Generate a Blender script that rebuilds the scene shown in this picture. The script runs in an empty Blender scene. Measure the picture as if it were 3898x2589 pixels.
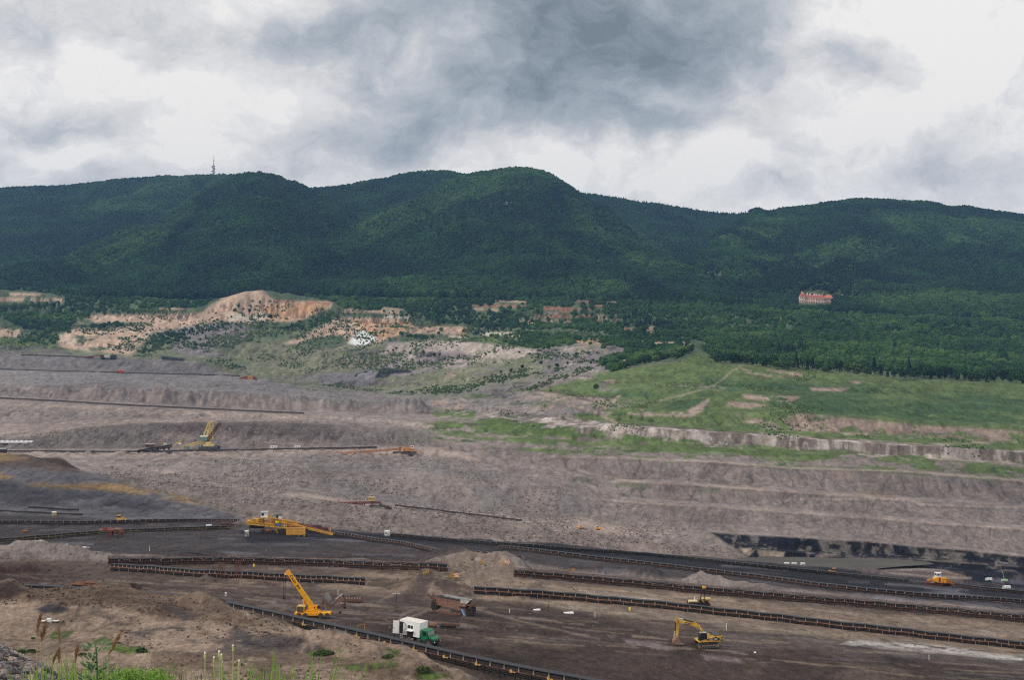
import bpy, bmesh, math, random
import numpy as np
from mathutils import Vector, Matrix, noise as mnoise
random.seed(7); np.random.seed(7)
S = bpy.context.scene
C = S.collection
# ------------------------------------------------------------------ camera
F = 1422.2          # focal length in pixels of the 1024 px wide frame (50 mm lens)
HV = 315.0          # row of the true horizon; the lens axis is level
cam_d = bpy.data.cameras.new("camera"); cam = bpy.data.objects.new("camera", cam_d); C.objects.link(cam)
cam_d.sensor_width = 36.0; cam_d.lens = 36.0 * F / 1024
cam_d.shift_y = -(340.5 - HV) / 1024
cam_d.clip_start = 0.1; cam_d.clip_end = 60000
cam.rotation_euler = (math.radians(90), 0, 0)
S.camera = cam
# ------------------------------------------------------------------ light
SUN_EL, SUN_AZ = 36.0, -112.0     # azimuth from +Y, clockwise: behind the camera's left shoulder
S.view_settings.view_transform = 'Standard'; S.view_settings.look = 'None'
S.view_settings.exposure = 0.0; S.view_settings.gamma = 1.0
S.view_settings.use_curve_mapping = False
el, az = math.radians(SUN_EL), math.radians(SUN_AZ)
sd = Vector((math.sin(az) * math.cos(el), math.cos(az) * math.cos(el), math.sin(el)))
sl = bpy.data.lights.new("sun", 'SUN'); so = bpy.data.objects.new("sun", sl); C.objects.link(so)
sl.energy = 1.5; sl.angle = math.radians(10); sl.color = (1.0, 0.93, 0.84)
so.rotation_euler = (-sd).to_track_quat('-Z', 'Y').to_euler()

def lin(c):
    return tuple(((x / 255) / 12.92 if x / 255 < 0.04045 else ((x / 255 + 0.055) / 1.055) ** 2.4) for x in c)

W = bpy.data.worlds.new("World"); S.world = W; W.use_nodes = True
nt = W.node_tree; nt.nodes.clear(); N = nt.nodes; L = nt.links
def nd(t, **k):
    n = N.new(t)
    for a, b in k.items(): setattr(n, a, b)
    return n
def vmath(op, a=None, b=None, s=None):
    n = nd('ShaderNodeVectorMath', operation=op)
    for i, x in enumerate((a, b)):
        if x is None: continue
        if isinstance(x, (tuple, list)): n.inputs[i].default_value = x
        else: L.new(x, n.inputs[i])
    if s is not None: n.inputs['Scale'].default_value = s
    return n.outputs['Value'] if op in ('LENGTH', 'DISTANCE', 'DOT_PRODUCT') else n.outputs['Vector']
def fmath(op, a, b=None, c=None, clamp=False):
    n = nd('ShaderNodeMath', operation=op); n.use_clamp = clamp
    for i, x in enumerate((a, b, c)):
        if x is None: continue
        if isinstance(x, (int, float)): n.inputs[i].default_value = x
        else: L.new(x, n.inputs[i])
    return n.outputs[0]
tc = nd('ShaderNodeTexCoord'); gen = tc.outputs['Generated']
ZS = 1.35
p0 = vmath('MULTIPLY', gen, (1, 1, ZS))
def wnoise(scale, detail, rough, vec, off=(0, 0, 0)):
    n = nd('ShaderNodeTexNoise'); n.inputs['Scale'].default_value = scale
    n.inputs['Detail'].default_value = detail; n.inputs['Roughness'].default_value = rough
    L.new(vmath('ADD', vec, off), n.inputs['Vector']); return n
wn = wnoise(8.0, 5, 0.55, p0, (3.1, 1.7, 0.4))
warp = vmath('SCALE', vmath('SUBTRACT', wn.outputs['Color'], (0.5, 0.5, 0.5)), s=0.13)
p = vmath('ADD', p0, warp)
n1 = wnoise(6.5, 7, 0.64, p, (0.7, 2.2, 5.0)).outputs['Fac']
n2 = wnoise(17.0, 6, 0.62, p, (9.7, 1.2, 2.0)).outputs['Fac']
val = fmath('ADD', fmath('MULTIPLY', fmath('SUBTRACT', n1, 0.5), 1.2), 0.865)
val = fmath('ADD', val, fmath('MULTIPLY', fmath('SUBTRACT', n2, 0.5), 0.95))
# big cloud masses: (u, v, radius u, radius v, strength); + brighter, - darker
BL = [(575, -25, 300, 85, -0.60), (470, 70, 280, 100, -0.36), (690, 65, 240, 90, -0.36), (390, 140, 140, 42, -0.34), (560, 60, 330, 110, -0.10),
      (530, 95, 130, 40, -0.14), (690, 125, 55, 22, -0.20), (290, 40, 110, 40, -0.12), (70, 128, 90, 16, -0.20), (985, 95, 80, 45, -0.18),
      (100, 60, 150, 90, 0.16), (900, 60, 170, 110, 0.08), (130, 150, 170, 30, 0.10), (60, 30, 70, 30, -.14), (180, 110, 90, 18, -.16), (860, 60, 60, 30, -.14), (800, 150, 90, 16, -.14), (960, 160, 80, 18, -.16), (150, 60, 60, 20, -.10), (330, 20, 120, 40, -.10), (530, 148, 100, 26, 0.26), (640, 160, 120, 26, 0.16), (800, 130, 110, 60, 0.22), (930, 20, 120, 45, 0.20),
      (240, 85, 110, 45, 0.18), (60, 165, 120, 20, 0.22), (770, 195, 120, 14, -0.10), (320, 172, 90, 16, -0.08)]
for u, v, ru, rv, s in BL:
    d = Vector(((u - 512) / F, 1, (HV - v) / F)).normalized()
    c = (d.x, d.y, d.z * ZS)
    k = (F / ru, F / ru, F / rv / ZS)
    q = vmath('MULTIPLY', vmath('SUBTRACT', p, c), k)
    g = fmath('SUBTRACT', 1.0, vmath('LENGTH', q), clamp=True)
    g = fmath('SMOOTH_MIN', g, 0.8, 0.3) if False else fmath('MULTIPLY', fmath('POWER', g, 0.85), s * 1.25)
    val = fmath('ADD', val, g)
rp = nd('ShaderNodeValToRGB'); L.new(val, rp.inputs['Fac'])
e = rp.color_ramp.elements
e[0].position = 0.0; e[0].color = (*lin((120, 129, 136)), 1)
e[1].position = 1.0; e[1].color = (*lin((250, 246, 241)), 1)
for po, c in ((0.22, (150, 158, 165)), (0.42, (176, 182, 188)), (0.60, (199, 201, 204)), (0.76, (222, 220, 219)), (0.9, (236, 234, 232))):
    x = e.new(po); x.color = (*lin(c), 1)
sky = nd('ShaderNodeTexSky', sky_type='NISHITA'); sky.sun_disc = False
sky.sun_elevation = el; sky.sun_rotation = az
mx = nd('ShaderNodeMix', data_type='RGBA'); mx.inputs['Factor'].default_value = 0.98
sepz = nd('ShaderNodeSeparateXYZ'); L.new(gen, sepz.inputs[0])
zr = nd('ShaderNodeMapRange'); L.new(sepz.outputs['Z'], zr.inputs['Value'])       # cloud overhead, out of view, dimmed for more directional light
zr.inputs['From Min'].default_value = 0.24; zr.inputs['From Max'].default_value = 0.6; zr.inputs['To Min'].default_value = 10.2; zr.inputs['To Max'].default_value = 7.8
cln = nd('ShaderNodeVectorMath', operation='SCALE'); L.new(rp.outputs['Color'], cln.inputs[0]); L.new(zr.outputs[0], cln.inputs['Scale']); cl = cln.outputs['Vector']
L.new(sky.outputs['Color'], mx.inputs['A']); L.new(cl, mx.inputs['B'])
bg = nd('ShaderNodeBackground'); bg.inputs['Strength'].default_value = 0.1
L.new(mx.outputs['Result'], bg.inputs['Color'])
out = nd('ShaderNodeOutputWorld'); L.new(bg.outputs[0], out.inputs['Surface'])

# ------------------------------------------------------------------ helpers
def P(u, v, Y):
    return Vector(((u - 512) / F * Y, Y, (HV - v) / F * Y))
def tag(o, label=None, cat=None, group=None, kind=None):
    if label: o['label'] = label
    if cat: o['category'] = cat
    if group: o['group'] = group
    if kind: o['kind'] = kind
    return o
def _hash(ix, iy, seed):
    h = (ix * 374761393 + iy * 668265263 + seed * 2147483647) & 0xFFFFFFFF
    h = ((h ^ (h >> 13)) * 1274126177) & 0xFFFFFFFF
    return ((h ^ (h >> 16)) & 0xFFFF) / 65535.0
def vnoise(x, y, seed=0):
    ix = np.floor(x).astype(np.int64); iy = np.floor(y).astype(np.int64)
    fx = x - ix; fy = y - iy
    fx = fx * fx * (3 - 2 * fx); fy = fy * fy * (3 - 2 * fy)
    a = _hash(ix, iy, seed); b = _hash(ix + 1, iy, seed); c = _hash(ix, iy + 1, seed); d = _hash(ix + 1, iy + 1, seed)
    return (a * (1 - fx) + b * fx) * (1 - fy) + (c * (1 - fx) + d * fx) * fy
def fbm(x, y, oct=5, seed=0, rough=0.55):
    s = np.zeros_like(x); a = 1.0; t = 0
    for i in range(oct):
        s += a * (vnoise(x, y, seed + i * 17) - 0.5); t += a * 0.5
        x = x * 2.03 + 11.3; y = y * 1.97 + 7.1; a *= rough
    return s / t          # about -1 .. 1

# ------------------------------------------------------------------ materials
def mat(name, color, rough=0.7, metal=0.0, var=0.18, scale=3.0, dirt=None, dirt_amt=0.35, bump=0.0, spec=0.4):
    m = bpy.data.materials.new(name); m.use_nodes = True
    t = m.node_tree; b = t.nodes['Principled BSDF']
    b.inputs['Roughness'].default_value = rough; b.inputs['Metallic'].default_value = metal
    b.inputs['Specular IOR Level'].default_value = spec
    co = t.nodes.new('ShaderNodeTexCoord')
    n = t.nodes.new('ShaderNodeTexNoise'); n.inputs['Scale'].default_value = scale; n.inputs['Detail'].default_value = 6
    t.links.new(co.outputs['Object'], n.inputs['Vector'])
    r = t.nodes.new('ShaderNodeValToRGB')
    c0 = tuple(max(0, x * (1 - var)) for x in color); c1 = tuple(min(1, x * (1 + var)) for x in color)
    r.color_ramp.elements[0].position = 0.3; r.color_ramp.elements[0].color = (*c0, 1)
    r.color_ramp.elements[1].position = 0.7; r.color_ramp.elements[1].color = (*c1, 1)
    t.links.new(n.outputs['Fac'], r.inputs['Fac'])
    last = r.outputs['Color']
    if dirt is not None:
        n2 = t.nodes.new('ShaderNodeTexNoise'); n2.inputs['Scale'].default_value = scale * 0.6; n2.inputs['Detail'].default_value = 8
        n2.inputs['Roughness'].default_value = 0.7
        t.links.new(co.outputs['Object'], n2.inputs['Vector'])
        mr = t.nodes.new('ShaderNodeMapRange'); mr.inputs['From Min'].default_value = 0.62 - dirt_amt * 0.35
        mr.inputs['From Max'].default_value = 0.78 - dirt_amt * 0.2
        t.links.new(n2.outputs['Fac'], mr.inputs['Value'])
        x = t.nodes.new('ShaderNodeMix'); x.data_type = 'RGBA'
        t.links.new(mr.outputs[0], x.inputs['Factor']); t.links.new(last, x.inputs['A']); x.inputs['B'].default_value = (*dirt, 1)
        last = x.outputs['Result']
    t.links.new(last, b.inputs['Base Color'])
    if bump:
        bp = t.nodes.new('ShaderNodeBump'); bp.inputs['Strength'].default_value = bump; bp.inputs['Distance'].default_value = 0.05
        t.links.new(n.outputs['Fac'], bp.inputs['Height']); t.links.new(bp.outputs[0], b.inputs['Normal'])
    return m
# ------------------------------------------------------------------ terrain: break lines, near to far.
# Each line: list of (u, v, Y): column, row where the line is seen, distance in metres. Rows become heights.
LINES = []
def line(pts, n=0, fb=0.3, fs=20.0, gul=0.0, name=''):
    """n rows from the previous line (0 = auto), fb fractal amplitude m, fs feature size m, gul gully amplitude m"""
    LINES.append(dict(pts=pts, n=n, fb=fb, fs=fs, gul=gul, name=name))
def zl(pts, **k):   # given as (u, Y, Z)
    line([(u, HV - Z / Y * F, Y) for u, Y, Z in pts], **k)
zl([(-260, 2.0, -1.75), (1280, 2.0, -1.75)], fb=0.03, fs=0.6)
zl([(-260, 4.6, -1.80), (1280, 4.6, -1.85)], n=14, fb=0.06, fs=0.6)
zl([(-260, 7.2, -1.72), (-60, 7.2, -1.76), (0, 7.2, -1.82), (20, 7.2, -1.87), (45, 7.2, -1.95), (80, 7.2, -2.2), (1280, 7.2, -2.4)], n=16, fb=0.04, fs=0.5)
zl([(-260, 10, -3.2), (1280, 10, -3.6)], n=14, fb=0.10, fs=0.8)
zl([(-260, 20, -10), (1280, 20, -11.5)], n=10, fb=0.3, fs=3)
zl([(-260, 60, -30), (1280, 60, -32)], n=8, fb=0.5, fs=8)
zl([(-260, 125, -40), (600, 125, -42), (1280, 130, -46)], n=8, fb=0.5, fs=8)
line([(-260, 690, 165), (0, 688, 166), (237, 690, 166), (467, 712, 160), (520, 740, 150), (600, 790, 150), (1280, 850, 150)], n=10, fb=0.25, fs=6, name='f0')
line([(-260, 655, 184), (0, 655, 185), (200, 658, 184), (300, 668, 182), (407, 682, 176), (467, 700, 168), (520, 735, 160), (600, 782, 160), (1280, 835, 160)], n=40, fb=0.25, fs=6, name='f1')
line([(-260, 622, 207), (0, 622, 207), (120, 624, 206), (200, 632, 203), (300, 650, 196), (407, 665, 187), (467, 690, 175), (520, 730, 166), (600, 778, 166), (1280, 825, 166)], n=46, fb=0.22, fs=9, name='f2')
line([(-260, 600, 222), (0, 603, 220), (90, 600, 222), (160, 606, 218), (216, 616, 212), (300, 640, 202), (407, 655, 193), (467, 682, 179), (520, 725, 170), (600, 775, 172), (1280, 820, 172)], n=30, fb=0.7, fs=5, name='f3')
line([(-260, 580, 240), (0, 583, 238), (20, 587, 238), (60, 590, 237), (80, 589, 236), (98, 585.5, 235), (133, 588, 234), (150, 593, 232), (202, 595, 232), (216, 600, 230), (237, 611, 224), (300, 629, 213), (334, 635.5, 209), (363, 638.5, 206), (407, 646, 203),
      (430, 658, 196), (467, 676, 186), (500, 694, 180), (520, 722, 176), (600, 772, 180), (1280, 815, 180)], n=30, fb=0.8, fs=5, name='hilltop')
zl([(-260, 275, -62), (0, 272, -61.5), (237, 255, -61), (407, 226, -60.5), (467, 205, -60.5), (520, 205, -61.5), (600, 205, -63), (1280, 215, -68)], n=14, fb=0.3, fs=4)
zl([(-260, 310, -62), (0, 312, -62), (300, 288, -61), (440, 262, -61), (600, 242, -62.5), (800, 262, -67.5), (1024, 275, -71), (1280, 290, -76)], n=60, fb=0.22, fs=9, name='A0')
line([(-260, 594, 340), (0, 594, 332), (187, 600, 315), (300, 610, 300), (440, 620, 290), (600, 634, 285), (700, 642, 285), (800, 650, 288), (1024, 668, 295), (1280, 690, 300)], n=60, fb=0.22, fs=10, name='A')
line([(-260, 560, 395), (0, 566, 385), (187, 576, 362), (336, 584, 355), (472, 593, 350), (600, 603, 350), (735, 617, 345), (880, 634, 342), (1024, 650, 340), (1280, 680, 335)], n=42, fb=0.28, fs=10, name='B')
line([(-260, 545, 420), (0, 558, 410), (109, 562, 400), (251, 565.5, 395), (437, 572.5, 395), (515, 577, 400), (735, 597, 398), (1024, 622.5, 390), (1280, 645, 385)], n=28, fb=0.3, fs=10, name='C')
line([(-260, 538, 480), (0, 548, 470), (250, 553, 450), (400, 556, 450), (515, 562, 452), (735, 582, 450), (1024, 610, 440), (1280, 632, 430)], n=20, fb=0.8, fs=9, name='D')
line([(-260, 525, 550), (0, 532, 540), (242, 531, 560), (300, 537, 545), (400, 545, 525), (515, 553, 515), (735, 571, 530), (1024, 599, 515), (1280, 622, 500)], n=26, fb=0.35, fs=18, name='E')
line([(-260, 508, 640), (0, 514, 620), (150, 520, 610), (242, 524, 600), (270, 525, 605), (300, 527, 610), (340, 530, 620), (386, 534, 630), (455, 541, 640), (507, 542, 660), (553, 543.5, 680), (646, 554, 715), (700, 557, 740), (748, 560.5, 780),
      (802, 566, 820), (856, 573.5, 820), (922, 580, 800), (975, 586, 780), (1024, 593, 750), (1280, 605, 740)], n=22, fb=0.5, fs=18, name='F')
line([(-260, 440, 900), (-60, 450, 870), (0, 453, 860), (27, 454.5, 850), (40, 458, 840), (62, 458, 835), (78, 469, 810), (115, 482, 770), (133, 486, 750), (196, 503, 690), (242, 514.6, 655), (262, 522, 640), (270, 527, 625), (300, 529, 625), (340, 532, 635), (386, 536, 645),
      (455, 543, 655), (507, 544, 675), (553, 545.5, 695), (646, 556, 730), (700, 559, 755), (748, 562.5, 795), (802, 566.5, 838), (856, 571.5, 850), (922, 575, 830), (975, 581, 810), (1024, 588, 780), (1280, 595, 770)], n=64, fb=1.0, fs=26, gul=0.8, name='G')
# foot of the hidden drop behind the shelf / water's near edge
line([(-260, 475, 980), (0, 476, 960), (78, 482, 930), (133, 495, 900), (196, 508, 880), (242, 520, 860), (262, 527, 850), (300, 531, 850), (340, 533, 850), (386, 537, 855), (455, 544, 860), (507, 545, 870), (553, 546.5, 875), (646, 557, 880), (700, 560, 885), (748, 562.5, 890),
      (802, 566, 870), (856, 569.5, 862), (922, 572, 855), (975, 577, 845), (1024, 583, 825), (1280, 590, 820)], n=10, fb=0.3, fs=14, name='H')
line([(-260, 470, 985), (0, 472, 965), (133, 491, 905), (242, 518, 866), (262, 525, 856), (300, 528, 858), (340, 530.5, 860), (455, 541.5, 868), (553, 544.5, 882), (646, 554, 886), (700, 558, 888), (748, 561, 892),
      (756, 558.5, 901), (825, 562, 895), (861, 564, 890), (922, 566, 887), (962, 569.7, 882), (1024, 575, 868), (1280, 584, 860)], n=8, fb=0.3, fs=14, name='I')
# lower coal bench (right) / first dump slope lower part
line([(-260, 465, 1000), (0, 468, 975), (133, 485, 915), (196, 496, 900), (242, 506, 890), (300, 515, 888), (340, 520, 890), (455, 533, 900), (553, 537, 905), (646, 547, 910), (700, 552, 905), (735, 555.5, 898), (748, 559.5, 895),
      (756, 550, 906), (816, 556.5, 899), (861, 558, 896), (922, 561.5, 892), (962, 564.5, 888), (1024, 568.6, 876), (1280, 578, 868)], n=26, fb=0.8, fs=12, gul=0.8, name='I2')
line([(-260, 462, 1010), (0, 465, 985), (133, 478, 930), (196, 485, 925), (236, 489, 925), (290, 498, 925), (340, 504, 930), (420, 513, 940), (499, 521, 950), (580, 528.5, 950), (646, 537.5, 945), (700, 545, 925), (729, 551, 905), (744, 557, 900),
      (752, 548, 915), (816, 555, 908), (861, 557, 904), (922, 560, 900), (962, 563, 896), (1024, 567, 885), (1280, 576, 878)], n=26, fb=0.9, fs=14, gul=0.8, name='J')
# bench back / coal wall top
line([(-260, 459, 1030), (0, 461, 1010), (133, 472, 990), (196, 480, 985), (236, 484, 985), (290, 492, 985), (340, 498, 990), (420, 507, 1000), (499, 516, 1000), (580, 522, 1000), (646, 531, 985), (690, 536, 955), (712, 535.5, 945),
      (753, 536.4, 930), (816, 540.4, 925), (882, 544.6, 920), (922, 548.6, 917), (975, 553, 912), (1024, 558.4, 902), (1280, 568, 895)], n=26, fb=0.5, fs=20, gul=0.5, name='K')
line([(-260, 454, 1080), (0, 457, 1080), (133, 464, 1055), (236, 470.5, 1060), (300, 472, 1080), (340, 474, 1090), (420, 479, 1095), (499, 485, 1095), (556, 488.5, 1090), (588, 492, 1085), (611, 509, 1040), (650, 522, 1010), (700, 523, 985), (753, 527, 965), (882, 533, 955), (922, 536, 950), (1024, 544, 935), (1280, 555, 930)], n=34, fb=1.6, fs=26, gul=.7, name='K2')
# M1: stacker bench front edge / T1
line([(-260, 452, 1150), (0, 457, 1150), (100, 457.5, 1155), (236, 458.5, 1160), (386, 459.5, 1175), (455, 461.5, 1170), (475, 465, 1160), (490, 470, 1150), (520, 476, 1145), (556, 483, 1135), (588, 487, 1125), (611, 497, 1080), (650, 504, 1045), (709, 507, 1010), (829, 516, 990), (936, 524.4, 975), (1024, 530.4, 965), (1280, 545, 960)], n=40, fb=1.5, fs=30, gul=.9, name='M1')
line([(-260, 446, 1225), (0, 450, 1230), (236, 449.5, 1240), (386, 447, 1250), (432, 447.5, 1250), (460, 452, 1235), (480, 457, 1225), (521, 463, 1220), (560, 471, 1180), (611, 482, 1130), (650, 483, 1090), (709, 487, 1060), (802, 493.5, 1050), (909, 501, 1045), (1024, 508.5, 1040), (1280, 522, 1040)], n=34, fb=0.8, fs=40, gul=1.5, name='M2')
line([(-260, 434, 1280), (0, 438, 1280), (58, 437, 1285), (75, 429, 1300), (138, 423.5, 1330), (262, 423, 1335), (352, 426.3, 1320), (409, 429.5, 1310), (425, 433, 1295), (440, 441, 1275), (470, 446, 1265), (521, 450, 1255), (560, 455, 1220), (611, 458.5, 1180), (709, 463, 1130), (789, 469, 1120), (909, 473, 1115), (1024, 482, 1110), (1280, 496, 1110)], n=36, fb=1.3, fs=24, gul=1.6, name='M3')
line([(-260, 420, 1420), (0, 425, 1420), (75, 422, 1425), (138, 420, 1430), (262, 418.5, 1480), (352, 422, 1450), (433, 430, 1400), (521, 440, 1320), (611, 447, 1245), (709, 450, 1195), (842, 456, 1185), (1024, 467, 1175), (1280, 480, 1170)], n=30, fb=1.5, fs=35, gul=1.0, name='M4')
line([(-260, 399, 1590), (0, 402, 1600), (115, 408, 1570), (262, 414.5, 1570), (352, 417.5, 1560), (433, 422.5, 1500), (490, 425, 1430), (521, 431, 1380), (611, 427, 1290), (709, 433, 1235), (842, 442, 1215), (1024, 453, 1205), (1280, 466, 1200)], n=34, fb=2.0, fs=32, gul=1.8, name='M5')
line([(-260, 394, 1660), (0, 397, 1670), (138, 404, 1640), (262, 411, 1640), (352, 413, 1660), (433, 415, 1620), (490, 413.5, 1480), (521, 421, 1450), (611, 422, 1340), (709, 426.5, 1280), (842, 434, 1265), (1024, 445.5, 1250), (1280, 458, 1250)], n=16, fb=0.8, fs=32, name='M6')
line([(-260, 382, 1740), (0, 385, 1750), (138, 388, 1755), (262, 394, 1755), (352, 402, 1745), (433, 405, 1720), (490, 404, 1600), (521, 411, 1560), (570, 396, 1480), (611, 408, 1430), (709, 411, 1345), (800, 414, 1310), (909, 421.5, 1305), (1024, 427.5, 1300), (1280, 438, 1300)], n=30, fb=1.6, fs=26, gul=2.2, name='M7')
line([(-260, 366, 2230), (0, 370, 2250), (100, 372, 2250), (173, 375, 2240), (230, 377.5, 2230), (250, 380, 2200), (300, 390, 2100), (352, 397, 2000), (433, 397, 1850), (521, 400, 1700), (560, 385, 1620), (611, 390, 1530), (709, 391, 1460), (869, 399, 1440), (1024, 407, 1430), (1280, 418, 1430)], n=34, fb=3.0, fs=70, gul=1.5, name='M8')
line([(-260, 349, 2340), (0, 353.5, 2350), (60, 356, 2350), (122, 359, 2345), (200, 363.5, 2330), (212, 367, 2325), (226, 373.5, 2310), (242, 378, 2290), (300, 387, 2200), (352, 392, 2100), (433, 389, 2000), (521, 386, 1850), (545, 378, 1800), (580, 373, 1760), (618, 369, 1750), (650, 365, 1750), (684, 361, 1750), (697, 356, 1760), (715, 363, 1700), (802, 371, 1660), (909, 379.5, 1620), (1024, 384.5, 1600), (1280, 392, 1600)], n=34, fb=1.4, fs=60, gul=1.5, name='M9')
line([(-260, 343, 2500), (0, 347, 2500), (122, 353, 2520), (200, 358, 2520), (242, 363, 2480), (300, 372, 2420), (352, 375, 2330), (433, 370, 2250), (521, 366, 2080), (600, 362, 1950), (697, 352, 1880), (802, 367, 1780), (1024, 379, 1750), (1280, 386, 1750)], n=24, fb=5, fs=110, gul=2, name='N1')
line([(-260, 328, 2660), (0, 332, 2660), (200, 337, 2740), (300, 342, 2700), (433, 342, 2600), (521, 345, 2400), (600, 345, 2250), (695, 341, 2180), (802, 352, 2030), (1024, 366, 2010), (1280, 372, 2000)], n=44, fb=8, fs=140, gul=3, name='N2')
line([(-260, 312, 2850), (0, 316, 2850), (180, 322, 2880), (205, 316, 2890), (218, 312, 2895), (262, 319, 2880), (322, 319, 2850), (345, 323, 2830), (420, 327, 2800), (521, 326, 2700), (600, 328, 2580), (695, 331, 2480), (802, 336, 2380), (1024, 347, 2360), (1280, 352, 2350)], n=40, fb=7, fs=130, gul=3, name='N3')
line([(-260, 294, 3020), (0, 294, 3020), (60, 297, 3020), (180, 311, 2990), (205, 309, 2960), (218, 301, 2950), (232, 296, 2950), (245, 292.5, 2955), (262, 293, 2955), (280, 302, 2940), (330, 303, 2930), (345, 308, 2920), (400, 310, 2920), (470, 308, 2920), (600, 306, 2900), (700, 312, 2850), (800, 318, 2780), (1024, 330, 2720), (1280, 336, 2700)], n=44, fb=6, fs=60, gul=9, name='N4')
line([(-260, 288, 3150), (0, 288, 3150), (205, 299, 3120), (262, 290, 3130), (330, 296, 3120), (600, 298, 3080), (800, 312, 2950), (1024, 322, 2900), (1280, 328, 2900)], n=12, fb=5, fs=60, name='N5')

# flat berms on top of the terrace faces: (line name, width m, from column)
BERMS = [('I2', 12, 745), ('K', 10, 700), ('M1', 16, 590), ('M2', 16, 590), ('M3', 16, 560), ('M4', 24, 470), ('M5', 14, 500), ('M7', 14, 600), ('M8', 14, 600)]
_new = []
for ln in LINES:
    _new.append(ln)
    for nm, bw, uf in BERMS:
        if ln['name'] == nm: _new.append(dict(berm=bw, uf=uf, n=4, fb=.25, fs=12, gul=0, name=nm + '_berm', pts=ln['pts']))
LINES = _new
U0, U1, DU = -250.0, 1270.0, 1.25
ucol = np.arange(U0, U1 + 0.1, DU); NU = len(ucol)
def smooth(a, s):
    k = np.exp(-0.5 * (np.arange(-int(3 * s), int(3 * s) + 1) / s) ** 2); k /= k.sum()
    pad = len(k) // 2
    return np.convolve(np.pad(a, pad, mode='edge'), k, 'valid')
rowsY, rowsV, segfb, segfs, seggu, segid = [], [], [], [], [], []
pY = pV = None
for i, ln in enumerate(LINES):
    a = np.array(ln['pts'], float)
    Yl = smooth(np.interp(ucol, a[:, 0], a[:, 2]), 6); Vl = smooth(np.interp(ucol, a[:, 0], a[:, 1]), 1.6)
    if 'berm' not in ln and i > 8: Vl = Vl + 0.5 * (vnoise(ucol / 9.0, ucol * 0 + i, 4) - .5) + 0.9 * (vnoise(ucol / 31.0, ucol * 0 + i, 8) - .5) * (Yl > 600) + 2.6 * (vnoise(ucol / 6.0, ucol * 0 + i, 5) - .5) * (Yl > 2900) * (Yl < 3010)
    if 'berm' in ln:
        wb = np.clip((ucol - ln['uf']) / 60, 0, 1); Yl = pY + 2.5 + wb * ln['berm']; Vl = HV - F * (pZ + .15) / Yl
    ln['Yc'], ln['Vc'] = Yl, Vl
    if pY is not None: Yl = np.maximum(Yl, pY + (2.5 if Yl[0] > 100 else 0.5)); ln['Yc'] = Yl
    Zl = (HV - Vl) / F * Yl
    if i == 0:
        rowsY.append(Yl); rowsV.append(Zl); segfb.append(ln['fb']); segfs.append(ln['fs']); seggu.append(0); segid.append(0)
    else:
        n = ln['n']
        for k in range(1, n + 1):
            t = k / n
            rowsY.append(pY + (Yl - pY) * t); rowsV.append(pZ + (Zl - pZ) * t)
            w = 4 * t * (1 - t)
            pf = LINES[i - 1]['fb'] if i > 1 else ln['fb']
            segfb.append(ln['fb'] * min(1, t * 3) + pf * max(0, 1 - t * 3)); segfs.append(ln['fs']); seggu.append(ln['gul'] * w); segid.append(i)
    pY, pZ = Yl, Zl
TY = np.array(rowsY); TZ = np.array(rowsV); NR = TY.shape[0]
TX = (ucol[None, :] - 512) / F * TY
TU = np.broadcast_to(ucol[None, :], TY.shape)
sid = np.array(segid)[:, None] * np.ones((1, NU), int)
# rounded bench edges, then fractal relief and gullies
def blur_rows(Z, it):
    for _ in range(it):
        Z[1:-1] = 0.25 * Z[:-2] + 0.5 * Z[1:-1] + 0.25 * Z[2:]
    return Z
fbv = np.array(segfb)[:, None]; fsv = np.array(segfs)[:, None]; guv = np.array(seggu)[:, None]
rel = np.zeros_like(TZ)
for fs in sorted(set(segfs)):
    r = np.where(np.array(segfs) == fs)[0]
    if len(r) == 0: continue
    rel[r] = fbm(TX[r] / fs, TY[r] / (fs * 1.3), 6, seed=3, rough=0.52)
for _ in range(2): rel[1:-1] = 0.25 * rel[:-2] + 0.5 * rel[1:-1] + 0.25 * rel[2:]
gn = 1 - np.abs(fbm(TX / 16.0 + 0.9 * fbm(TX / 60, TY / 60, 3, seed=5), TY / 60.0, 4, seed=9)) * 2.2
gn2 = 1 - np.abs(fbm(TX / 7.0 + .8 * fbm(TX / 40, TY / 40, 2, seed=15), TY / 45.0, 3, seed=19)) * 2.2
slope0 = np.zeros_like(TZ); slope0[1:] = (TZ[1:] - TZ[:-1]) / np.maximum(TY[1:] - TY[:-1], .1)
fbv = np.where(TY > 850, fbv * np.where(TY > 2400, 1.5, .6), fbv * 1.35)
TZ = TZ + fbv * rel - guv * (np.clip(gn - 0.2, 0, 1) * 2.4 + np.clip(gn2 - .2, 0, 1) * 1.0)
# local heaps and ramps: (u, v-row on ground, Y, radius x, radius y, height)
HEAPS = []
def heap(u, Y, rx, ry, h, p=1.0): HEAPS.append((u, Y, rx, ry, h, p))
# access ramp that carries the mine road over the belts
heap(437, 397, 11, 11, 3.4); heap(449, 372, 12, 10, 2.2); heap(432, 352, 11, 13, 3.3); heap(480, 425, 16, 14, 5.0); heap(455, 440, 14, 12, 4.2); heap(462, 395, 14, 14, 1.6); heap(510, 420, 8, 10, 3.0)
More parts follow.
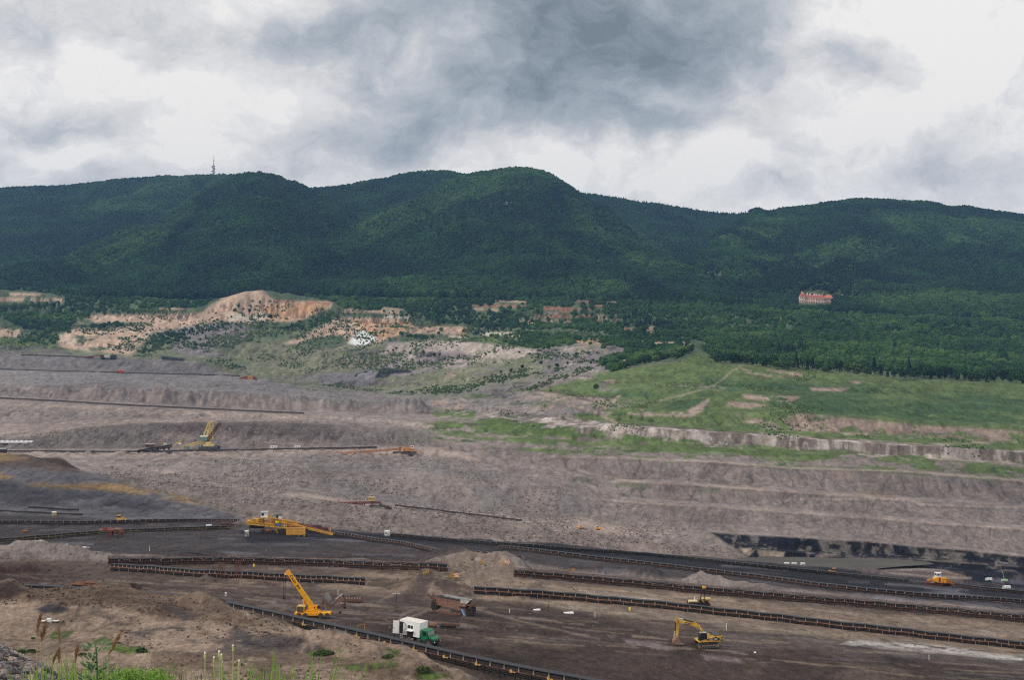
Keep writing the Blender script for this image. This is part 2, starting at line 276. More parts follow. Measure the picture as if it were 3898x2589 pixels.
# dirt heaps on the pit floor
for a in [(18, 425, 13, 12, 4.5), (45, 418, 14, 12, 3.6), (75, 412, 15, 11, 2.8), (0, 400, 12, 10, 3.0), (-60, 410, 25, 14, 4.5), (10, 372, 15, 9, 3.4), (30, 360, 9, 8, 1.8), (62, 325, 6, 4, 2.6), (115, 322, 9, 6, 3.2), (130, 318, 7, 5, 2.6),
          (235, 308, 8, 5, 1.4), (207, 352, 3, 3, 1.5), (635, 440, 7, 6, 3.2), (655, 436, 6, 5, 3.6), (700, 430, 7, 6, 3.2), (725, 428, 9, 6, 2.6), (760, 425, 8, 6, 2.4), (592, 445, 7, 6, 2.4),
          (545, 440, 8, 7, 1.6), (520, 350, 6, 4, 1.5), (855, 322, 10, 4, 1.4), (272, 602, 11, 8, 4.2), (258, 588, 14, 10, 4.0), (395, 218, 4, 4, 1.6), (340, 222, 3, 3, 1.2), (445, 240, 4, 4, 1.0), (300, 236, 6, 4, 1.2),
          (60, 205, 4.5, 5, 1.3), (22, 200, 5, 5, 1.2), (12, 233, 5, 4, 1.8), (55, 215, 5, 4, 1.1), (5, 228, 6, 6, 1.5), (202, 226, 5, 4, 1.3), (250, 214, 6, 5, 1.3), (340, 197, 8, 6, 1.6), (310, 201, 6, 4, 1.2), (395, 184, 7, 6, 1.9), (425, 180, 6, 6, 1.3),
          (870, 812, 14, 18, 4.0), (507, 668, 5, 6, 2.6), (960, 800, 25, 30, 5), (1010, 820, 30, 20, 7)]:
    heap(*a)
for (u, Y, rx, ry, h, pw) in HEAPS:
    x = (u - 512) / F * Y
    d = np.sqrt(((TX - x) / rx) ** 2 + ((TY - Y) / ry) ** 2)
    m = d < 1.6
    if not m.any(): continue
    dd = d[m] + 0.22 * fbm(TX[m] / (rx * 0.35), TY[m] / (ry * 0.35), 4, seed=int(u) + 50)
    TZ[m] += h * np.clip(1 - dd, 0, 1) ** 0.9
# conical tips along the inner dump slope
for k in range(58):
    u = 60 + k * 6.3 + random.uniform(-1.5, 1.5); Y = 1682 + random.uniform(-8, 8)
    x = (u - 512) / F * Y; h = random.uniform(6, 11)
    d = np.sqrt(((TX - x) / 11) ** 2 + ((TY - Y) / 22) ** 2); m = d < 1
    TZ[m] += h * (1 - d[m])
for k in range(40):   # overlapping lobes dumped by the stacker
    u = random.uniform(170, 575); Y = random.uniform(1035, 1150)
    x = (u - 512) / F * Y
    d = np.sqrt(((TX - x) / random.uniform(25, 55)) ** 2 + ((TY - Y) / random.uniform(25, 45)) ** 2); m = d < 1
    TZ[m] += random.uniform(1.0, 3.5) * (1 - d[m] ** 1.5)
PV = HV - F * TZ / TY          # row each vertex projects to

# ------------------------------------------------------------------ ground colours (albedo), laid as patches on the ground
K = 0.67
def al(c): return np.array(lin(c)) / K
COL = dict(mauve=(121, 111, 107), grey=(112, 107, 106), dgrey=(96, 90, 88), path=(146, 131, 122), black=(38, 37, 43), coal=(30, 32, 42), dark=(66, 61, 62), slate=(92, 90, 94), brown=(86, 74, 68), dbrown=(62, 52, 50),
           sand=(128, 112, 98), lsand=(152, 138, 122), pink=(142, 125, 115), green=(84, 98, 60), dgreen=(62, 82, 54), lgreen=(96, 109, 68), ochre=(164, 142, 124), orange=(172, 138, 108), pale=(198, 186, 170), white=(205, 207, 205),
           olive=(102, 106, 84), scarp=(156, 144, 136), gold=(122, 102, 76), scrub=(76, 88, 66), wet=(104, 103, 112), forest=(32, 46, 34), red=(140, 100, 84))
COLv = {k: al(v) for k, v in COL.items()}
col = np.zeros(TY.shape + (3,)) + COLv['mauve']
# wobbling coordinates give the patches natural outlines
def lodnoise(px, stretch, oct=4, seed=0, rough=.55):
    """noise whose grain grows with distance in fixed steps (px: grain in picture pixels)"""
    s = np.log2(np.clip(px * TY / F, .05, 400)); k0 = np.floor(s); w = s - k0; r = np.zeros_like(TY)
    for k in range(int(k0.min()), int(k0.max()) + 2):
        ww = np.where(k0 == k, 1 - w, 0) + np.where(k0 + 1 == k, w, 0)
        m = ww > 0
        if m.any(): r[m] += ww[m] * fbm(TX[m] / 2.0 ** k, TY[m] / (2.0 ** k * stretch), oct, seed=seed + k, rough=rough)
    return r
jx = lodnoise(60, 3, 5, 21) * 1.6; jy = lodnoise(60, 3, 5, 33) * 1.6
def seg_dist(px, py, poly):
    n = len(poly); ins = np.zeros(px.shape, bool); dm = np.full(px.shape, 1e9)
    for i in range(n):
        x1, y1 = poly[i]; x2, y2 = poly[(i + 1) % n]
        if y1 != y2:
            c = ((y1 > py) != (y2 > py)) & (px < (x2 - x1) * (py - y1) / (y2 - y1) + x1)
            ins ^= c
        dx, dy = x2 - x1, y2 - y1; q = dx * dx + dy * dy + 1e-9
        t = np.clip(((px - x1) * dx + (py - y1) * dy) / q, 0, 1)
        dm = np.minimum(dm, (px - x1 - t * dx) ** 2 + (py - y1 - t * dy) ** 2)
    d = np.sqrt(dm); return np.where(ins, d, -d)
def patch(poly, c, soft=1.5, op=1.0, wob=2.0, brk=0.0, bs=None, Y=None, seed=1):
    """brk: 0..1 breaks the patch up with noise of bs metres"""
    global col
    poly = [(float(a), float(b)) for a, b in poly]
    us = [a for a, b in poly]; vs = [b for a, b in poly]; pad = soft + wob * 2 + 2
    m = (TU > min(us) - pad) & (TU < max(us) + pad) & (PV > min(vs) - pad) & (PV < max(vs) + pad)
    if Y: m &= (TY > Y[0]) & (TY < Y[1])
    if not m.any(): return
    d = seg_dist(TU[m] + jx[m] * wob * 1.6, PV[m] + jy[m] * wob, poly)
    a = np.clip(d / soft * 0.5 + 0.5, 0, 1) * op
    if brk:
        s = bs or 20
        nz = fbm(TX[m] / s, TY[m] / (s * 1.6), 5, seed=seed * 7 + 101, rough=.62) * 1.0 + 0.5
        a = a * np.clip((nz - brk + 0.08) / 0.16, 0, 1)
    cc = COLv[c] if isinstance(c, str) else al(c)
    col[m] = col[m] * (1 - a[:, None]) + cc * a[:, None]
def stroke(pts, w, c, soft=0.8, op=0.8, wob=0.5, Y=None, brk=0, bs=None):
    up = [(a, b - w / 2) for a, b in pts]; dn = [(a, b + w / 2) for a, b in pts][::-1]
    patch(up + dn, c, soft=soft, op=op, wob=wob, Y=Y, brk=brk, bs=bs)
def steep_stroke(pts, w, c, soft=0.7, op=0.8, wob=0.5, Y=None):
    up = [(a - w / 2, b) for a, b in pts]; dn = [(a + w / 2, b) for a, b in pts][::-1]
    patch(up + dn, c, soft=soft, op=op, wob=wob, Y=Y)
L_, R_ = -260, 1280
# --- far rim and slopes beneath the forest
patch([(L_, 270), (R_, 270), (R_, 400), (1024, 384), (909, 379), (802, 371), (715, 363), (697, 355), (684, 361), (618, 369), (545, 378), (530, 391), (433, 400), (330, 395), (240, 378), (226, 373), (200, 363), (122, 359), (0, 353), (L_, 349)], 'olive', soft=2, Y=(1500, 9999))
patch([(L_, 270), (R_, 270), (R_, 400), (1024, 384), (909, 379), (802, 371), (715, 363), (697, 355), (684, 361), (640, 366), (600, 352), (520, 345), (430, 335), (350, 330), (200, 330), (100, 348), (0, 350), (L_, 349)], 'scrub', soft=2, wob=3, Y=(1500, 9999))
patch([(120, 335), (215, 325), (330, 330), (480, 345), (560, 350), (640, 345), (680, 352), (620, 368), (545, 378), (530, 398), (400, 398), (250, 376), (200, 360)], 'grey', soft=4, wob=5, brk=0.52, bs=70, Y=(1700, 9999))
patch([(200, 328), (330, 326), (420, 336), (420, 350), (330, 352), (230, 346)], 'scrub', soft=5, wob=4, brk=.4, bs=60, Y=(1700, 9999), seed=8)
patch([(240, 340), (400, 345), (530, 350), (545, 378), (400, 396), (260, 380)], (112, 112, 92), soft=5, wob=5, brk=0.45, bs=120, Y=(1700, 9999), seed=4)
# grey-lilac rock faces of the centre
patch([(388, 343), (430, 340), (470, 342), (530, 350), (545, 356), (500, 362), (460, 365), (400, 364), (380, 356)], 'scarp', wob=3, brk=0.38, bs=45, Y=(1700, 9999))
patch([(380, 364), (440, 352), (480, 358), (470, 366), (400, 378), (375, 374)], (128, 118, 120), wob=3, brk=0.3, bs=60, Y=(1700, 9999))
patch([(560, 344), (600, 342), (640, 350), (600, 362), (545, 366), (540, 355)], 'grey', wob=3, brk=0.35, bs=50, Y=(1700, 9999))
patch([(330, 376), (372, 368), (384, 374), (372, 388), (330, 388)], (112, 108, 112), wob=3, brk=0.3, bs=40, Y=(1700, 9999))
patch([(178, 328), (230, 322), (262, 330), (235, 342), (190, 356), (170, 352)], (118, 112, 112), wob=3, brk=0.35, bs=50, Y=(2300, 9999))
# coal outcrops
patch([(383, 368), (410, 371), (412, 374), (392, 375), (388, 379), (375, 379)], 'coal', wob=1.2, soft=1, Y=(1700, 9999))
patch([(160, 357), (172, 358), (186, 359), (184, 362), (162, 361)], 'coal', wob=1, soft=1, Y=(2300, 9999))
patch([(436, 358), (456, 356), (448, 362), (434, 363)], 'coal', op=.7, wob=1, Y=(1700, 9999))
# ochre cuts
patch([(58, 345), (62, 335), (75, 328), (110, 330), (145, 325), (165, 322), (200, 318), (225, 318), (195, 325), (150, 334), (140, 345), (128, 356), (100, 353), (64, 350)], 'ochre', wob=2.5, brk=0.15, bs=50, Y=(2300, 9999))
patch([(60, 335), (78, 336), (76, 347), (60, 344)], (176, 158, 140), wob=1, brk=0.3, bs=20, Y=(2300, 9999))
patch([(75, 323), (95, 315), (150, 315), (195, 314), (230, 318), (200, 325), (120, 323)], 'ochre', wob=2, brk=0.2, bs=40, Y=(2300, 9999))
patch([(195, 318), (208, 308), (222, 299), (234, 293), (248, 290), (262, 290), (276, 301), (300, 302), (332, 303), (330, 309), (312, 316), (300, 322), (270, 321), (240, 322), (205, 320)], 'ochre', wob=1.5, brk=0.0, Y=(2600, 9999))
patch([(262, 305), (330, 303), (322, 312), (300, 322), (272, 320)], 'orange', wob=2, brk=0.3, bs=25, Y=(2600, 9999))
patch([(230, 312), (262, 316), (262, 322), (225, 322)], (176, 164, 148), wob=2, brk=0.4, bs=25, Y=(2600, 9999))
patch([(272, 300), (330, 303), (328, 306), (290, 305)], 'red', wob=1, brk=0.35, bs=18, Y=(2600, 9999))
patch([(318, 330), (330, 322), (345, 318), (400, 318), (410, 326), (398, 334), (372, 345), (352, 343), (340, 336), (310, 340), (296, 346), (285, 345)], 'ochre', wob=2, brk=0.15, bs=40, Y=(2300, 9999))
patch([(355, 320), (410, 322), (420, 330), (440, 326), (465, 328), (465, 334), (410, 332), (380, 340), (360, 330)], 'orange', wob=1.5, brk=0.3, bs=20, Y=(2300, 9999))
patch([(348, 344), (356, 334), (363, 331), (372, 336), (376, 340), (368, 345), (358, 347)], 'white', wob=1, soft=1, op=.9, Y=(2300, 9999))
for u0_, u1_, v_, w_, c_ in [(586, 595, 295, 1.8, 'ochre'), (602, 624, 296.6, 2, 'ochre'), (576, 590, 301.6, 2, 'red'), (604, 618, 301.8, 1.8, 'red'), (495, 528, 302, 1.8, 'ochre'), (473, 527, 306.6, 2.6, 'red'), (543, 591, 309.3, 3, 'red'), (473, 499, 310.4, 2.4, 'ochre'), (533, 595, 317, 2.6, 'red'), (517, 573, 322.6, 4, 'ochre'), (596, 618, 321.6, 2.6, 'ochre'),
                             (540, 560, 313.5, 2, 'mauve'), (477, 520, 335, 4.6, 'pale'), (545, 555, 336.5, 3, 'pale'), (560, 572, 312, 2, 'red'), (588, 604, 306, 2, 'red'), (345, 400, 311.5, 3, 'ochre'), (382, 404, 308.5, 2, 'ochre'), (385, 412, 317, 2, 'pale'), (410, 465, 330, 7, 'ochre'), (448, 476, 336.5, 2, 'pale'), (0, 62, 300, 4, 'ochre'), (10, 40, 295, 3, 'ochre'), (-80, 0, 300, 6, 'ochre'), (157, 184, 309.5, 2, 'ochre'), (640, 690, 343.5, 2.4, 'ochre'), (574, 600, 343, 4, 'orange'), (647, 655, 329, 7, 'ochre'), (597, 604, 317, 3, 'ochre'), (623, 634, 329.5, 2, 'red'), (0, 20, 333, 9, 'ochre'), (290, 300, 303.5, 2, 'ochre')]:
    stroke([(u0_, v_ - .4), ((u0_ + u1_) / 2, v_), (u1_, v_ + .6)], w_, c_, soft=1.0, wob=1.3, op=.95, brk=.28, bs=22, Y=(1900, 9999))
patch([(470, 336), (520, 338), (560, 345), (540, 350), (460, 341)], 'green', wob=1.5, Y=(1900, 9999))
patch([(0, 335), (50, 344), (70, 352), (0, 350)], 'green', wob=3, brk=.35, bs=40, Y=(2300, 9999))
patch([(0, 345), (60, 349), (70, 355), (0, 353)], 'dgrey', wob=2, brk=.3, bs=30, Y=(2300, 9999))
# --- right: reclaimed green terraces
GR = [(538, 391), (560, 384), (618, 369), (660, 365), (684, 361), (697, 353), (712, 355), (715, 363), (802, 370), (909, 379), (1024, 383), (R_, 392), (R_, 470), (1024, 452), (842, 441), (709, 432), (617, 424), (560, 419), (540, 417), (600, 400), (565, 396)]
patch(GR, 'green', soft=1.5, wob=1.5, Y=(1150, 2000))
patch([(600, 396), (700, 390), (800, 395), (1024, 408), (R_, 418), (R_, 440), (1024, 428), (800, 414), (700, 418), (640, 415)], 'dgreen', soft=4, wob=4, brk=.5, bs=60, Y=(1150, 2000))
patch([(700, 378), (860, 384), (1024, 398), (R_, 405), (R_, 425), (1024, 415), (860, 400), (720, 395)], 'dgreen', soft=2, wob=2, brk=.35, bs=80, Y=(1150, 2000))
for a in [((740, 369), (800, 373), (806, 376), (770, 378), (742, 373)), ((742, 394), (800, 397), (790, 403), (745, 399)), ((730, 362 + 40), (770, 404), (750, 409), (728, 406)), ((690, 410), (710, 400), (704, 412), (690, 416)), ((810, 387), (850, 388), (840, 392), (812, 391)), ((845, 378), (862, 379), (858, 384), (846, 383)), ((745, 420), (790, 415), (800, 414), (860, 420), (909, 425), (1024, 432), (1150, 440), (1150, 452), (1024, 443), (909, 437), (840, 433), (780, 431)), ((790, 439), (880, 444), (1024, 453), (1100, 460), (1100, 463), (1024, 457), (880, 448), (790, 441))]:
    patch(a, 'pink', wob=1.5, brk=.36, bs=22, Y=(1150, 2000), seed=int(a[0][0]) % 11 + 1)
for k in range(34):
    u = random.uniform(560, 1100); v = 418 + (u - 709) * 0.055 + random.uniform(-8, 14)
    patch([(u, v), (u + random.uniform(10, 34), v + 1), (u + 18, v + 5), (u - 4, v + 4)], random.choice(['mauve', 'olive', 'pink', 'lgreen', 'dgreen']), wob=2.5, brk=.5, bs=14, op=.8, Y=(1150, 2000), seed=k + 2)
stroke([(545, 392), (600, 398), (660, 404), (707, 399)], 1.0, 'dbrown', op=.5, Y=(1100, 2000))
# field track and light strips
stroke([(660, 401), (690, 394), (715, 386), (725, 378), (733, 371), (742, 366)], 1.3, 'lsand', Y=(1150, 2000), soft=.9, op=.7)
stroke([(600, 406), (660, 401)], 1.0, 'olive', Y=(1150, 2000), op=.6)
steep_stroke([(620, 396), (612, 404), (600, 411)], 3.4, 'pink', Y=(1150, 2000))
stroke([(530, 398), (560, 400), (578, 408), (592, 411), (610, 420), (620, 425)], 3.0, 'pink', Y=(1100, 2000))
stroke([(700, 389.5), (724, 391)], 1.6, 'lgreen', Y=(1150, 2000)); stroke([(675, 386), (725, 389)], 3, 'grey', Y=(1150, 2000), brk=.35, bs=8)
for v0 in (383, 391, 399):
    stroke([(709, v0 - 12), (860, v0 - 4), (1024, v0 + 8), (R_, v0 + 18)], 1.0, 'lgreen', Y=(1150, 2000), op=.5)
# --- pink terraces
patch([(520, 391), (600, 400), (560, 419), (617, 424), (842, 441), (1024, 452), (R_, 470), (R_, 482), (1024, 466), (842, 456), (709, 450), (611, 447), (521, 442), (440, 433), (440, 415), (490, 404)], 'mauve', wob=3, Y=(1100, 1800))
patch([(440, 398), (520, 400), (610, 398), (600, 410), (520, 420), (440, 408)], 'grey', wob=4, brk=.5, bs=40, Y=(1100, 1900))
patch([(490, 413), (560, 418), (617, 424), (720, 433), (842, 441), (1024, 452), (1100, 458), (1100, 472), (1024, 465), (842, 456), (709, 449), (617, 440), (505, 430)], 'scarp', soft=1.5, wob=2.5, brk=.46, bs=20, Y=(1100, 1500))
patch([(930, 452), (1024, 457), (1024, 463), (920, 458)], 'pale', soft=1.5, wob=1.5, brk=.35, bs=18, Y=(1100, 1500))
for a in [((415, 425), (440, 420), (480, 422), (520, 430), (610, 437), (720, 446), (842, 452), (1024, 464), (R_, 480), (R_, 486), (1024, 471), (842, 460), (709, 456), (611, 450), (540, 445), (480, 440), (430, 432)),
          ((508, 414), (560, 419), (640, 426), (760, 434), (900, 441), (1024, 448), (1024, 452), (842, 443), (700, 433), (600, 423)), ((430, 412), (480, 410), (478, 417), (440, 417)),
          ((680, 446), (760, 442), (830, 452), (900, 456), (1024, 468), (1024, 478), (900, 470), (780, 462), (690, 455)), ((540, 448), (700, 462), (900, 471), (1024, 482), (1024, 485), (900, 474), (700, 465), (560, 452))]:
    patch(a, 'green', soft=1.5, wob=3, brk=.42, bs=24, Y=(1000, 1800), seed=int(a[0][0]) % 9 + 3)
for k in range(120):   # grass and bare earth break each other up along the terraces
    u = random.uniform(400, 1120); v = 446 + (u - 709) * .057 + random.uniform(-9, 14); w = random.uniform(14, 60); h_ = random.uniform(1.5, 4)
    patch([(u, v), (u + w, v + w * .05), (u + w * .8, v + w * .05 + h_), (u + w * .1, v + h_)], random.choice(['green', 'green', 'lgreen', 'mauve', 'dgreen', 'olive']), soft=1, wob=1.5, brk=.42, bs=14, op=.9, Y=(1000, 1600), seed=k + 3)
for k in range(70):
    u = random.uniform(430, 1120); v = 420 + (u - 709) * .055 + random.uniform(-8, 16); w = random.uniform(10, 45); h_ = random.uniform(1.2, 3.4)
    patch([(u, v), (u + w, v + w * .05), (u + w * .8, v + w * .05 + h_), (u + w * .1, v + h_)], random.choice(['pink', 'mauve', 'lgreen', 'scarp', 'olive', 'dgreen', 'green']), soft=1, wob=1.5, brk=.46, bs=12, op=.85, Y=(1150, 1800), seed=k + 5)
SCP = [(490, 413), (530, 416), (580, 420), (617, 424), (680, 429), (742, 434), (800, 438), (842, 441), (900, 445), (960, 449), (1024, 452), (1100, 458), (R_, 470), (R_, 480), (1100, 470), (1024, 462), (960, 461), (930, 455), (880, 457), (842, 450), (800, 451), (760, 446), (715, 446), (690, 441), (650, 441), (617, 438), (560, 432), (505, 427)]
patch(SCP, (150, 139, 132), soft=1.2, wob=3.5, brk=.43, bs=15, Y=(1150, 1480), seed=21)
patch(SCP, (172, 164, 158), soft=1.2, wob=2.5, brk=.52, bs=9, Y=(1150, 1480), seed=25, op=.9)
patch(SCP, (110, 98, 92), soft=1.2, wob=2.5, brk=.58, bs=7, Y=(1150, 1480), seed=29, op=.8)
stroke([(490, 412.6), (530, 415.6), (580, 419.5), (617, 423.5), (680, 428.5), (742, 433.5), (842, 440.5), (960, 448.5), (1024, 451.5), (1100, 457.5)], 1.0, (74, 62, 56), soft=.7, op=.7, wob=1.0, Y=(1150, 1500))
patch([(538, 392), (560, 394), (592, 397), (618, 399), (612, 403), (600, 408), (585, 411), (566, 404), (548, 398)], (138, 124, 116), soft=1, wob=1.5, brk=.36, bs=10, Y=(1400, 1900))
stroke([(536, 391), (560, 393), (592, 396.5), (620, 399)], 1.0, (78, 66, 58), soft=.7, op=.7, Y=(1400, 1900))
stroke([(528, 397), (550, 400), (572, 407), (590, 411), (602, 416), (618, 424)], 2.0, (146, 128, 118), soft=.8, op=.85, Y=(1150, 1900)); steep_stroke([(620, 396), (612, 403), (602, 410), (595, 412)], 3.2, (140, 122, 112), Y=(1150, 2000), op=.9)
for a in [((430, 410), (450, 408), (478, 411), (470, 416), (440, 415)), ((446, 420), (500, 418), (560, 426), (620, 434), (700, 441), (700, 444), (600, 440), (500, 432), (450, 426)), ((462, 396), (480, 394), (492, 398), (470, 401)), ((690, 447), (760, 451), (830, 456), (830, 460), (760, 457), (690, 452))]:
    patch(a, (78, 94, 54), soft=1, wob=2, brk=.3, bs=20, Y=(1100, 1900), seed=int(a[0][0]) % 7)
for k in range(110):   # broken ground of the centre
    u = random.uniform(330, 620); v = random.uniform(345, 412); w = random.uniform(8, 40); h_ = random.uniform(1.5, 5)
    patch([(u, v), (u + w, v - w * random.uniform(-.1, .3)), (u + w * .9, v + h_), (u + w * .1, v + h_)], random.choice(['scarp', 'grey', 'mauve', 'pink', 'dgrey', 'olive', 'green', 'lgreen', (70, 62, 60)]), soft=1, wob=2, brk=.46, bs=14, op=.8, Y=(1450, 2600), seed=k + 9)
for k in range(40):    # dark crests and ledges of the centre
    u = random.uniform(390, 600); v = random.uniform(362, 424); w = random.uniform(8, 34)
    stroke([(u, v), (u + w * .5, v - random.uniform(-1, 2)), (u + w, v + random.uniform(0, 3))], random.uniform(.8, 1.8), (66, 58, 56), soft=.8, wob=1.2, op=.8, brk=.35, bs=10, Y=(1400, 2300))
for k in range(30):
    u = random.uniform(560, 1100); v = 470 + (u - 709) * 0.06 + random.uniform(-8, 24)
    patch([(u, v), (u + random.uniform(20, 50), v + 3), (u + 30, v + 8), (u - 6, v + 5)], random.choice(['scrub', 'grey', 'grey', 'dgrey', 'sand']), wob=3, brk=.42, bs=18, op=.6, Y=(940, 1250), seed=k + 2)
for a in [((709, 462.5), (789, 468.5), (909, 472.5), (1024, 482), (R_, 496)), ((550, 457), (611, 458.5), (709, 462.5)), ((611, 482), (650, 483), (709, 487), (802, 493.5), (909, 501), (922, 505.4), (1024, 508.5), (R_, 522)), ((575, 470), (600, 477), (640, 483)), ((590, 499), (650, 504), (709, 507), (829, 516), (936, 524.4), (1024, 530.4), (R_, 545)), ((800, 500), (900, 500), (909, 501))]:
    stroke(a, 1.9, 'path', Y=(940, 1300), op=.75); stroke([(x, y + 2) for x, y in a], 1.2, 'dgrey', Y=(940, 1300), op=.4)
for k in range(110):    # erosion rills down the terrace faces
    b = random.choice([(463, 484), (486, 505), (508, 534), (486, 505)]); u = random.uniform(600, 1150); s = (u - 709) * 0.068
    h = (b[1] - b[0]) * random.uniform(.4, .9); x2 = u - random.uniform(-8, 10)
    steep_stroke([(u, b[0] + s + 2), ((u + x2) / 2 + random.uniform(-1.5, 1.5), b[0] + s + h / 2), (x2, b[0] + s + h)], random.uniform(.7, 1.6), (74, 66, 64), op=random.uniform(.35, .8), wob=1.2, Y=(940, 1300))
# --- coal wall
patch([(713, 534), (753, 536.4), (816, 540.4), (882, 544.6), (922, 548.6), (975, 553), (1024, 558.4), (R_, 568), (R_, 590), (1024, 578), (922, 568), (825, 564), (752, 561), (735, 549)], (104, 98, 94), soft=1, wob=1, Y=(860, 960))
patch([(713, 534), (753, 536.4), (816, 540.4), (882, 544.6), (922, 548.6), (975, 553), (1024, 558.4), (R_, 568), (R_, 590), (1024, 578), (922, 568), (825, 564), (752, 561), (735, 549)], 'coal', soft=1, wob=1, brk=.44, bs=13, Y=(860, 960), seed=6)
CW = [(713, 534), (753, 536.4), (816, 540.4), (882, 544.6), (922, 548.6), (975, 553), (1024, 558.4), (R_, 568), (R_, 590), (1024, 578), (922, 568), (825, 564), (752, 561), (735, 549)]
patch(CW, (28, 28, 34), soft=1, wob=1.5, brk=.50, bs=17, Y=(860, 960), seed=14, op=.95)
patch(CW, (26, 26, 32), soft=1, wob=1.5, brk=.56, bs=6, Y=(860, 960), seed=16, op=.9)
patch([(822, 558), (890, 559), (960, 562), (1024, 567), (R_, 574), (R_, 590), (1024, 577), (960, 570), (890, 566), (824, 564)], (30, 30, 36), soft=1.2, wob=1.5, brk=.3, bs=12, op=.92, Y=(855, 960))
patch([(820, 546), (850, 547), (852, 556), (826, 555)], (104, 98, 94), soft=1.5, wob=2, brk=.3, bs=8, op=.8, Y=(855, 960)); patch([(925, 550), (965, 554), (962, 562), (928, 560)], (108, 100, 94), soft=1.5, wob=2, brk=.3, bs=8, op=.85, Y=(855, 960))
for a in [((757, 550), (785, 553), (783, 561), (760, 558)), ((741, 549), (752, 549), (750, 556), (744, 553)), ((815, 557), (826, 558), (822, 563), (817, 563))]:
    patch(a, 'lsand', soft=.8, wob=.8, op=.85, Y=(855, 960), brk=.2, bs=6)
stroke([(816, 556.8), (922, 560.7), (1024, 567.8)], 1.0, 'path', op=.5, Y=(855, 960))
for k in range(46):
    u = random.uniform(716, 1100); v = np.interp(u, [716, 756, 816, 922, 1024, 1100], [538, 543, 548, 556, 566, 572]) + random.uniform(-7, 4); w = random.uniform(3, 16); h_ = random.uniform(3, 9)
    patch([(u, v), (u + w, v + 1), (u + w * .9, v + h_), (u + w * .1, v + h_ - 1)], random.choice([(28, 28, 34), (24, 24, 30), (36, 34, 38), (100, 94, 88), (112, 104, 96)]), soft=.8, wob=1.6, brk=.3, bs=5, op=.9, Y=(860, 965), seed=k + 2)
# --- inner dump: grey benches and slopes
patch([(L_, 345), (0, 353), (122, 359), (200, 363), (226, 373), (250, 379), (300, 388), (300, 398), (150, 392), (0, 386), (L_, 384)], 'grey', soft=1.5, wob=1, Y=(1700, 2420))
patch([(230, 374), (300, 386), (352, 392), (433, 397), (430, 412), (300, 400), (230, 385)], 'grey', soft=3, wob=3, op=.8, Y=(1600, 2300))
patch([(L_, 386), (0, 388), (100, 390), (120, 405), (60, 402), (L_, 398)], 'mauve', wob=3, Y=(1500, 2000))
patch([(L_, 428), (0, 426), (60, 424), (130, 418), (300, 416), (330, 421), (260, 423), (138, 424), (75, 429), (58, 437), (0, 438), (L_, 436)], 'pink', soft=2, wob=2, op=.35, Y=(1200, 1700))
patch([(58, 437), (75, 429), (138, 423.5), (200, 422), (215, 423), (200, 432), (160, 434), (170, 447), (100, 449), (0, 449), (-100, 448), (-100, 437)], 'dgrey', soft=2, wob=1.5, op=.7, Y=(1230, 1400))
patch([(150, 424), (262, 423), (330, 427), (340, 441), (300, 444), (262, 436), (200, 436), (165, 431)], (88, 77, 76), soft=3, wob=2, op=.85, Y=(1230, 1400))
patch([(250, 422), (352, 426), (409, 429), (433, 437), (430, 446), (380, 446), (340, 444), (300, 430)], 'dgrey', soft=3, wob=2, op=.6, Y=(1230, 1400))
for a, w in [(((-100, 454), (0, 454), (120, 455), (236, 454), (386, 453), (455, 455), (480, 462)), 6.0), (((262, 416), (352, 419.5), (433, 426)), 3.5), (((-200, 399), (0, 403), (115, 410), (230, 415), (300, 418)), 4.0), (((236, 487), (340, 502), (420, 511), (499, 519), (580, 526), (640, 534)), 4.5), (((150, 470), (236, 486)), 2.5), (((300, 495), (360, 507)), 1.5)]:
    stroke(a, w, 'path', op=.62, soft=1.6, wob=1.2, Y=(880, 1700))
stroke([(390, 446), (460, 450), (478, 452), (500, 463)], 1.5, 'sand', op=.5, Y=(1100, 1300))
patch([(480, 516), (580, 519), (650, 526), (690, 534), (640, 536), (560, 530), (490, 524)], 'path', soft=3, wob=2, op=.5, Y=(880, 1100))
patch([(190, 498), (300, 505), (499, 524), (600, 533), (700, 545), (745, 557), (748, 562), (640, 556), (550, 544), (400, 536), (270, 527), (240, 518)], (118, 106, 100), soft=2, wob=2, op=.8, Y=(840, 960))
patch([(215, 480), (300, 478), (499, 486), (580, 492), (600, 506), (560, 520), (430, 508), (300, 492)], 'grey', soft=4, wob=2, op=.7, brk=.3, bs=60, Y=(960, 1120))
patch([(300, 459), (455, 461), (480, 468), (560, 485), (480, 482), (340, 473), (236, 470), (200, 462)], 'grey', soft=4, wob=2, op=.6, Y=(1080, 1200))
stroke([(0, 411), (40, 412), (80, 402), (60, 408), (0, 418)], 1.3, 'dgrey', op=.5, Y=(1300, 1700))
# --- ochre hill on the left
patch([(L_, 436), (0, 451), (30, 453), (62, 457), (78, 469), (133, 486), (196, 503), (262, 522), (262, 530), (200, 524), (0, 516), (L_, 508)], 'slate', soft=2, wob=2, Y=(590, 960))
patch([(L_, 436), (0, 451), (30, 453), (62, 457), (80, 470), (60, 472), (20, 468), (L_, 462)], 'brown', soft=3, wob=3, brk=.3, bs=26, Y=(640, 960))
patch([(-40, 450), (28, 452), (26, 459), (0, 462), (-40, 460)], 'gold', soft=2, wob=2, brk=.35, bs=14, Y=(640, 960))
patch([(58, 457), (66, 457), (80, 469), (70, 467)], 'gold', soft=1, wob=1, Y=(640, 960), brk=.3, bs=8)
patch([(36, 459), (60, 458), (78, 469), (66, 468)], 'dbrown', soft=1.5, wob=1, Y=(640, 960))
patch([(-60, 472), (0, 474), (20, 479), (75, 482), (130, 487), (180, 496), (205, 503), (190, 502), (140, 495), (95, 492), (60, 488), (20, 484), (-60, 482)], 'gold', soft=2, wob=2.5, brk=.42, bs=16, Y=(640, 960))
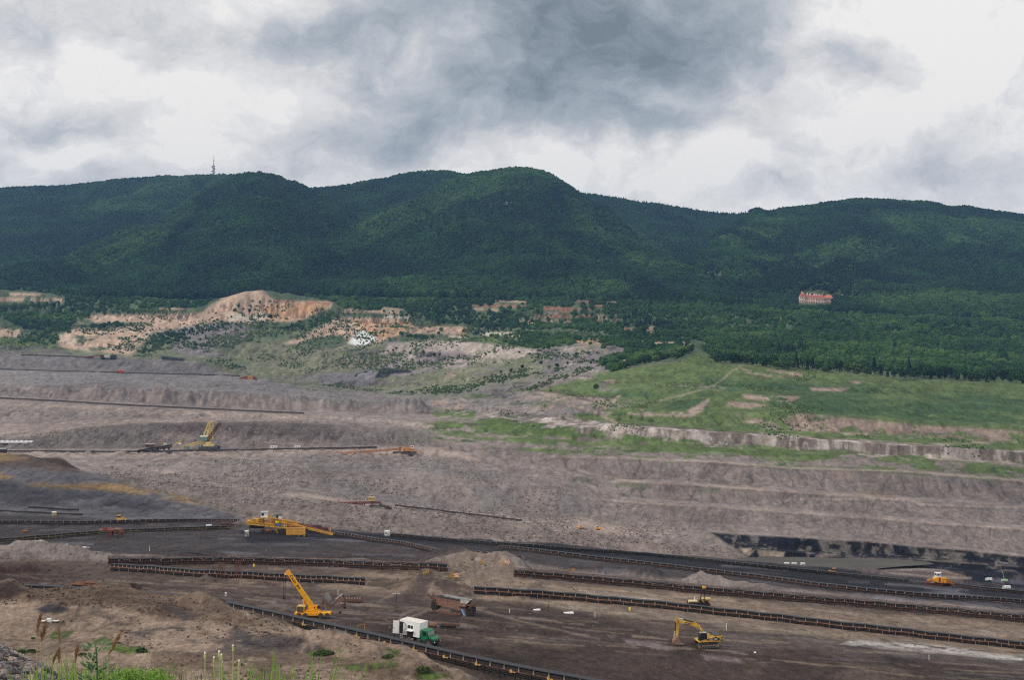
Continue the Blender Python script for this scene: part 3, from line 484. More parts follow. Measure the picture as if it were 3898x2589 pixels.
patch([(88, 483), (128, 486), (150, 494), (140, 495), (100, 490)], (136, 112, 80), soft=2, wob=1.5, brk=.25, bs=12, Y=(640, 960))
patch([(L_, 480), (0, 482), (40, 488), (140, 498), (190, 510), (150, 514), (0, 502), (L_, 500)], (66, 64, 70), soft=4, wob=4, brk=.35, bs=40, Y=(590, 960))
# --- black coal floor
patch([(L_, 508), (0, 515), (200, 523), (270, 525), (340, 530), (386, 534), (455, 541), (507, 541), (553, 543), (646, 554), (700, 558), (748, 561), (802, 566), (856, 572), (922, 573), (1024, 577), (R_, 588), (R_, 632), (1024, 611), (735, 584), (640, 576), (515, 563), (480, 553), (455, 560), (420, 566), (300, 560), (230, 560), (110, 562), (0, 556), (L_, 545)], 'dark', soft=1.5, wob=1.5, Y=(430, 880))
patch([(240, 533), (340, 531), (386, 534), (507, 541), (553, 543), (700, 557), (802, 566), (900, 576), (1024, 592), (R_, 600), (R_, 612), (1024, 602), (870, 590), (735, 575), (600, 560), (480, 548), (350, 540), (250, 545)], 'black', soft=2.5, wob=2, Y=(440, 880))
patch([(940, 568), (1024, 574), (R_, 588), (R_, 600), (1024, 590), (985, 585), (955, 577)], 'coal', soft=2, wob=2, Y=(700, 880))
patch([(0, 526), (120, 530), (240, 530), (240, 534), (100, 545), (0, 552)], 'dark', soft=2, Y=(440, 700))
for k in range(190):    # pale wet streaks and dust lines along the floor
    u = random.uniform(-100, 1150); v = random.uniform(522, 572) + max(0, (u - 480)) * 0.062
    w = random.uniform(15, 90); sl = random.uniform(-0.02, 0.07) + (0.055 if u > 480 else 0)
    c = random.choice(['slate', 'slate', (74, 66, 66), 'black', 'wet', (86, 80, 82)])
    stroke([(u, v), (u + w, v + w * sl)], random.uniform(.8, 3.0), c, soft=1.0, op=random.uniform(.4, .85), wob=1.0, brk=.35, bs=14, Y=(430, 860))
patch([(855, 568), (890, 570), (962, 574), (965, 580), (900, 578), (862, 575)], (96, 84, 82), soft=1.5, wob=1, op=.85, Y=(780, 880))
stroke([(880, 573), (930, 577), (972, 579)], 2.2, 'path', op=.7, Y=(760, 880)); stroke([(940, 571), (965, 577), (968, 580)], 2.0, 'sand', op=.6, Y=(760, 880))
for a in [((912, 594), (950, 592), (985, 597), (1024, 602), (1024, 604), (960, 600)), ((850, 596), (1000, 606), (1010, 608), (900, 602))]:
    patch(a, 'wet', soft=2, wob=1.5, brk=.35, bs=10, op=.9, Y=(430, 700))
patch([(330, 544), (420, 552), (480, 561), (450, 562), (380, 552)], (92, 78, 76), soft=3, op=.5, Y=(430, 560))
# --- near pit floor
patch([(L_, 556), (0, 562), (110, 563), (300, 566), (455, 572), (515, 577), (735, 597), (1024, 622), (R_, 645), (R_, 720), (1024, 720), (600, 700), (467, 700), (430, 662), (407, 649), (300, 632), (237, 614), (216, 604), (100, 590), (0, 588), (L_, 588)], 'brown', soft=2, wob=2, Y=(204, 435))
patch([(230, 570), (336, 572), (455, 580), (500, 588), (600, 602), (500, 606), (430, 598), (336, 592), (230, 582)], 'sand', soft=4, wob=3, brk=.25, bs=20, Y=(300, 435))
patch([(500, 578), (735, 600), (1024, 626), (R_, 650), (R_, 690), (1024, 654), (880, 636), (735, 620), (600, 606), (480, 595), (455, 580)], 'sand', soft=3, wob=2.5, brk=.10, bs=22, Y=(300, 430))
patch([(540, 589), (735, 606), (1024, 633), (1024, 638), (735, 611), (600, 598)], (112, 98, 88), soft=3, wob=2, op=.7, Y=(300, 430))
patch([(500, 600), (580, 604), (640, 612), (735, 622), (880, 638), (1024, 654), (R_, 678), (R_, 682), (1024, 658), (860, 642), (720, 626), (600, 616), (540, 606)], 'lsand', soft=2.5, wob=2, op=.6, Y=(280, 400))
patch([(L_, 575), (0, 578), (60, 577), (100, 582), (200, 586), (260, 590), (360, 596), (480, 604), (420, 612), (300, 610), (200, 600), (100, 590), (0, 584), (L_, 584)], 'dbrown', soft=3, wob=3, brk=.3, bs=18, op=.7, Y=(270, 400))
patch([(0, 568), (28, 566), (50, 574), (40, 582), (0, 583), (-100, 580), (-100, 566)], (66, 52, 50), soft=2, wob=2, Y=(330, 400))
patch([(300, 612), (430, 604), (560, 612), (700, 640), (900, 656), (1024, 672), (R_, 690), (R_, 740), (1024, 740), (560, 700), (440, 655), (380, 640)], 'dbrown', soft=5, wob=5, brk=.32, bs=24, op=.75, Y=(210, 330))
patch([(700, 630), (860, 640), (1024, 655), (R_, 680), (R_, 690), (1024, 670), (850, 655), (700, 642)], (92, 84, 82), soft=3, wob=3, brk=.3, bs=20, op=.7, Y=(240, 340))
patch([(850, 641), (940, 647), (1024, 658), (1024, 662), (900, 651), (840, 645)], (170, 165, 162), soft=1.5, wob=1.5, brk=.38, bs=8, op=.9, Y=(240, 360))
patch([(612, 639), (650, 643), (680, 650), (660, 652), (620, 645)], (124, 112, 112), soft=1.5, wob=1.5, brk=.3, bs=5, op=.8, Y=(230, 320))
patch([(700, 655), (740, 659), (745, 664), (705, 662)], (124, 112, 112), soft=1.5, wob=1.5, brk=.3, bs=5, op=.7, Y=(230, 320))
patch([(0, 563), (15, 562), (22, 568), (12, 572), (0, 570)], (150, 142, 132), soft=2, wob=2, brk=.35, bs=8, Y=(380, 440))
patch([(0, 558), (110, 563), (140, 570), (60, 570), (0, 568)], (98, 86, 78), soft=2, wob=2, op=.8, Y=(390, 440))
patch([(440, 560), (470, 550), (505, 555), (520, 575), (500, 590), (460, 585), (430, 575)], (122, 108, 96), soft=3, wob=2, op=.7, Y=(330, 470))
patch([(525, 565), (600, 572), (720, 585), (800, 590), (735, 592), (600, 583), (530, 576)], (100, 92, 88), soft=2, wob=2, brk=.4, bs=9, op=.8, Y=(410, 470))
for k in range(240):   # wheel tracks and graded streaks on the pit floor
    u = random.uniform(-60, 1100); 
    f = random.random(); vb = np.interp(u, [-60, 187, 440, 700, 1024], [590, 600, 640, 660, 690]); vt = np.interp(u, [-60, 187, 472, 735, 1024], [570, 580, 598, 622, 656])
    v = vt + (vb - vt) * f; w = random.uniform(18, 110); sl = random.uniform(0.03, 0.13)
    c = random.choice(['sand', 'dbrown', (104, 92, 84), (128, 114, 102), (58, 50, 50), (120, 106, 94), 'slate'])
    stroke([(u, v), (u + w * .5, v + w * sl * .5 + random.uniform(-1, 1)), (u + w, v + w * sl)], random.uniform(.7, 2.0), c, soft=.7, op=random.uniform(.4, .85), wob=.5, brk=.28, bs=7, Y=(206, 400))
for k in range(60):
    u = random.uniform(480, 1080); v = np.interp(u, [480, 735, 1024], [587, 607, 634]) + random.uniform(-6, 9); w = random.uniform(20, 90)
    stroke([(u, v), (u + w, v + w * .09)], random.uniform(.5, 1.5), random.choice([(150, 136, 124), (106, 92, 84), (96, 84, 78), (132, 124, 122)]), soft=.7, op=random.uniform(.4, .8), wob=.5, brk=.28, bs=8, Y=(330, 420))
# mine road over the ramp
patch([(404, 592), (414, 585), (421, 575), (436, 574), (432, 585), (428, 596), (420, 604), (405, 608), (380, 606)], (72, 62, 62), soft=1.5, wob=1, op=.8, Y=(300, 420))
for a in [((436, 575), (460, 570), (478, 560), (492, 551)), ((440, 580), (470, 572), (490, 560), (500, 550)), ((380, 601), (404, 590), (418, 576)), ((430, 590), (460, 605), (520, 622), (600, 640)), ((395, 628), (402, 615), (416, 610), (450, 611)), ((406, 630), (412, 617), (426, 612))]:
    stroke(a, 1.6, (140, 126, 112), soft=1, op=.6, wob=.6, Y=(240, 460)); stroke([(x, y + 2) for x, y in a], 1.2, (88, 76, 72), soft=1, op=.6, wob=.6, Y=(240, 460))
# --- foreground bench
patch([(L_, 560), (0, 580), (100, 584), (200, 592), (237, 609), (300, 628), (407, 645), (467, 675), (520, 720), (600, 800), (L_, 800)], (138, 121, 107), soft=1.5, wob=1, Y=(100, 245))
patch([(L_, 580), (0, 582), (100, 584), (200, 593), (237, 610), (260, 625), (200, 622), (150, 618), (100, 606), (40, 602), (L_, 600)], (108, 92, 80), soft=2.5, wob=3, Y=(190, 245))
patch([(-60, 584), (12, 583), (28, 592), (10, 600), (-60, 602)], 'dbrown', soft=2, wob=2, brk=.25, bs=6, Y=(190, 245))
patch([(35, 610), (48, 604), (62, 606), (72, 611), (58, 614), (42, 614)], (62, 60, 64), soft=1.5, wob=1.5, Y=(190, 245))
for a in [((90, 612), (130, 625), (180, 645), (240, 665), (225, 668), (170, 650), (120, 632)), ((110, 606), (160, 622), (220, 640), (280, 660), (260, 668), (200, 648), (140, 628)), ((150, 600), (236, 625), (300, 655), (270, 655), (200, 632)), ((236, 632), (262, 634), (300, 640), (308, 652), (270, 655), (240, 642))]:
    patch(a, (76, 70, 72), soft=3, wob=3, brk=.34, bs=6, op=.85, Y=(150, 245))
patch([(262, 624), (300, 630), (360, 637), (400, 645), (460, 672), (440, 668), (380, 648), (330, 645), (290, 636)], (150, 130, 116), soft=2, wob=1.5, op=.8, Y=(150, 245))
patch([(268, 640), (290, 637), (310, 641), (326, 652), (300, 656), (272, 652)], (84, 78, 78), soft=2, wob=2, brk=.2, bs=5, Y=(150, 245))
patch([(150, 650), (300, 655), (440, 668), (480, 690), (300, 690), (150, 690)], (104, 88, 76), soft=4, wob=4, brk=.3, bs=6, op=.8, Y=(140, 245))
stroke([(0, 641), (60, 642), (90, 644), (120, 640)], .9, (100, 86, 78), op=.5, Y=(150, 230)); stroke([(30, 670), (80, 671), (160, 668)], .9, (90, 76, 68), op=.5, Y=(150, 230))
for a in [((44, 636), (58, 632), (73, 632), (68, 638), (54, 641)), ((90, 642), (104, 638), (116, 645), (145, 650), (150, 655), (128, 656), (104, 651)), ((308, 654), (330, 650), (334, 654), (314, 659)), ((3, 657), (16, 659), (14, 663), (4, 662)), ((20, 650), (28, 650), (30, 655), (20, 656)), ((338, 668), (360, 667), (395, 664), (400, 668), (380, 671), (350, 672)), ((415, 676), (430, 671), (452, 678), (440, 681), (420, 681)), ((385, 650), (400, 652), (398, 660), (388, 662))]:
    patch(a, (64, 78, 50), soft=1.6, wob=2.2, brk=.45, bs=1.6, Y=(120, 245), seed=3); patch(a, (84, 104, 50), soft=1.6, wob=2.2, brk=.55, bs=.9, Y=(120, 245), seed=5)
patch([(46, 637), (58, 633), (72, 633), (66, 638)], 'lgreen', soft=1.2, wob=1, brk=.3, bs=2, op=.7, Y=(120, 245)); patch([(92, 642), (106, 641), (125, 648), (112, 650)], 'lgreen', soft=1.2, wob=1, brk=.3, bs=2, op=.6, Y=(120, 245))
# near bank under the camera: grass and gravel
m = TY < 60
g = fbm(TX[m] / 1.5, TY[m] / 1.5, 4, seed=61)[:, None] * .5 + .5
col[m] = al((70, 78, 46)) * g + al((84, 76, 60)) * (1 - g)
# dusty flats paler, steep faces darker: slope shading put into the albedo
mm = (TY > 850) & (TY < 2400) & (np.abs(col[..., 0] / np.maximum(col[..., 1], 1e-4) - 1.22) < .25)
fl = np.clip((0.05 - slope0) / 0.05, 0, 1); st = np.clip((slope0 - .10) / .15, 0, 1)
tnt = 1 + .16 * fl - .16 * st
col = np.where(mm[..., None], col * tnt[..., None], col)
# broad mottling of the albedo
mot = lodnoise(110, 3.5, 5, 71, .62); mot2 = lodnoise(9, 2.5, 3, 87, .75)
mot3 = lodnoise(3.5, 2.5, 2, 97, .9)
col = col * np.clip(1 + 0.36 * mot + 0.40 * mot2 + .36 * mot3, .35, 2.0)[..., None]
col = np.clip(col, 0.002, 0.9)

def grid_mesh(name, X, Y, Z, color=None, material=None):
    nr, nc = X.shape
    me = bpy.data.meshes.new(name)
    co = np.stack([X, Y, Z], -1).reshape(-1, 3).astype(np.float32)
    me.vertices.add(nr * nc); me.vertices.foreach_set('co', co.ravel())
    i = np.arange(nr * nc).reshape(nr, nc)
    q = np.stack([i[:-1, :-1], i[:-1, 1:], i[1:, 1:], i[1:, :-1]], -1).reshape(-1, 4)
    nf = len(q)
    me.loops.add(nf * 4); me.loops.foreach_set('vertex_index', q.ravel().astype(np.int32))
    me.polygons.add(nf); me.polygons.foreach_set('loop_start', np.arange(0, nf * 4, 4, dtype=np.int32))
    me.polygons.foreach_set('use_smooth', np.ones(nf, bool))
    me.update(calc_edges=True)
    if color is not None:
        a = me.color_attributes.new('soil', 'FLOAT_COLOR', 'POINT')
        c = np.concatenate([color.reshape(-1, 3), np.ones((nr * nc, 1))], 1).astype(np.float32)
        a.data.foreach_set('color', c.ravel())
    if material: me.materials.append(material)
    o = bpy.data.objects.new(name, me); C.objects.link(o); return o

def ground_material():
    m = bpy.data.materials.new("soil"); m.use_nodes = True
    t = m.node_tree; b = t.nodes['Principled BSDF']; b.inputs['Roughness'].default_value = 0.95
    b.inputs['Specular IOR Level'].default_value = 0.12
    at = t.nodes.new('ShaderNodeAttribute'); at.attribute_name = 'soil'
    co = t.nodes.new('ShaderNodeTexCoord')
    def nz(scale, det, rough, sx=1):
        n = t.nodes.new('ShaderNodeTexNoise'); n.inputs['Scale'].default_value = scale; n.inputs['Detail'].default_value = det; n.inputs['Roughness'].default_value = rough
        mp = t.nodes.new('ShaderNodeMapping'); mp.inputs['Scale'].default_value = (sx, 1, 1)
        t.links.new(co.outputs['Object'], mp.inputs['Vector']); t.links.new(mp.outputs[0], n.inputs['Vector']); return n
    def mth(op, a, b_):
        n = t.nodes.new('ShaderNodeMath'); n.operation = op
        for i, x in enumerate((a, b_)):
            if isinstance(x, (int, float)): n.inputs[i].default_value = x
            else: t.links.new(x, n.inputs[i])
        return n.outputs[0]
    a = nz(0.16, 9, 0.75); c = nz(0.9, 6, 0.8); w_ = nz(0.03, 8, .7)
    f = mth('ADD', mth('MULTIPLY', a.outputs['Fac'], 1.6), mth('MULTIPLY', c.outputs['Fac'], 2.0))
    f = mth('ADD', f, mth('MULTIPLY', w_.outputs['Fac'], .8)); f = mth('MAXIMUM', mth('ADD', f, -1.2), .2)
    mul = t.nodes.new('ShaderNodeVectorMath'); mul.operation = 'SCALE'
    t.links.new(at.outputs['Color'], mul.inputs[0]); t.links.new(f, mul.inputs['Scale'])
    t.links.new(mul.outputs[0], b.inputs['Base Color'])
    bp = t.nodes.new('ShaderNodeBump'); bp.inputs['Strength'].default_value = 0.9; bp.inputs['Distance'].default_value = 1.6
    t.links.new(a.outputs['Fac'], bp.inputs['Height'])
    bp2 = t.nodes.new('ShaderNodeBump'); bp2.inputs['Strength'].default_value = 0.6; bp2.inputs['Distance'].default_value = 0.25
    t.links.new(c.outputs['Fac'], bp2.inputs['Height']); t.links.new(bp.outputs[0], bp2.inputs['Normal']); t.links.new(bp2.outputs[0], b.inputs['Normal'])
    return m
M_soil = ground_material()
ground = grid_mesh("ground", TX, TY, TZ, col, M_soil); tag(ground, kind='structure')

# ground look-ups
def gz(x, Y):
    """terrain height at world x, Y"""
    u = 512 + F * x / Y
    c = (u - U0) / DU; i = int(min(max(math.floor(c), 0), NU - 2)); t = c - i
    a = np.interp(Y, TY[:, i], TZ[:, i]); b = np.interp(Y, TY[:, i + 1], TZ[:, i + 1])
    return float(a * (1 - t) + b * t)
def on(u, v, ymin=120, ymax=9999):
    """first ground point seen at column u, row v"""
    i = int(round((u - U0) / DU)); i = min(max(i, 0), NU - 1)
    pv = PV[:, i]; y = TY[:, i]
    k = np.where((y > ymin) & (y < ymax) & (pv <= v))[0]
    k = int(k[0]) if len(k) else NR - 1
    if k > 0 and pv[k - 1] > pv[k]:
        t = (pv[k - 1] - v) / (pv[k - 1] - pv[k]); t = min(max(t, 0), 1)
    else: t = 1
    Y = y[k - 1] + (y[k] - y[k - 1]) * t
    x = (u - 512) / F * Y
    return Vector((x, Y, gz(x, Y)))
# ------------------------------------------------------------------ hills
def hill(ridge, base_Y, base_v, power=1.0, back=0.45):
    a = np.array(ridge, float)
    return dict(u=a[:, 0], v=a[:, 1], Y=a[:, 2], bY=base_Y, bv=base_v, p=power, back=back)
HILLS = [
 hill([(-260, 192, 5400), (0, 187.5, 5400), (70, 184, 5400), (100, 181, 5400), (130, 178, 5400), (170, 176.5, 5400), (176, 178, 5400), (200, 175.5, 5400), (228, 174.5, 5400), (260, 178, 5400), (300, 195, 5400), (360, 240, 5300)], 3900, 285, .9),
 hill([(-260, 320, 3200), (-100, 300, 3300), (0, 272, 3400), (30, 266, 3500), (65, 256, 3700), (100, 243, 3800), (130, 229, 3900), (160, 210, 4000), (186, 194, 4100), (205, 184, 4150), (230, 177, 4200), (237, 173, 4250), (255, 171, 4250), (275, 174, 4250), (290, 180, 4250), (310, 188, 4250), (340, 203, 4200), (380, 232, 4000), (420, 262, 3700), (450, 292, 3400), (480, 320, 3200)], 3050, 298, .85),
 hill([(250, 215, 4900), (290, 196, 4900), (310, 186.5, 4900), (340, 184, 4900), (380, 178.5, 4900), (400, 174.5, 4900), (420, 171, 4900), (440, 169, 4900), (455, 170, 4900), (470, 173.5, 4900), (500, 190, 4800), (540, 215, 4600)], 3700, 275, .9),
 hill([(250, 300, 3200), (280, 278, 3300), (304, 263, 3450), (330, 246, 3600), (360, 230, 3800), (390, 212, 3950), (416, 196, 4100), (440, 184, 4200), (460, 175.5, 4250), (475, 173, 4250), (500, 170, 4250), (525, 169, 4250), (545, 172, 4250), (560, 179, 4250), (577, 191, 4200), (600, 206, 4100), (629, 222, 4000), (655, 238, 3900), (676, 253, 3750), (700, 272, 3500), (730, 300, 3200), (760, 322, 2950)], 3020, 300, .85),
 hill([(480, 230, 5300), (540, 205, 5400), (581, 192, 5400), (610, 197, 5400), (640, 201, 5400), (680, 207, 5400), (710, 211, 5400), (740, 213.5, 5400), (770, 211, 5400), (800, 215, 5300), (860, 240, 5200)], 3800, 285, 1.0),
 hill([(640, 300, 3300), (690, 262, 3700), (710, 244, 3950), (730, 226, 4200), (745, 216, 4400), (760, 211.5, 4500), (781, 208.5, 4600), (824, 202.5, 4600), (845, 200, 4600), (867, 200, 4600), (911, 201.5, 4600), (935, 203, 4600), (954, 206.5, 4600), (966, 205, 4600), (985, 208, 4600), (1024, 213, 4600), (1100, 224, 4600), (1280, 245, 4600)], 3050, 302, 1.0),
 hill([(650, 275, 3600), (685, 255, 3800), (720, 238, 4000), (774, 222, 4200), (820, 232, 4100), (860, 250, 3900), (900, 275, 3600)], 3200, 300, .9),
 hill([(770, 300, 3350), (800, 288, 3450), (830, 276, 3550), (864, 250, 3800), (900, 240, 4000), (950, 246, 4000), (1024, 262, 3900), (1100, 280, 3800), (1200, 300, 3500)], 3150, 306, .9),
 hill([(780, 304, 3090), (800, 297, 3130), (815, 290, 3180), (829, 285.5, 3210), (845, 289, 3190), (865, 298, 3130), (880, 306, 3080)], 3040, 304, 1.0),
 hill([(730, 330, 2800), (760, 315, 2920), (785, 305.5, 3000), (800, 303.5, 3020), (832, 303.5, 3020), (850, 307, 3000), (880, 314, 2950), (940, 322, 2900), (1024, 330, 2850)], 2780, 322, .9, back=.15),
]
hu = np.arange(-250, 1271, 2.5)
hY = np.concatenate([np.linspace(2760, 3300, 60), np.linspace(3310, 4700, 130), np.linspace(4715, 5700, 50), [6200, 7000]])
HU, HY = np.meshgrid(hu, hY)
HX = (HU - 512) / F * HY
bz = None
base_v5 = np.interp(hu, [p[0] for p in LINES[-1]['pts']], [p[1] for p in LINES[-1]['pts']]); base_Y5 = np.interp(hu, [p[0] for p in LINES[-1]['pts']], [p[2] for p in LINES[-1]['pts']])
zb = (HV - base_v5) / F * base_Y5
HZ = np.broadcast_to(zb[None] - 25 - np.clip(base_Y5[None] - HY, 0, 999) * 0.3, HY.shape).copy() + np.clip(HY - base_Y5[None], 0, 9999) * 0.02
for hi_, h in enumerate(HILLS):
    rv = smooth(np.interp(hu, h['u'], h['v']), 1.2) + (3.6 if hi_ < 8 else 0); rY = smooth(np.interp(hu, h['u'], h['Y']), 3)
    rz = (HV - rv) / F * rY
    z0 = (HV - h['bv']) / F * h['bY'] - 10
    t = np.clip((HY - h['bY']) / np.maximum(rY - h['bY'], 60)[None], -0.5, 1)
    ts = np.sign(t) * np.abs(t) ** h['p']
    z = np.where(ts >= 0, z0 + (rz[None] - z0) * ts, z0 - 260 * np.abs(ts))
    over = np.clip(HY - rY[None], 0, 99999)
    z = np.where(over > 0, rz[None] - over * h['back'], z)
    # round the crest
    z -= 14 * np.exp(-(over + np.clip(rY[None] - HY, 0, 9e9)) / 90) * 0
    out_u = (hu < h['u'][0]) | (hu > h['u'][-1])
    z = np.where(out_u[None], -400, z)
    d = HZ - z; k = 18.0
    HZ = np.maximum(HZ, z) + k * 0.25 * np.clip(1 - np.abs(d) / k, 0, 1) ** 2
far_w = np.clip((HY - 3050) / 400, 0, 1)
rw = np.clip(np.min(np.stack([np.abs(HY - q_) for q_ in (4250, 4600, 4900, 5400)]), 0) / 260, .12, 1)
HZ += far_w * rw * (44 * fbm(HX / 420, HY / 420, 5, seed=91) - 48 * np.clip(1 - np.abs(fbm(HX / 300 + .3 * fbm(HX / 400, HY / 400, 2, seed=96), HY / 900, 4, seed=95)) * 3, 0, 1))
M_forestfloor = mat("forest_floor", al((86, 94, 70)) * 0.9, rough=1, var=.45, scale=.03)
hills = grid_mesh("hills", HX, HY, HZ, None, M_forestfloor); tag(hills, kind='structure')
def hz_arr(x, y):
    u = 512 + F * x / y
    ci = np.clip((u - hu[0]) / 2.5, 0, len(hu) - 1.001); i = ci.astype(int); t = ci - i
    ri = np.interp(y, hY, np.arange(len(hY))); j = np.clip(ri.astype(int), 0, len(hY) - 2); s = ri - j
    return (HZ[j, i] * (1 - t) + HZ[j, i + 1] * t) * (1 - s) + (HZ[j + 1, i] * (1 - t) + HZ[j + 1, i + 1] * t) * s
def gz_arr(x, y):
    u = 512 + F * x / y
    c = np.clip((u - U0) / DU, 0, NU - 1.001); i = c.astype(int)
    out_ = np.empty_like(x)
    for k in np.unique(i):
        m = i == k
        out_[m] = np.interp(y[m], TY[:, k], TZ[:, k])
    return out_

# ------------------------------------------------------------------ forest masses (stuff)
def leaf_material(name, cols, rough=0.9):
    m = bpy.data.materials.new(name); m.use_nodes = True
    t = m.node_tree; b = t.nodes['Principled BSDF']; b.inputs['Roughness'].default_value = rough; b.inputs['Specular IOR Level'].default_value = 0.15
    oi = t.nodes.new('ShaderNodeObjectInfo'); r = t.nodes.new('ShaderNodeValToRGB')
    e = r.color_ramp.elements
    e[0].position = 0; e[0].color = (*cols[0], 1); e[1].position = 1; e[1].color = (*cols[-1], 1)
    for k, c in enumerate(cols[1:-1]):
        x = e.new((k + 1) / (len(cols) - 1)); x.color = (*c, 1)
    g = t.nodes.new('ShaderNodeNewGeometry'); n = t.nodes.new('ShaderNodeTexNoise'); n.inputs['Scale'].default_value = 0.006; n.inputs['Detail'].default_value = 5
    t.links.new(g.outputs['Position'], n.inputs['Vector'])
    a = t.nodes.new('ShaderNodeMath'); a.operation = 'MULTIPLY_ADD'; a.inputs[1].default_value = 2.4; a.inputs[2].default_value = -1.2
    t.links.new(n.outputs['Fac'], a.inputs[0])
    ad = t.nodes.new('ShaderNodeMath'); ad.operation = 'ADD'; t.links.new(a.outputs[0], ad.inputs[0])
    rr = t.nodes.new('ShaderNodeMath'); rr.operation = 'MULTIPLY_ADD'; rr.inputs[1].default_value = .55; rr.inputs[2].default_value = .2
    t.links.new(oi.outputs['Random'], rr.inputs[0]); t.links.new(rr.outputs[0], ad.inputs[1])
    t.links.new(ad.outputs[0], r.inputs['Fac'])
    n2 = t.nodes.new('ShaderNodeTexNoise'); n2.inputs['Scale'].default_value = 0.55; n2.inputs['Detail'].default_value = 4
    t.links.new(g.outputs['Position'], n2.inputs['Vector'])
    mr = t.nodes.new('ShaderNodeMapRange'); mr.inputs['From Min'].default_value = .3; mr.inputs['From Max'].default_value = .7; mr.inputs['To Min'].default_value = .55; mr.inputs['To Max'].default_value = 1.45
    t.links.new(n2.outputs['Fac'], mr.inputs['Value'])
    v = t.nodes.new('ShaderNodeVectorMath'); v.operation = 'SCALE'; t.links.new(r.outputs['Color'], v.inputs[0]); t.links.new(mr.outputs[0], v.inputs['Scale'])
    t.links.new(v.outputs[0], b.inputs['Base Color'])
    return m
M_beech = leaf_material("beech_foliage", [al((14, 30, 20)), al((20, 42, 24)), al((28, 54, 28)), al((40, 68, 34))])
M_young = leaf_material("young_foliage", [al((28, 50, 28)), al((38, 64, 34)), al((52, 78, 40)), al((72, 94, 50))])
M_pine = leaf_material("conifer_foliage", [al((16, 30, 22)), al((22, 38, 26)), al((28, 46, 30)), al((36, 56, 34))])
def scatter(name, pts, scl, material, kind='round', label=None):
    me = bpy.data.meshes.new(name); n = len(pts)
    me.vertices.add(n); me.vertices.foreach_set('co', pts.astype(np.float32).ravel())
    a = me.attributes.new('sc', 'FLOAT', 'POINT'); a.data.foreach_set('value', scl.astype(np.float32))
    o = bpy.data.objects.new(name, me); C.objects.link(o)
    g = bpy.data.node_groups.new(name, 'GeometryNodeTree')
    g.interface.new_socket('Geometry', in_out='INPUT', socket_type='NodeSocketGeometry'); g.interface.new_socket('Geometry', in_out='OUTPUT', socket_type='NodeSocketGeometry')
    gi = g.nodes.new('NodeGroupInput'); go = g.nodes.new('NodeGroupOutput'); k = g.links.new
    join = g.nodes.new('GeometryNodeJoinGeometry')
    for s in range(4):
        if kind == 'round':
            ic = g.nodes.new('GeometryNodeMeshIcoSphere'); ic.inputs['Radius'].default_value = 1; ic.inputs['Subdivisions'].default_value = 4
            zs = (1, 1, 1.05)
        elif kind == 'rock':
            ic = g.nodes.new('GeometryNodeMeshIcoSphere'); ic.inputs['Radius'].default_value = 1; ic.inputs['Subdivisions'].default_value = 2
        else:
            ic = g.nodes.new('GeometryNodeMeshCone'); ic.inputs['Vertices'].default_value = 9; ic.inputs['Side Segments'].default_value = 7; ic.inputs['Radius Bottom'].default_value = .62; ic.inputs['Depth'].default_value = 3.2
            zs = (1, 1, 1)
        sp = g.nodes.new('GeometryNodeSetPosition'); k(ic.outputs['Mesh'], sp.inputs['Geometry'])
        nz = g.nodes.new('ShaderNodeTexNoise'); nz.noise_dimensions = '4D'; nz.inputs['W'].default_value = s * 7.3 + 1; nz.inputs['Scale'].default_value = 1.9 if kind == 'round' else 3; nz.inputs['Detail'].default_value = 3; nz.inputs['Roughness'].default_value = .65
        nm = g.nodes.new('GeometryNodeInputNormal')
        mp = g.nodes.new('ShaderNodeMath'); mp.operation = 'MULTIPLY_ADD'; mp.inputs[1].default_value = 2.4 if kind == 'round' else .8; mp.inputs[2].default_value = -1.2 if kind == 'round' else -.4
        k(nz.outputs['Fac'], mp.inputs[0])
        vs = g.nodes.new('ShaderNodeVectorMath'); vs.operation = 'SCALE'; k(nm.outputs[0], vs.inputs[0]); k(mp.outputs[0], vs.inputs['Scale'])
        k(vs.outputs[0], sp.inputs['Offset'])
        gti = g.nodes.new('GeometryNodeGeometryToInstance'); k(sp.outputs[0], gti.inputs[0]); k(gti.outputs[0], join.inputs[0])
    sm = g.nodes.new('GeometryNodeSetMaterial'); sm.inputs['Material'].default_value = material; k(join.outputs[0], sm.inputs['Geometry'])
    iop = g.nodes.new('GeometryNodeInstanceOnPoints'); k(gi.outputs[0], iop.inputs['Points']); k(sm.outputs[0], iop.inputs['Instance'])
    iop.inputs['Pick Instance'].default_value = True
    ri = g.nodes.new('FunctionNodeRandomValue'); ri.data_type = 'INT'; ri.inputs['Min'].default_value = 0; ri.inputs['Max'].default_value = 3
    io = [s for s in ri.outputs if s.type == 'INT'][0]; ii = [s for s in ri.inputs if s.type == 'INT']
    ii[0].default_value = 0; ii[1].default_value = 3
    k(io, iop.inputs['Instance Index'])
    rr = g.nodes.new('FunctionNodeRandomValue'); rr.data_type = 'FLOAT_VECTOR'; rr.inputs['Min'].default_value = (-.15, -.15, 0); rr.inputs['Max'].default_value = (.15, .15, 6.28)
    k(rr.outputs['Value'], iop.inputs['Rotation'])
    na = g.nodes.new('GeometryNodeInputNamedAttribute'); na.data_type = 'FLOAT'; na.inputs['Name'].default_value = 'sc'
    k(na.outputs['Attribute'], iop.inputs['Scale'])
    k(iop.outputs[0], go.inputs[0])
    md = o.modifiers.new('scatter', 'NODES'); md.node_group = g
    tag(o, label, 'forest' if 'forest' in name else ('rubble' if kind == 'rock' else 'bushes'), kind='stuff')
    return o
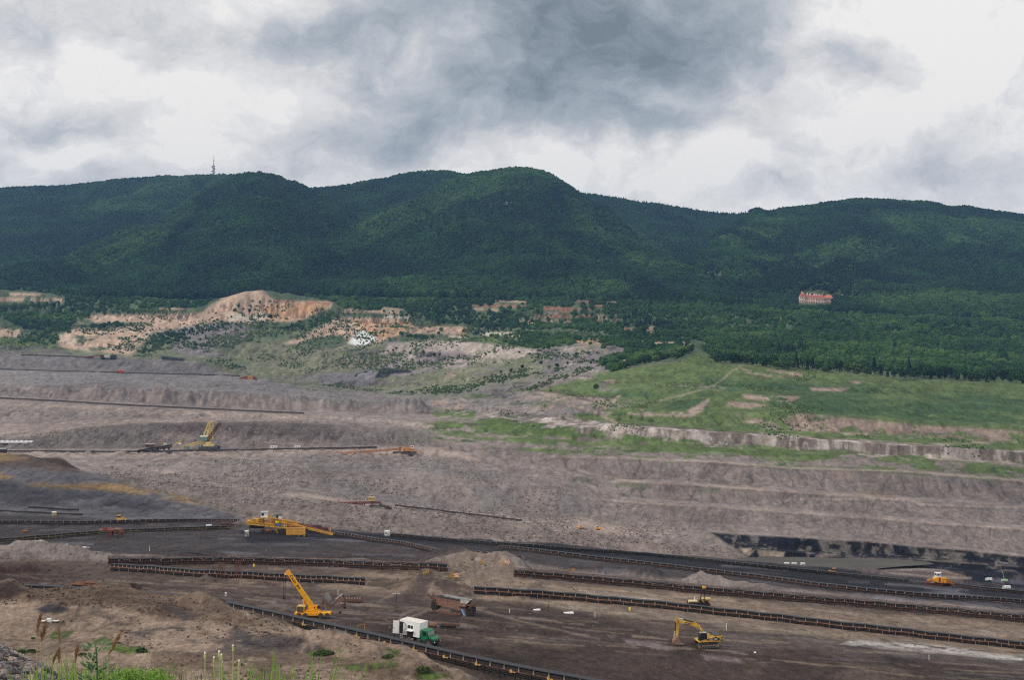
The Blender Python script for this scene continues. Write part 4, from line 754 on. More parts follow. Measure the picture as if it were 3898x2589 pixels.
# horizon test so that trees hidden behind other hills are left out
hv_row = HV - F * (HZ + 12) / HY
hmin = np.minimum.accumulate(hv_row, axis=0)      # lowest row reached so far (highest up)
def visible(x, y, z, margin=6):
    u = 512 + F * x / y; v = HV - F * (z + 14) / y
    ci = np.clip(np.round((u - hu[0]) / 2.5).astype(int), 0, len(hu) - 1)
    j = np.clip(np.searchsorted(hY, y) - 3, 0, len(hY) - 1)
    return v < hmin[j, ci] + margin
def in_poly0(a, b, poly): return seg_dist(a, b, [(float(c), float(d)) for c, d in poly]) > 0
rs = np.random.RandomState(5)
n = 260000
y = np.sqrt(rs.uniform(2780 ** 2, 5650 ** 2, n)); u = rs.uniform(-190, 1210, n); x = (u - 512) / F * y
zh = hz_arr(x, y)
gY = np.interp(u, hu, base_Y5)
keep = y > gY - 60
vv = HV - F * zh / y
clj = 2.5 * fbm(x / 60, y / 60, 3, seed=207)
clear = (in_poly0(u, vv + clj, [(795, 304), (800, 293), (812, 288), (829, 283), (848, 288), (864, 296), (872, 304)]) & (y < 3400) & (rs.rand(n) < .96)) | (in_poly0(u, vv + clj, [(752, 304), (775, 294), (796, 288), (800, 302)]) & (rs.rand(n) < .75) & (y < 3500)) | (in_poly0(u, vv + clj, [(690, 276), (740, 262), (800, 262), (830, 254), (800, 272), (740, 282), (700, 290)]) & (rs.rand(n) < .5))
top_v = HV - F * (zh + 17) / y
clear |= (u > 796) & (u < 835) & (y > 2700) & (y < 3015) & (top_v < 303.6)
cas = (u > 796) & (u < 834) & (y > 2985) & (y < 3110)
mast = (np.abs(u - 214) < 7) & (y > 5300)
clear |= (y > 5150) & (u > 175) & (u < 228) & (vv < 179) & (rs.rand(n) < .75)
keep &= ~clear & ~cas
keep &= visible(x, y, zh)
# denser trunks-only gaps
gap = fbm(x / 130, y / 130, 4, seed=201) > 0.62
keep &= ~(gap & (rs.rand(n) < .6))
x, y, zh, u = x[keep], y[keep], zh[keep], u[keep]
sc = rs.uniform(5.2, 7.8, len(x)) * (1 + 0.25 * fbm(x / 300, y / 300, 3, seed=205))
con = (fbm(x / 350, y / 350, 3, seed=211) > 0.35) & (rs.rand(len(x)) < .8) & (y < 4000) | ((y > 5150) & (u > 560) & (rs.rand(len(x)) < .3))
pr = np.stack([x, y, zh + sc * 0.9 + 2], 1)
SUNLIT = [[(325, 250), (360, 228), (420, 197), (470, 176), (520, 171), (560, 180), (545, 196), (470, 202), (410, 230), (345, 262)], [(110, 190), (170, 181), (228, 178), (205, 198), (150, 216), (90, 215)], [(560, 196), (640, 236), (695, 276), (650, 274), (580, 236)], [(700, 262), (800, 258), (860, 238), (905, 250), (850, 272), (770, 282), (700, 290)],  # lighter foliage where sun falls on crests and slopes: light put into colour
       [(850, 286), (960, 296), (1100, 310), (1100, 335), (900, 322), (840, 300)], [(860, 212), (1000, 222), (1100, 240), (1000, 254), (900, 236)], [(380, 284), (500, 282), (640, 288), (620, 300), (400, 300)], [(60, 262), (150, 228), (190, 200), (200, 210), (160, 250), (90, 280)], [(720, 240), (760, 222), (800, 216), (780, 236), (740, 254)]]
vg = HV - F * zh / np.hypot(y, 0) + 5 * fbm(x / 120, y / 120, 4, seed=221); sunlit = np.zeros(len(x), bool)
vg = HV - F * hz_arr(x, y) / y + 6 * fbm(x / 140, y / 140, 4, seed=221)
for pl in SUNLIT: sunlit |= in_poly0(u, vg, pl)
sunlit &= (rs.rand(len(x)) < .8) & ~con
M_sunlit = leaf_material("sunlit_tint_foliage", [al((28, 50, 27)), al((36, 60, 31)), al((47, 72, 37)), al((62, 86, 44))])
scatter("sunlit_tint_forest", pr[sunlit], sc[sunlit], M_sunlit, 'round', 'beech forest on the mountain spurs with a sunlit tone put into its colour')
scatter("beech_forest", pr[~con & ~sunlit], sc[~con & ~sunlit], M_beech, 'round', 'dense dark green beech forest covering the mountain slopes')
scatter("conifer_forest", np.stack([x, y, zh + 6], 1)[con], sc[con] * .75, M_pine, 'cone', 'darker stands of conifers among the mountain forest')
print("FOREST", len(x))
# young woods and bush strips below the mountains, on the ground mesh
def in_poly(u, v, poly):
    return seg_dist(u, v, [(float(a), float(b)) for a, b in poly]) > 0
WOODS = [  # polygon, spacing m, size range, kind
 ([(L_, 306), (-60, 306), (0, 307), (60, 303), (66, 298), (40, 291), (0, 290), (-60, 288), (L_, 286), (600, 286), (R_, 300), (R_, 386), (1024, 379), (950, 375), (909, 374), (860, 369), (800, 366), (740, 362), (715, 359), (704, 350), (712, 344), (690, 338), (640, 338), (600, 334), (560, 330), (515, 330), (460, 326), (400, 317), (345, 310), (332, 302), (262, 287), (240, 289), (225, 294), (205, 306), (190, 312), (120, 314), (85, 318), (60, 333), (30, 330), (0, 318), (L_, 318)], 9, (3.0, 5.5), 'y'),
 ([(612, 372), (640, 364), (680, 358), (686, 351), (676, 344), (650, 345), (632, 350), (615, 358), (600, 364)], 8, (3.2, 5.5), 'y'),
 ([(128, 355), (150, 352), (170, 345), (215, 332), (240, 322), (225, 320), (190, 325), (155, 332), (140, 345)], 8, (2.2, 3.6), 'y'),
 ([(280, 330), (300, 324), (330, 314), (345, 318), (330, 322), (310, 330), (285, 333)], 8, (2.4, 4), 'y'),
 ([(100, 338), (110, 334), (140, 340), (135, 344)], 8, (2.2, 3.6), 'y'),
 ([(20, 345), (30, 334), (70, 330), (130, 322), (150, 320), (120, 330), (80, 338), (50, 345)], 9, (2.6, 4.2), 'y'),
 ([(395, 331), (440, 328), (470, 332), (500, 330), (520, 334), (560, 334), (590, 340), (560, 348), (520, 341), (470, 336), (420, 340), (395, 336)], 8, (2.6, 4.4), 'y'),
 ([(355, 309), (400, 316), (470, 318), (540, 326), (560, 322), (520, 318), (470, 310), (400, 306)], 9, (2.6, 4.4), 'y'),
 ([(495, 343), (540, 344), (600, 336), (690, 340), (690, 348), (640, 346), (600, 350), (580, 342), (540, 350)], 8, (2.4, 4.2), 'y'),
]
allp = []
# low scrub spread thinly over the old slopes, the clearing and the terraces
def scrub(poly, n, s0, s1, th, sd, Y=(1180, 3100)):
    us = [a for a, b in poly]; uu = rs.uniform(max(min(us), -200), min(max(us), 1220), n); yy = rs.uniform(*Y, n); xx = (uu - 512) / F * yy
    zz = gz_arr(xx, yy); v_ = HV - F * zz / yy
    k = in_poly0(uu, v_, poly) & (fbm(xx / 55, yy / 80, 4, seed=sd) + rs.uniform(-.12, .12, n) > th)
    s_ = rs.uniform(s0, s1, n) ** 1; return np.stack([xx, yy, zz + s_ * .45, s_], 1)[k]
for poly, spc, (s0, s1), kd in WOODS:
    us = [a for a, b in poly]; 
    n = int(1.4e6 / spc ** 2 * (min(max(us), 1220) - max(min(us), -200)) / 500)
    uu = rs.uniform(max(min(us), -200), min(max(us), 1220), n); yy = rs.uniform(1640, 3120, n); xx = (uu - 512) / F * yy
    zz = gz_arr(xx, yy); v_ = HV - F * zz / yy
    pj = 2.0 * fbm(xx / 60, yy / 60, 3, seed=301)
    k = in_poly(uu, v_ + pj, poly)
    # ledges stay bare: thin the trees over ochre ground
    ci = np.clip(((uu - U0) / DU).astype(int), 0, NU - 1)
    rr_ = np.array([np.searchsorted(TY[:, c], yv) for c, yv in zip(ci[k], yy[k])]); rr_ = np.clip(rr_, 0, NR - 1)
    bare = np.zeros(k.sum(), bool)
    for o_ in (0, 1, 3, 5): cc = col[np.clip(rr_ + o_, 0, NR - 1), ci[k]]; bare |= cc[:, 0] > cc[:, 1] * 1.12
    xx, yy, zz, = xx[k], yy[k], zz[k]
    kk = (~bare) | (rs.rand(len(xx)) < .03)
    s_ = rs.uniform(s0, s1, len(xx)) * .85
    # taller by the right forest edge
    s_ *= 1 + .5 * ((512 + F * xx / yy) > 800)
    allp.append(np.stack([xx, yy, zz + s_ * .75, s_], 1)[kk])
SC = np.concatenate([scrub([(0, 330), (150, 322), (330, 320), (480, 332), (620, 332), (690, 345), (600, 368), (530, 392), (400, 396), (260, 378), (200, 360), (0, 350)], 60000, .6, 1.6, .17, 401, (1700, 3000)),
                     scrub([(60, 335), (200, 300), (340, 303), (480, 325), (480, 340), (330, 345), (100, 355)], 16000, .8, 2.2, .2, 405, (2300, 3050)),
                     scrub([(540, 395), (700, 356), (1024, 384), (1220, 395), (1220, 470), (1024, 462), (700, 440), (430, 425)], 45000, .25, .7, .34, 409, (1180, 1800))])
u_c = rs.uniform(752, 872, 5000); y_c = rs.uniform(3040, 3450, 5000); x_c = (u_c - 512) / F * y_c; z_c = hz_arr(x_c, y_c)
SC = np.concatenate([SC, np.stack([x_c, y_c, z_c + .8, rs.uniform(.8, 2.0, 5000)], 1)[rs.rand(5000) < .35]])
print("SCRUB", len(SC))
M_scrub = leaf_material('scrub_foliage', [al((50, 68, 42)), al((62, 80, 48)), al((78, 92, 56)), al((92, 104, 64))])
scatter("scrub_bushes", SC[:, :3], SC[:, 3], M_scrub, 'round', 'thin scrub growing over the old slopes and terraces')
# clods and boulders
def rocks(poly, n, s0, s1, Y, sd, th=-.1):
    us = [a for a, b in poly]; uu = rs.uniform(min(us), max(us), n); yy = rs.uniform(*Y, n); xx = (uu - 512) / F * yy
    zz = gz_arr(xx, yy); v_ = HV - F * zz / yy; q = max(4, Y[0] / 30)
    k = in_poly0(uu, v_, poly) & (fbm(xx / q, yy / q, 3, seed=sd) + rs.uniform(-.2, .2, n) > th)
    s_ = s0 * (s1 / s0) ** (rs.uniform(0, 1, n) ** 2.2); return np.stack([xx, yy, zz + s_ * .15, s_], 1)[k]
RK = np.concatenate([rocks([(-60, 580), (100, 582), (240, 608), (300, 626), (300, 650), (200, 622), (100, 608), (-60, 606)], 9000, .04, .26, (190, 245), 501),
                     rocks([(80, 606), (150, 600), (300, 626), (470, 676), (470, 700), (250, 690), (120, 650)], 7000, .03, .2, (150, 240), 503),
                     rocks([(-60, 600), (110, 606), (250, 690), (-60, 690)], 7000, .02, .08, (160, 225), 505, .05),
                     rocks([(200, 590), (500, 600), (1024, 655), (1024, 690), (600, 690), (430, 650), (230, 605)], 6000, .04, .2, (206, 350), 507, .2),
                     rocks([(-60, 550), (120, 555), (500, 545), (530, 590), (720, 580), (830, 600), (500, 600), (-60, 590)], 6000, .08, .4, (330, 470), 509, .15)])
M_rock = leaf_material('clod', [al((70, 60, 55)), al((86, 74, 67)), al((102, 90, 82)), al((122, 109, 99))])
scatter("clods", RK[:, :3], RK[:, 3], M_rock, 'rock', 'loose clods and stones lying on the pit ground')
DK = np.concatenate([rocks([(200, 500), (262, 470), (300, 456), (480, 462), (600, 490), (745, 556), (640, 556), (455, 541), (300, 530), (196, 503)], 30000, .25, .85, (850, 1250), 521, .0),
                     rocks([(0, 436), (140, 424), (420, 432), (420, 446), (0, 450)], 5000, .3, .8, (1240, 1350), 523, .0),
                     rocks([(80, 470), (260, 458), (262, 520), (140, 486)], 12000, .35, 1.2, (870, 1200), 525, .0)])
M_boul = leaf_material('spoil_block', [al((96, 89, 86)), al((110, 102, 98)), al((122, 114, 109)), al((138, 130, 125))])
scatter("spoil_blocks", DK[:, :3], DK[:, 3], M_boul, 'rock', 'grey blocky spoil covering the dump slopes')
print("ROCKS", len(RK), len(DK))
A = np.concatenate(allp)
print("WOODS", len(A))
con = fbm(A[:, 0] / 120, A[:, 1] / 120, 3, seed=305) > .42
scatter("young_forest", A[~con][:, :3], A[~con][:, 3], M_young, 'round', 'young mixed forest and bushes at the foot of the mountains')
scatter("young_conifer_forest", A[con][:, :3], A[con][:, 3] * .8, M_pine, 'cone', 'young conifer plantation at the foot of the mountains')

# ------------------------------------------------------------------ air
def haze_box():
    me = bpy.data.meshes.new("haze"); bm = bmesh.new(); bmesh.ops.create_cube(bm, size=1)
    x0, x1, y0, y1, z0, z1 = -4200, 4200, -60, 7100, -230, 640
    for v in bm.verts:
        v.co = Vector((x0 if v.co.x < 0 else x1, y0 if v.co.y < 0 else y1, z0 if v.co.z < 0 else z1))
    bm.to_mesh(me); bm.free()
    m = bpy.data.materials.new("air"); m.use_nodes = True; t = m.node_tree
    for x in list(t.nodes):
        if x.type == 'BSDF_PRINCIPLED': t.nodes.remove(x)
    pv = t.nodes.new('ShaderNodeVolumePrincipled'); pv.inputs['Color'].default_value = (0.30, 0.56, 1.0, 1); pv.inputs['Density'].default_value = 0.000048
    pv.inputs['Anisotropy'].default_value = 0.2
    o_ = [x for x in t.nodes if x.type == 'OUTPUT_MATERIAL'][0]; t.links.new(pv.outputs[0], o_.inputs['Volume'])
    me.materials.append(m); o = bpy.data.objects.new("haze", me); C.objects.link(o); tag(o, kind='stuff'); return o
haze_box()
# ------------------------------------------------------------------ mesh builder
class MB:
    def __init__(s): s.v = []; s.f = []
    def add(s, vs, fs):
        n = len(s.v); s.v += [tuple(x) for x in vs]; s.f += [tuple(i + n for i in f) for f in fs]; return s
    def box(s, c, d, rz=0.0, ry=0.0):
        M = Matrix.Rotation(rz, 3, 'Z') @ Matrix.Rotation(ry, 3, 'Y')
        vs = [Vector(c) + M @ Vector((x * d[0] / 2, y * d[1] / 2, z * d[2] / 2)) for x in (-1, 1) for y in (-1, 1) for z in (-1, 1)]
        return s.add(vs, [(0, 1, 3, 2), (4, 6, 7, 5), (0, 4, 5, 1), (2, 3, 7, 6), (0, 2, 6, 4), (1, 5, 7, 3)])
    def beam(s, p, q, w, h=None):
        p, q = Vector(p), Vector(q); h = h or w; d = (q - p)
        if d.length < 1e-6: return s
        d.normalize(); a = d.cross(Vector((0, 0, 1)))
        if a.length < 1e-3: a = Vector((1, 0, 0))
        a.normalize(); b = a.cross(d)
        vs = [o + a * x * w / 2 + b * y * h / 2 for o in (p, q) for x, y in ((-1, -1), (1, -1), (1, 1), (-1, 1))]
        return s.add(vs, [(0, 1, 2, 3), (7, 6, 5, 4), (0, 4, 5, 1), (1, 5, 6, 2), (2, 6, 7, 3), (3, 7, 4, 0)])
    def cyl(s, p, q, r, r2=None, n=10):
        p, q = Vector(p), Vector(q); r2 = r if r2 is None else r2; d = (q - p).normalized(); a = d.orthogonal().normalized(); b = d.cross(a)
        vs = [o + (a * math.cos(t) + b * math.sin(t)) * R for o, R in ((p, r), (q, r2)) for t in [2 * math.pi * i / n for i in range(n)]]
        return s.add(vs, [(i, (i + 1) % n, n + (i + 1) % n, n + i) for i in range(n)] + [tuple(range(n))[::-1], tuple(range(n, 2 * n))])
    def tube(s, pts, r, n=6):
        for a, b in zip(pts[:-1], pts[1:]): s.cyl(a, b, r, n=n)
        return s
    def prism(s, poly, y0, y1):          # polygon in x,z pushed along y
        n = len(poly); vs = [(x, y0, z) for x, z in poly] + [(x, y1, z) for x, z in poly]
        return s.add(vs, [(i, (i + 1) % n, n + (i + 1) % n, n + i) for i in range(n)] + [tuple(range(n))[::-1], tuple(range(n, 2 * n))])
    def sweep(s, path, dy, dz, w, h):     # box section swept along a path; dy sideways offset, dz height offset
        P_ = [Vector(p) for p in path]; rings = []
        for i, p in enumerate(P_):
            d = (P_[min(i + 1, len(P_) - 1)] - P_[max(i - 1, 0)]); d.z = 0; d.normalize(); a = Vector((-d.y, d.x, 0))
            rings.append([p + a * (dy + x * w / 2) + Vector((0, 0, dz + y * h / 2)) for x, y in ((-1, -1), (1, -1), (1, 1), (-1, 1))])
        n = len(rings); vs = [v for r in rings for v in r]
        fs = [(4 * i + j, 4 * i + (j + 1) % 4, 4 * i + 4 + (j + 1) % 4, 4 * i + 4 + j) for i in range(n - 1) for j in range(4)]
        return s.add(vs, fs + [(0, 1, 2, 3)[::-1], tuple(4 * (n - 1) + j for j in range(4))])
    def lattice(s, p, q, w, h, bays, r):   # box girder of four chords with zig-zag bracing
        p, q = Vector(p), Vector(q); d = (q - p).normalized(); a = d.cross(Vector((0, 0, 1)))
        if a.length < .05: a = Vector((1, 0, 0))
        a.normalize(); b = a.cross(d)
        C4 = [(-1, -1), (1, -1), (1, 1), (-1, 1)]
        pt = lambda t, c: p + (q - p) * t + a * c[0] * w / 2 + b * c[1] * h / 2
        for c in C4: s.beam(pt(0, c), pt(1, c), r)
        for k in range(bays):
            for i in range(4):
                c, e = C4[i], C4[(i + 1) % 4]
                s.beam(pt(k / bays, c), pt((k + 1) / bays, e), r * .7)
                s.beam(pt(k / bays, c), pt(k / bays, e), r * .7)
        return s
    def mesh(s, name, m, smooth=False):
        me = bpy.data.meshes.new(name); me.from_pydata(s.v, [], s.f); me.update()
        bm = bmesh.new(); bm.from_mesh(me); bmesh.ops.recalc_face_normals(bm, faces=bm.faces); bm.to_mesh(me); bm.free()
        if smooth:
            for p in me.polygons: p.use_smooth = True
        me.materials.append(m); return me
    def build(s, name, m, parent=None, loc=(0, 0, 0), smooth=False, bevel=0):
        o = bpy.data.objects.new(name, s.mesh(name, m, smooth)); C.objects.link(o); o.location = loc
        if parent: o.parent = parent
        if bevel:
            b = o.modifiers.new('bevel', 'BEVEL'); b.width = bevel; b.segments = 2; b.limit_method = 'ANGLE'
        return o
def thing(name, loc, label, cat, group=None, rz=0.0, ry=0.0):
    o = bpy.data.objects.new(name, None); C.objects.link(o); o.location = loc; o.rotation_euler = (0, ry, rz); o.empty_display_size = .5
    return tag(o, label, cat, group)
def part(name, me, parent, loc=(0, 0, 0), rz=0.0):
    o = bpy.data.objects.new(name, me); C.objects.link(o); o.parent = parent; o.location = loc; o.rotation_euler = (0, 0, rz); return o
def text(body, size, m, parent, loc, rot, name='lettering', ext=.01, sx=1.0):
    cu = bpy.data.curves.new(name, 'FONT'); cu.body = body; cu.size = size; cu.extrude = ext; cu.align_x = 'CENTER'; cu.align_y = 'CENTER'; cu.offset = size * .015
    tmp = bpy.data.objects.new(name, cu); C.objects.link(tmp)
    me = bpy.data.meshes.new_from_object(tmp); bpy.data.objects.remove(tmp)
    me.materials.clear(); me.materials.append(m)
    o = bpy.data.objects.new(name, me); C.objects.link(o); o.parent = parent; o.location = loc; o.rotation_euler = rot; o.scale = (sx, 1, 1); return o

rust = mat('rust', al((96, 70, 60)), .85, 0, .25, 2.0, dirt=al((60, 46, 42)), dirt_amt=.5)
rustp = mat('pink_rust', al((120, 90, 79)), .85, 0, .15, 1.2, dirt=al((84, 60, 52)), dirt_amt=.35)
redst = mat('red_steel', al((116, 62, 54)), .8, 0, .2, 1.5, dirt=al((60, 44, 42)), dirt_amt=.4)
yel = mat('yellow_paint', al((206, 156, 58)), .6, 0, .15, .9, dirt=al((112, 90, 62)), dirt_amt=.5)
yel2 = mat('pale_yellow_paint', al((188, 168, 108)), .7, 0, .12, .4, dirt=al((130, 110, 76)), dirt_amt=.3)
ora = mat('orange_paint', al((222, 150, 20)), .5, 0, .08, .8, dirt=al((150, 100, 30)), dirt_amt=.12)
orb = mat('orange_brown_paint', al((178, 120, 58)), .6, 0, .25, .8, dirt=al((96, 58, 36)), dirt_amt=.5)
ydull = mat('dirty_yellow_frames', al((128, 112, 74)), .8, 0, .3, .3, dirt=al((70, 58, 48)), dirt_amt=.6)
rub = mat('rubber', al((46, 47, 52)), .6, 0, .2, 1.5)
blk = mat('black_steel', al((42, 39, 39)), .8, 0, .3, 2.0, dirt=al((52, 44, 40)), dirt_amt=.4)
dkg = mat('dark_grey_steel', al((74, 72, 74)), .7, .2, .2, 1.2, dirt=al((50, 44, 42)), dirt_amt=.4)
gry = mat('grey_steel', al((128, 132, 134)), .6, .2, .15, 1.0, dirt=al((84, 78, 74)), dirt_amt=.3)
ltg = mat('light_steel', al((170, 168, 162)), .6, .1, .12, 1.0, dirt=al((110, 98, 88)), dirt_amt=.35)
wht = mat('white_paint', al((214, 214, 212)), .5, 0, .05, .8, dirt=al((160, 152, 144)), dirt_amt=.15)
grn = mat('green_paint', al((14, 104, 66)), .4, 0, .1, 1.0, dirt=al((50, 80, 60)), dirt_amt=.15, spec=.5)
blu = mat('blue_paint', al((44, 74, 140)), .5, 0, .1, 1)
gls = mat('glass', al((34, 40, 46)), .15, 0, .2, 1, spec=.8)
gcab = mat('green_cabin', al((92, 122, 112)), .6, 0, .1, .3)
tyre = mat('tyre', al((62, 58, 56)), .9, 0, .2, 2, dirt=al((88, 78, 70)), dirt_amt=.4)
redp = mat('red_paint', al((190, 60, 40)), .5, 0, .1, 1)
bone = mat('pale_rusty_bracket', al((142, 126, 116)), .8, 0, .2, 2, dirt=al((120, 92, 78)), dirt_amt=.4)
yroll = mat('yellow_roller', al((182, 150, 84)), .6, 0, .15, 1, dirt=al((140, 100, 52)), dirt_amt=.35)
wood = mat('timber', al((138, 96, 62)), .9, 0, .25, 1.5)

# ------------------------------------------------------------------ belt conveyors
def resample(path, sp):
    P_ = [Vector(p) for p in path]; out = [P_[0].copy()]; acc = 0.0; cur = P_[0].copy(); i = 1
    while i < len(P_):
        d = (P_[i] - cur).length
        if acc + d >= sp:
            cur = cur + (P_[i] - cur) * ((sp - acc) / d); out.append(cur.copy()); acc = 0
        else: acc += d; cur = P_[i].copy(); i += 1
    return out
def smooth_path(P_, it=12):
    P_ = [p.copy() for p in P_]
    for _ in range(it):
        Q = [p.copy() for p in P_]
        for i in range(1, len(P_) - 1): Q[i] = (P_[i - 1] + P_[i] * 2 + P_[i + 1]) / 4
        P_ = Q
    return P_
def ground_path(uv, h, ymin=200, ymax=2600, sp=3.0, yy=None):
    pts = []
    for k in range(len(uv) - 1):
        (u0, v0), (u1, v1) = uv[k], uv[k + 1]; n = max(2, int(abs(u1 - u0) / 4))
        for j in range(n): t = j / n; pts.append(on(u0 + (u1 - u0) * t, v0 + (v1 - v0) * t, ymin, ymax))
    pts.append(on(*uv[-1], ymin, ymax))
    pts = smooth_path(pts, 30)
    pts = resample(pts, sp)
    for p in pts: p.z = gz(p.x, p.y)
    pts = smooth_path(pts, 8)
    return [p + Vector((0, .35 * math.sin(i * .7 + uv[0][0]) * min(1, sp / 5) + .2 * math.sin(i * .23), h + .10 * math.sin(i * 1.9 + uv[0][1]))) for i, p in enumerate(pts)]
def dirs(P_, i):
    d = P_[min(i + 1, len(P_) - 1)] - P_[max(i - 1, 0)]; return math.atan2(d.y, d.x)
def conveyor(path, H, Wd, label, group, idler=None, leg=3.2, mr=rust, mb=bone, my=None, toprail=False, fine=True, yevery=5, hood=False, legm=None):
    o = path[len(path) // 2] - Vector((0, 0, H)); t = thing('belt_conveyor', o, label, 'conveyor', group)
    L_ = [p - o for p in path]
    L_s = resample(L_, 2.5 if fine else 8); 
    MB().sweep(L_s, 0, 0, Wd, .14).build('belt', rub, t)
    MB().sweep(L_s, 0, -H * .30, Wd * .84, H * .30).build('dark_infill', blk, t)  # black box in the open frame, standing in for its shaded gaps
    MB().sweep(L_s, 0, -H * .62, Wd * .9, .3 if fine else .5).build('return_belt_and_shadow', blk, t)  # thick black box takes in the return belt and the shadow around it
    for sgn in (-1, 1): MB().sweep(L_s, sgn * Wd * .52, -H * .44, .12 if fine else .2, .2 if fine else .22).build('side_rail', mr, t)
    if fine:
        q = resample(L_, idler or 1.5)
        if idler:
            tri = MB()
            for sgn in (-1, 1): tri.add([(-.16, sgn * Wd * .56, -H * .40), (.16, sgn * Wd * .56, -H * .40), (0, sgn * Wd * .58, 0.02), (-.16, sgn * Wd * .5, -H * .40), (.16, sgn * Wd * .5, -H * .30), (0, sgn * Wd * .52, 0.02)], [(0, 1, 2), (3, 5, 4), (0, 2, 5, 3), (1, 4, 5, 2)])
            tri.cyl((0, -Wd * .5, -.16), (0, Wd * .5, -.16), .08, n=6)
            mt = tri.mesh('idler', mb)
            st = max(1, math.ceil(len(q) / 99))
            for i in range(0, len(q)): 
                if i % st == 0 and i // st < 100: part('idler', mt, t, q[i], dirs(q, i))
            if my:
                g = MB().cyl((0, -Wd * .66, -H * .44), (0, -Wd * .54, -H * .44), .30, n=10).box((.5, -Wd * .58, -H * .5), (.9, .1, .16)).cyl((0, -Wd * .45, -H * .40), (0, Wd * .45, -H * .40), .1, n=6).mesh('return_roller', my)
                for i in range(2, len(q), yevery): part('return_roller', g, t, q[i], dirs(q, i))
        ql = resample(L_, leg)
        lg = MB()
        for sgn in (-1, 1): lg.beam((0, sgn * Wd * .52, -H - .5), (0, sgn * Wd * .52, -H * .32), .15, .18)
        lg.beam((0, -Wd * .5, -H * .82), (0, Wd * .5, -H * .82), .12)
        if toprail:
            for sgn in (-1, 1): lg.beam((0, sgn * Wd * .52, -H * .32), (0, sgn * Wd * .52, .45), .1, .14)
        ml = lg.mesh('leg', legm or mr)
        st = max(1, math.ceil(len(ql) / 99))
        for i in range(0, len(ql)):
            if i % st == 0 and i // st < 100: part('leg', ml, t, ql[i], dirs(ql, i))
        MB().sweep(L_s, -Wd * .5, -H * .78, .1, .14).build('lower_rail', blk if not toprail else mr, t)
        MB().sweep(L_s, 0, -H * .86, Wd * .7, .3).build('spillage', blk, t)
        if toprail:
            for sgn in (-1, 1): MB().sweep(L_s, sgn * Wd * .53, .42, .1, .1).build('top_rail', mr, t)
            cb = MB(); R_d = random.Random(int(abs(o.x)) + 3); k = 0
            while k < len(ql) - 3:
                n = R_d.choice([1, 1, 2, 3]); a, b = ql[k], ql[min(k + n, len(ql) - 1)]; sag = R_d.uniform(.15, .9)
                d = dirs(ql, k); off = Vector((math.sin(d), -math.cos(d), 0)) * Wd * .62
                pts = [a.lerp(b, s / 6) + off + Vector((0, 0, .38 - sag * 4 * (s / 6) * (1 - s / 6))) for s in range(7)]
                cb.tube(pts, .045, 4); k += n
            cb.build('cable', bone, t)
    else:
        q = resample(L_, idler or 4); lg = MB(); br = MB()
        for i, p in enumerate(q):
            d = dirs(q, i); M = Matrix.Rotation(d, 3, 'Z')
            for sgn in (-1, 1):
                a = M @ Vector((0, sgn * Wd * .54, 0))
                br.beam(p + a + Vector((0, 0, -H * .4)), p + a + Vector((0, 0, .03)), .22)
                if i % 2 == 0: lg.beam(p + a + Vector((0, 0, -H - .4)), p + a + Vector((0, 0, -H * .3)), .24)
        br.build('idler_brackets', mb, t)['kind'] = 'stuff'
        lg.build('support_legs', legm or mr, t)['kind'] = 'stuff'
    return t
G_NEAR = None
npth = [Vector(((u - 512) / F * Y, Y, -59.1)) for u, v in [(-120, 580), (0, 584), (74, 588), (133, 591.4), (190, 596), (215.8, 599.5), (236, 601.8), (352, 627.2), (425, 644), (499, 661.3), (600, 679.2), (690, 696)] for v in [v + (2.4 if u > 230 else 0)] for Y in [F * 59.1 / (v - HV)]]
npth = smooth_path(resample(npth, 4), 10)
conveyor(npth, 2.0, 1.4, 'large black belt conveyor with yellow rollers crossing the foreground behind the brown mound', 'belt conveyors in the pit', idler=1.55, leg=3.4, mr=rust, my=yroll, legm=blk)
conveyor(ground_path([(474, 594.5), (600, 603.5), (735, 617.5), (880, 634.5), (1024, 650.5), (1150, 665)], 1.75, 300, 390), 1.7, 1.25, 'rusty belt conveyor with open idlers running behind the yellow excavator', 'belt conveyors in the pit', idler=1.4, leg=3.1, mr=rustp, my=rustp)
conveyor(ground_path([(514, 577.5), (600, 585), (735, 597.5), (880, 610), (1024, 623), (1150, 634)], 2.0, 360, 430), 1.9, 1.2, 'rusty conveyor with top railing and slack cables running behind the yellow pipelayer', 'belt conveyors in the pit', idler=2.8, leg=3.0, mr=rust, toprail=True)
conveyor(ground_path([(112, 571), (187, 576.5), (260, 580), (336, 584.5), (382, 587)], 1.75, 300, 392), 1.7, 1.25, 'rusty belt conveyor ending left of the dirt ramp, passing behind the orange crane boom', 'belt conveyors in the pit', idler=1.4, leg=3.1, mr=rustp, my=rustp)
conveyor(ground_path([(108, 566.5), (160, 566), (230, 565), (300, 566.5), (437, 572.5), (456, 574)], 2.0, 360, 440), 1.9, 1.2, 'rusty conveyor with top railing running left from the dirt ramp, farther of the two', 'belt conveyors in the pit', idler=2.8, leg=3.0, mr=rust, toprail=True)
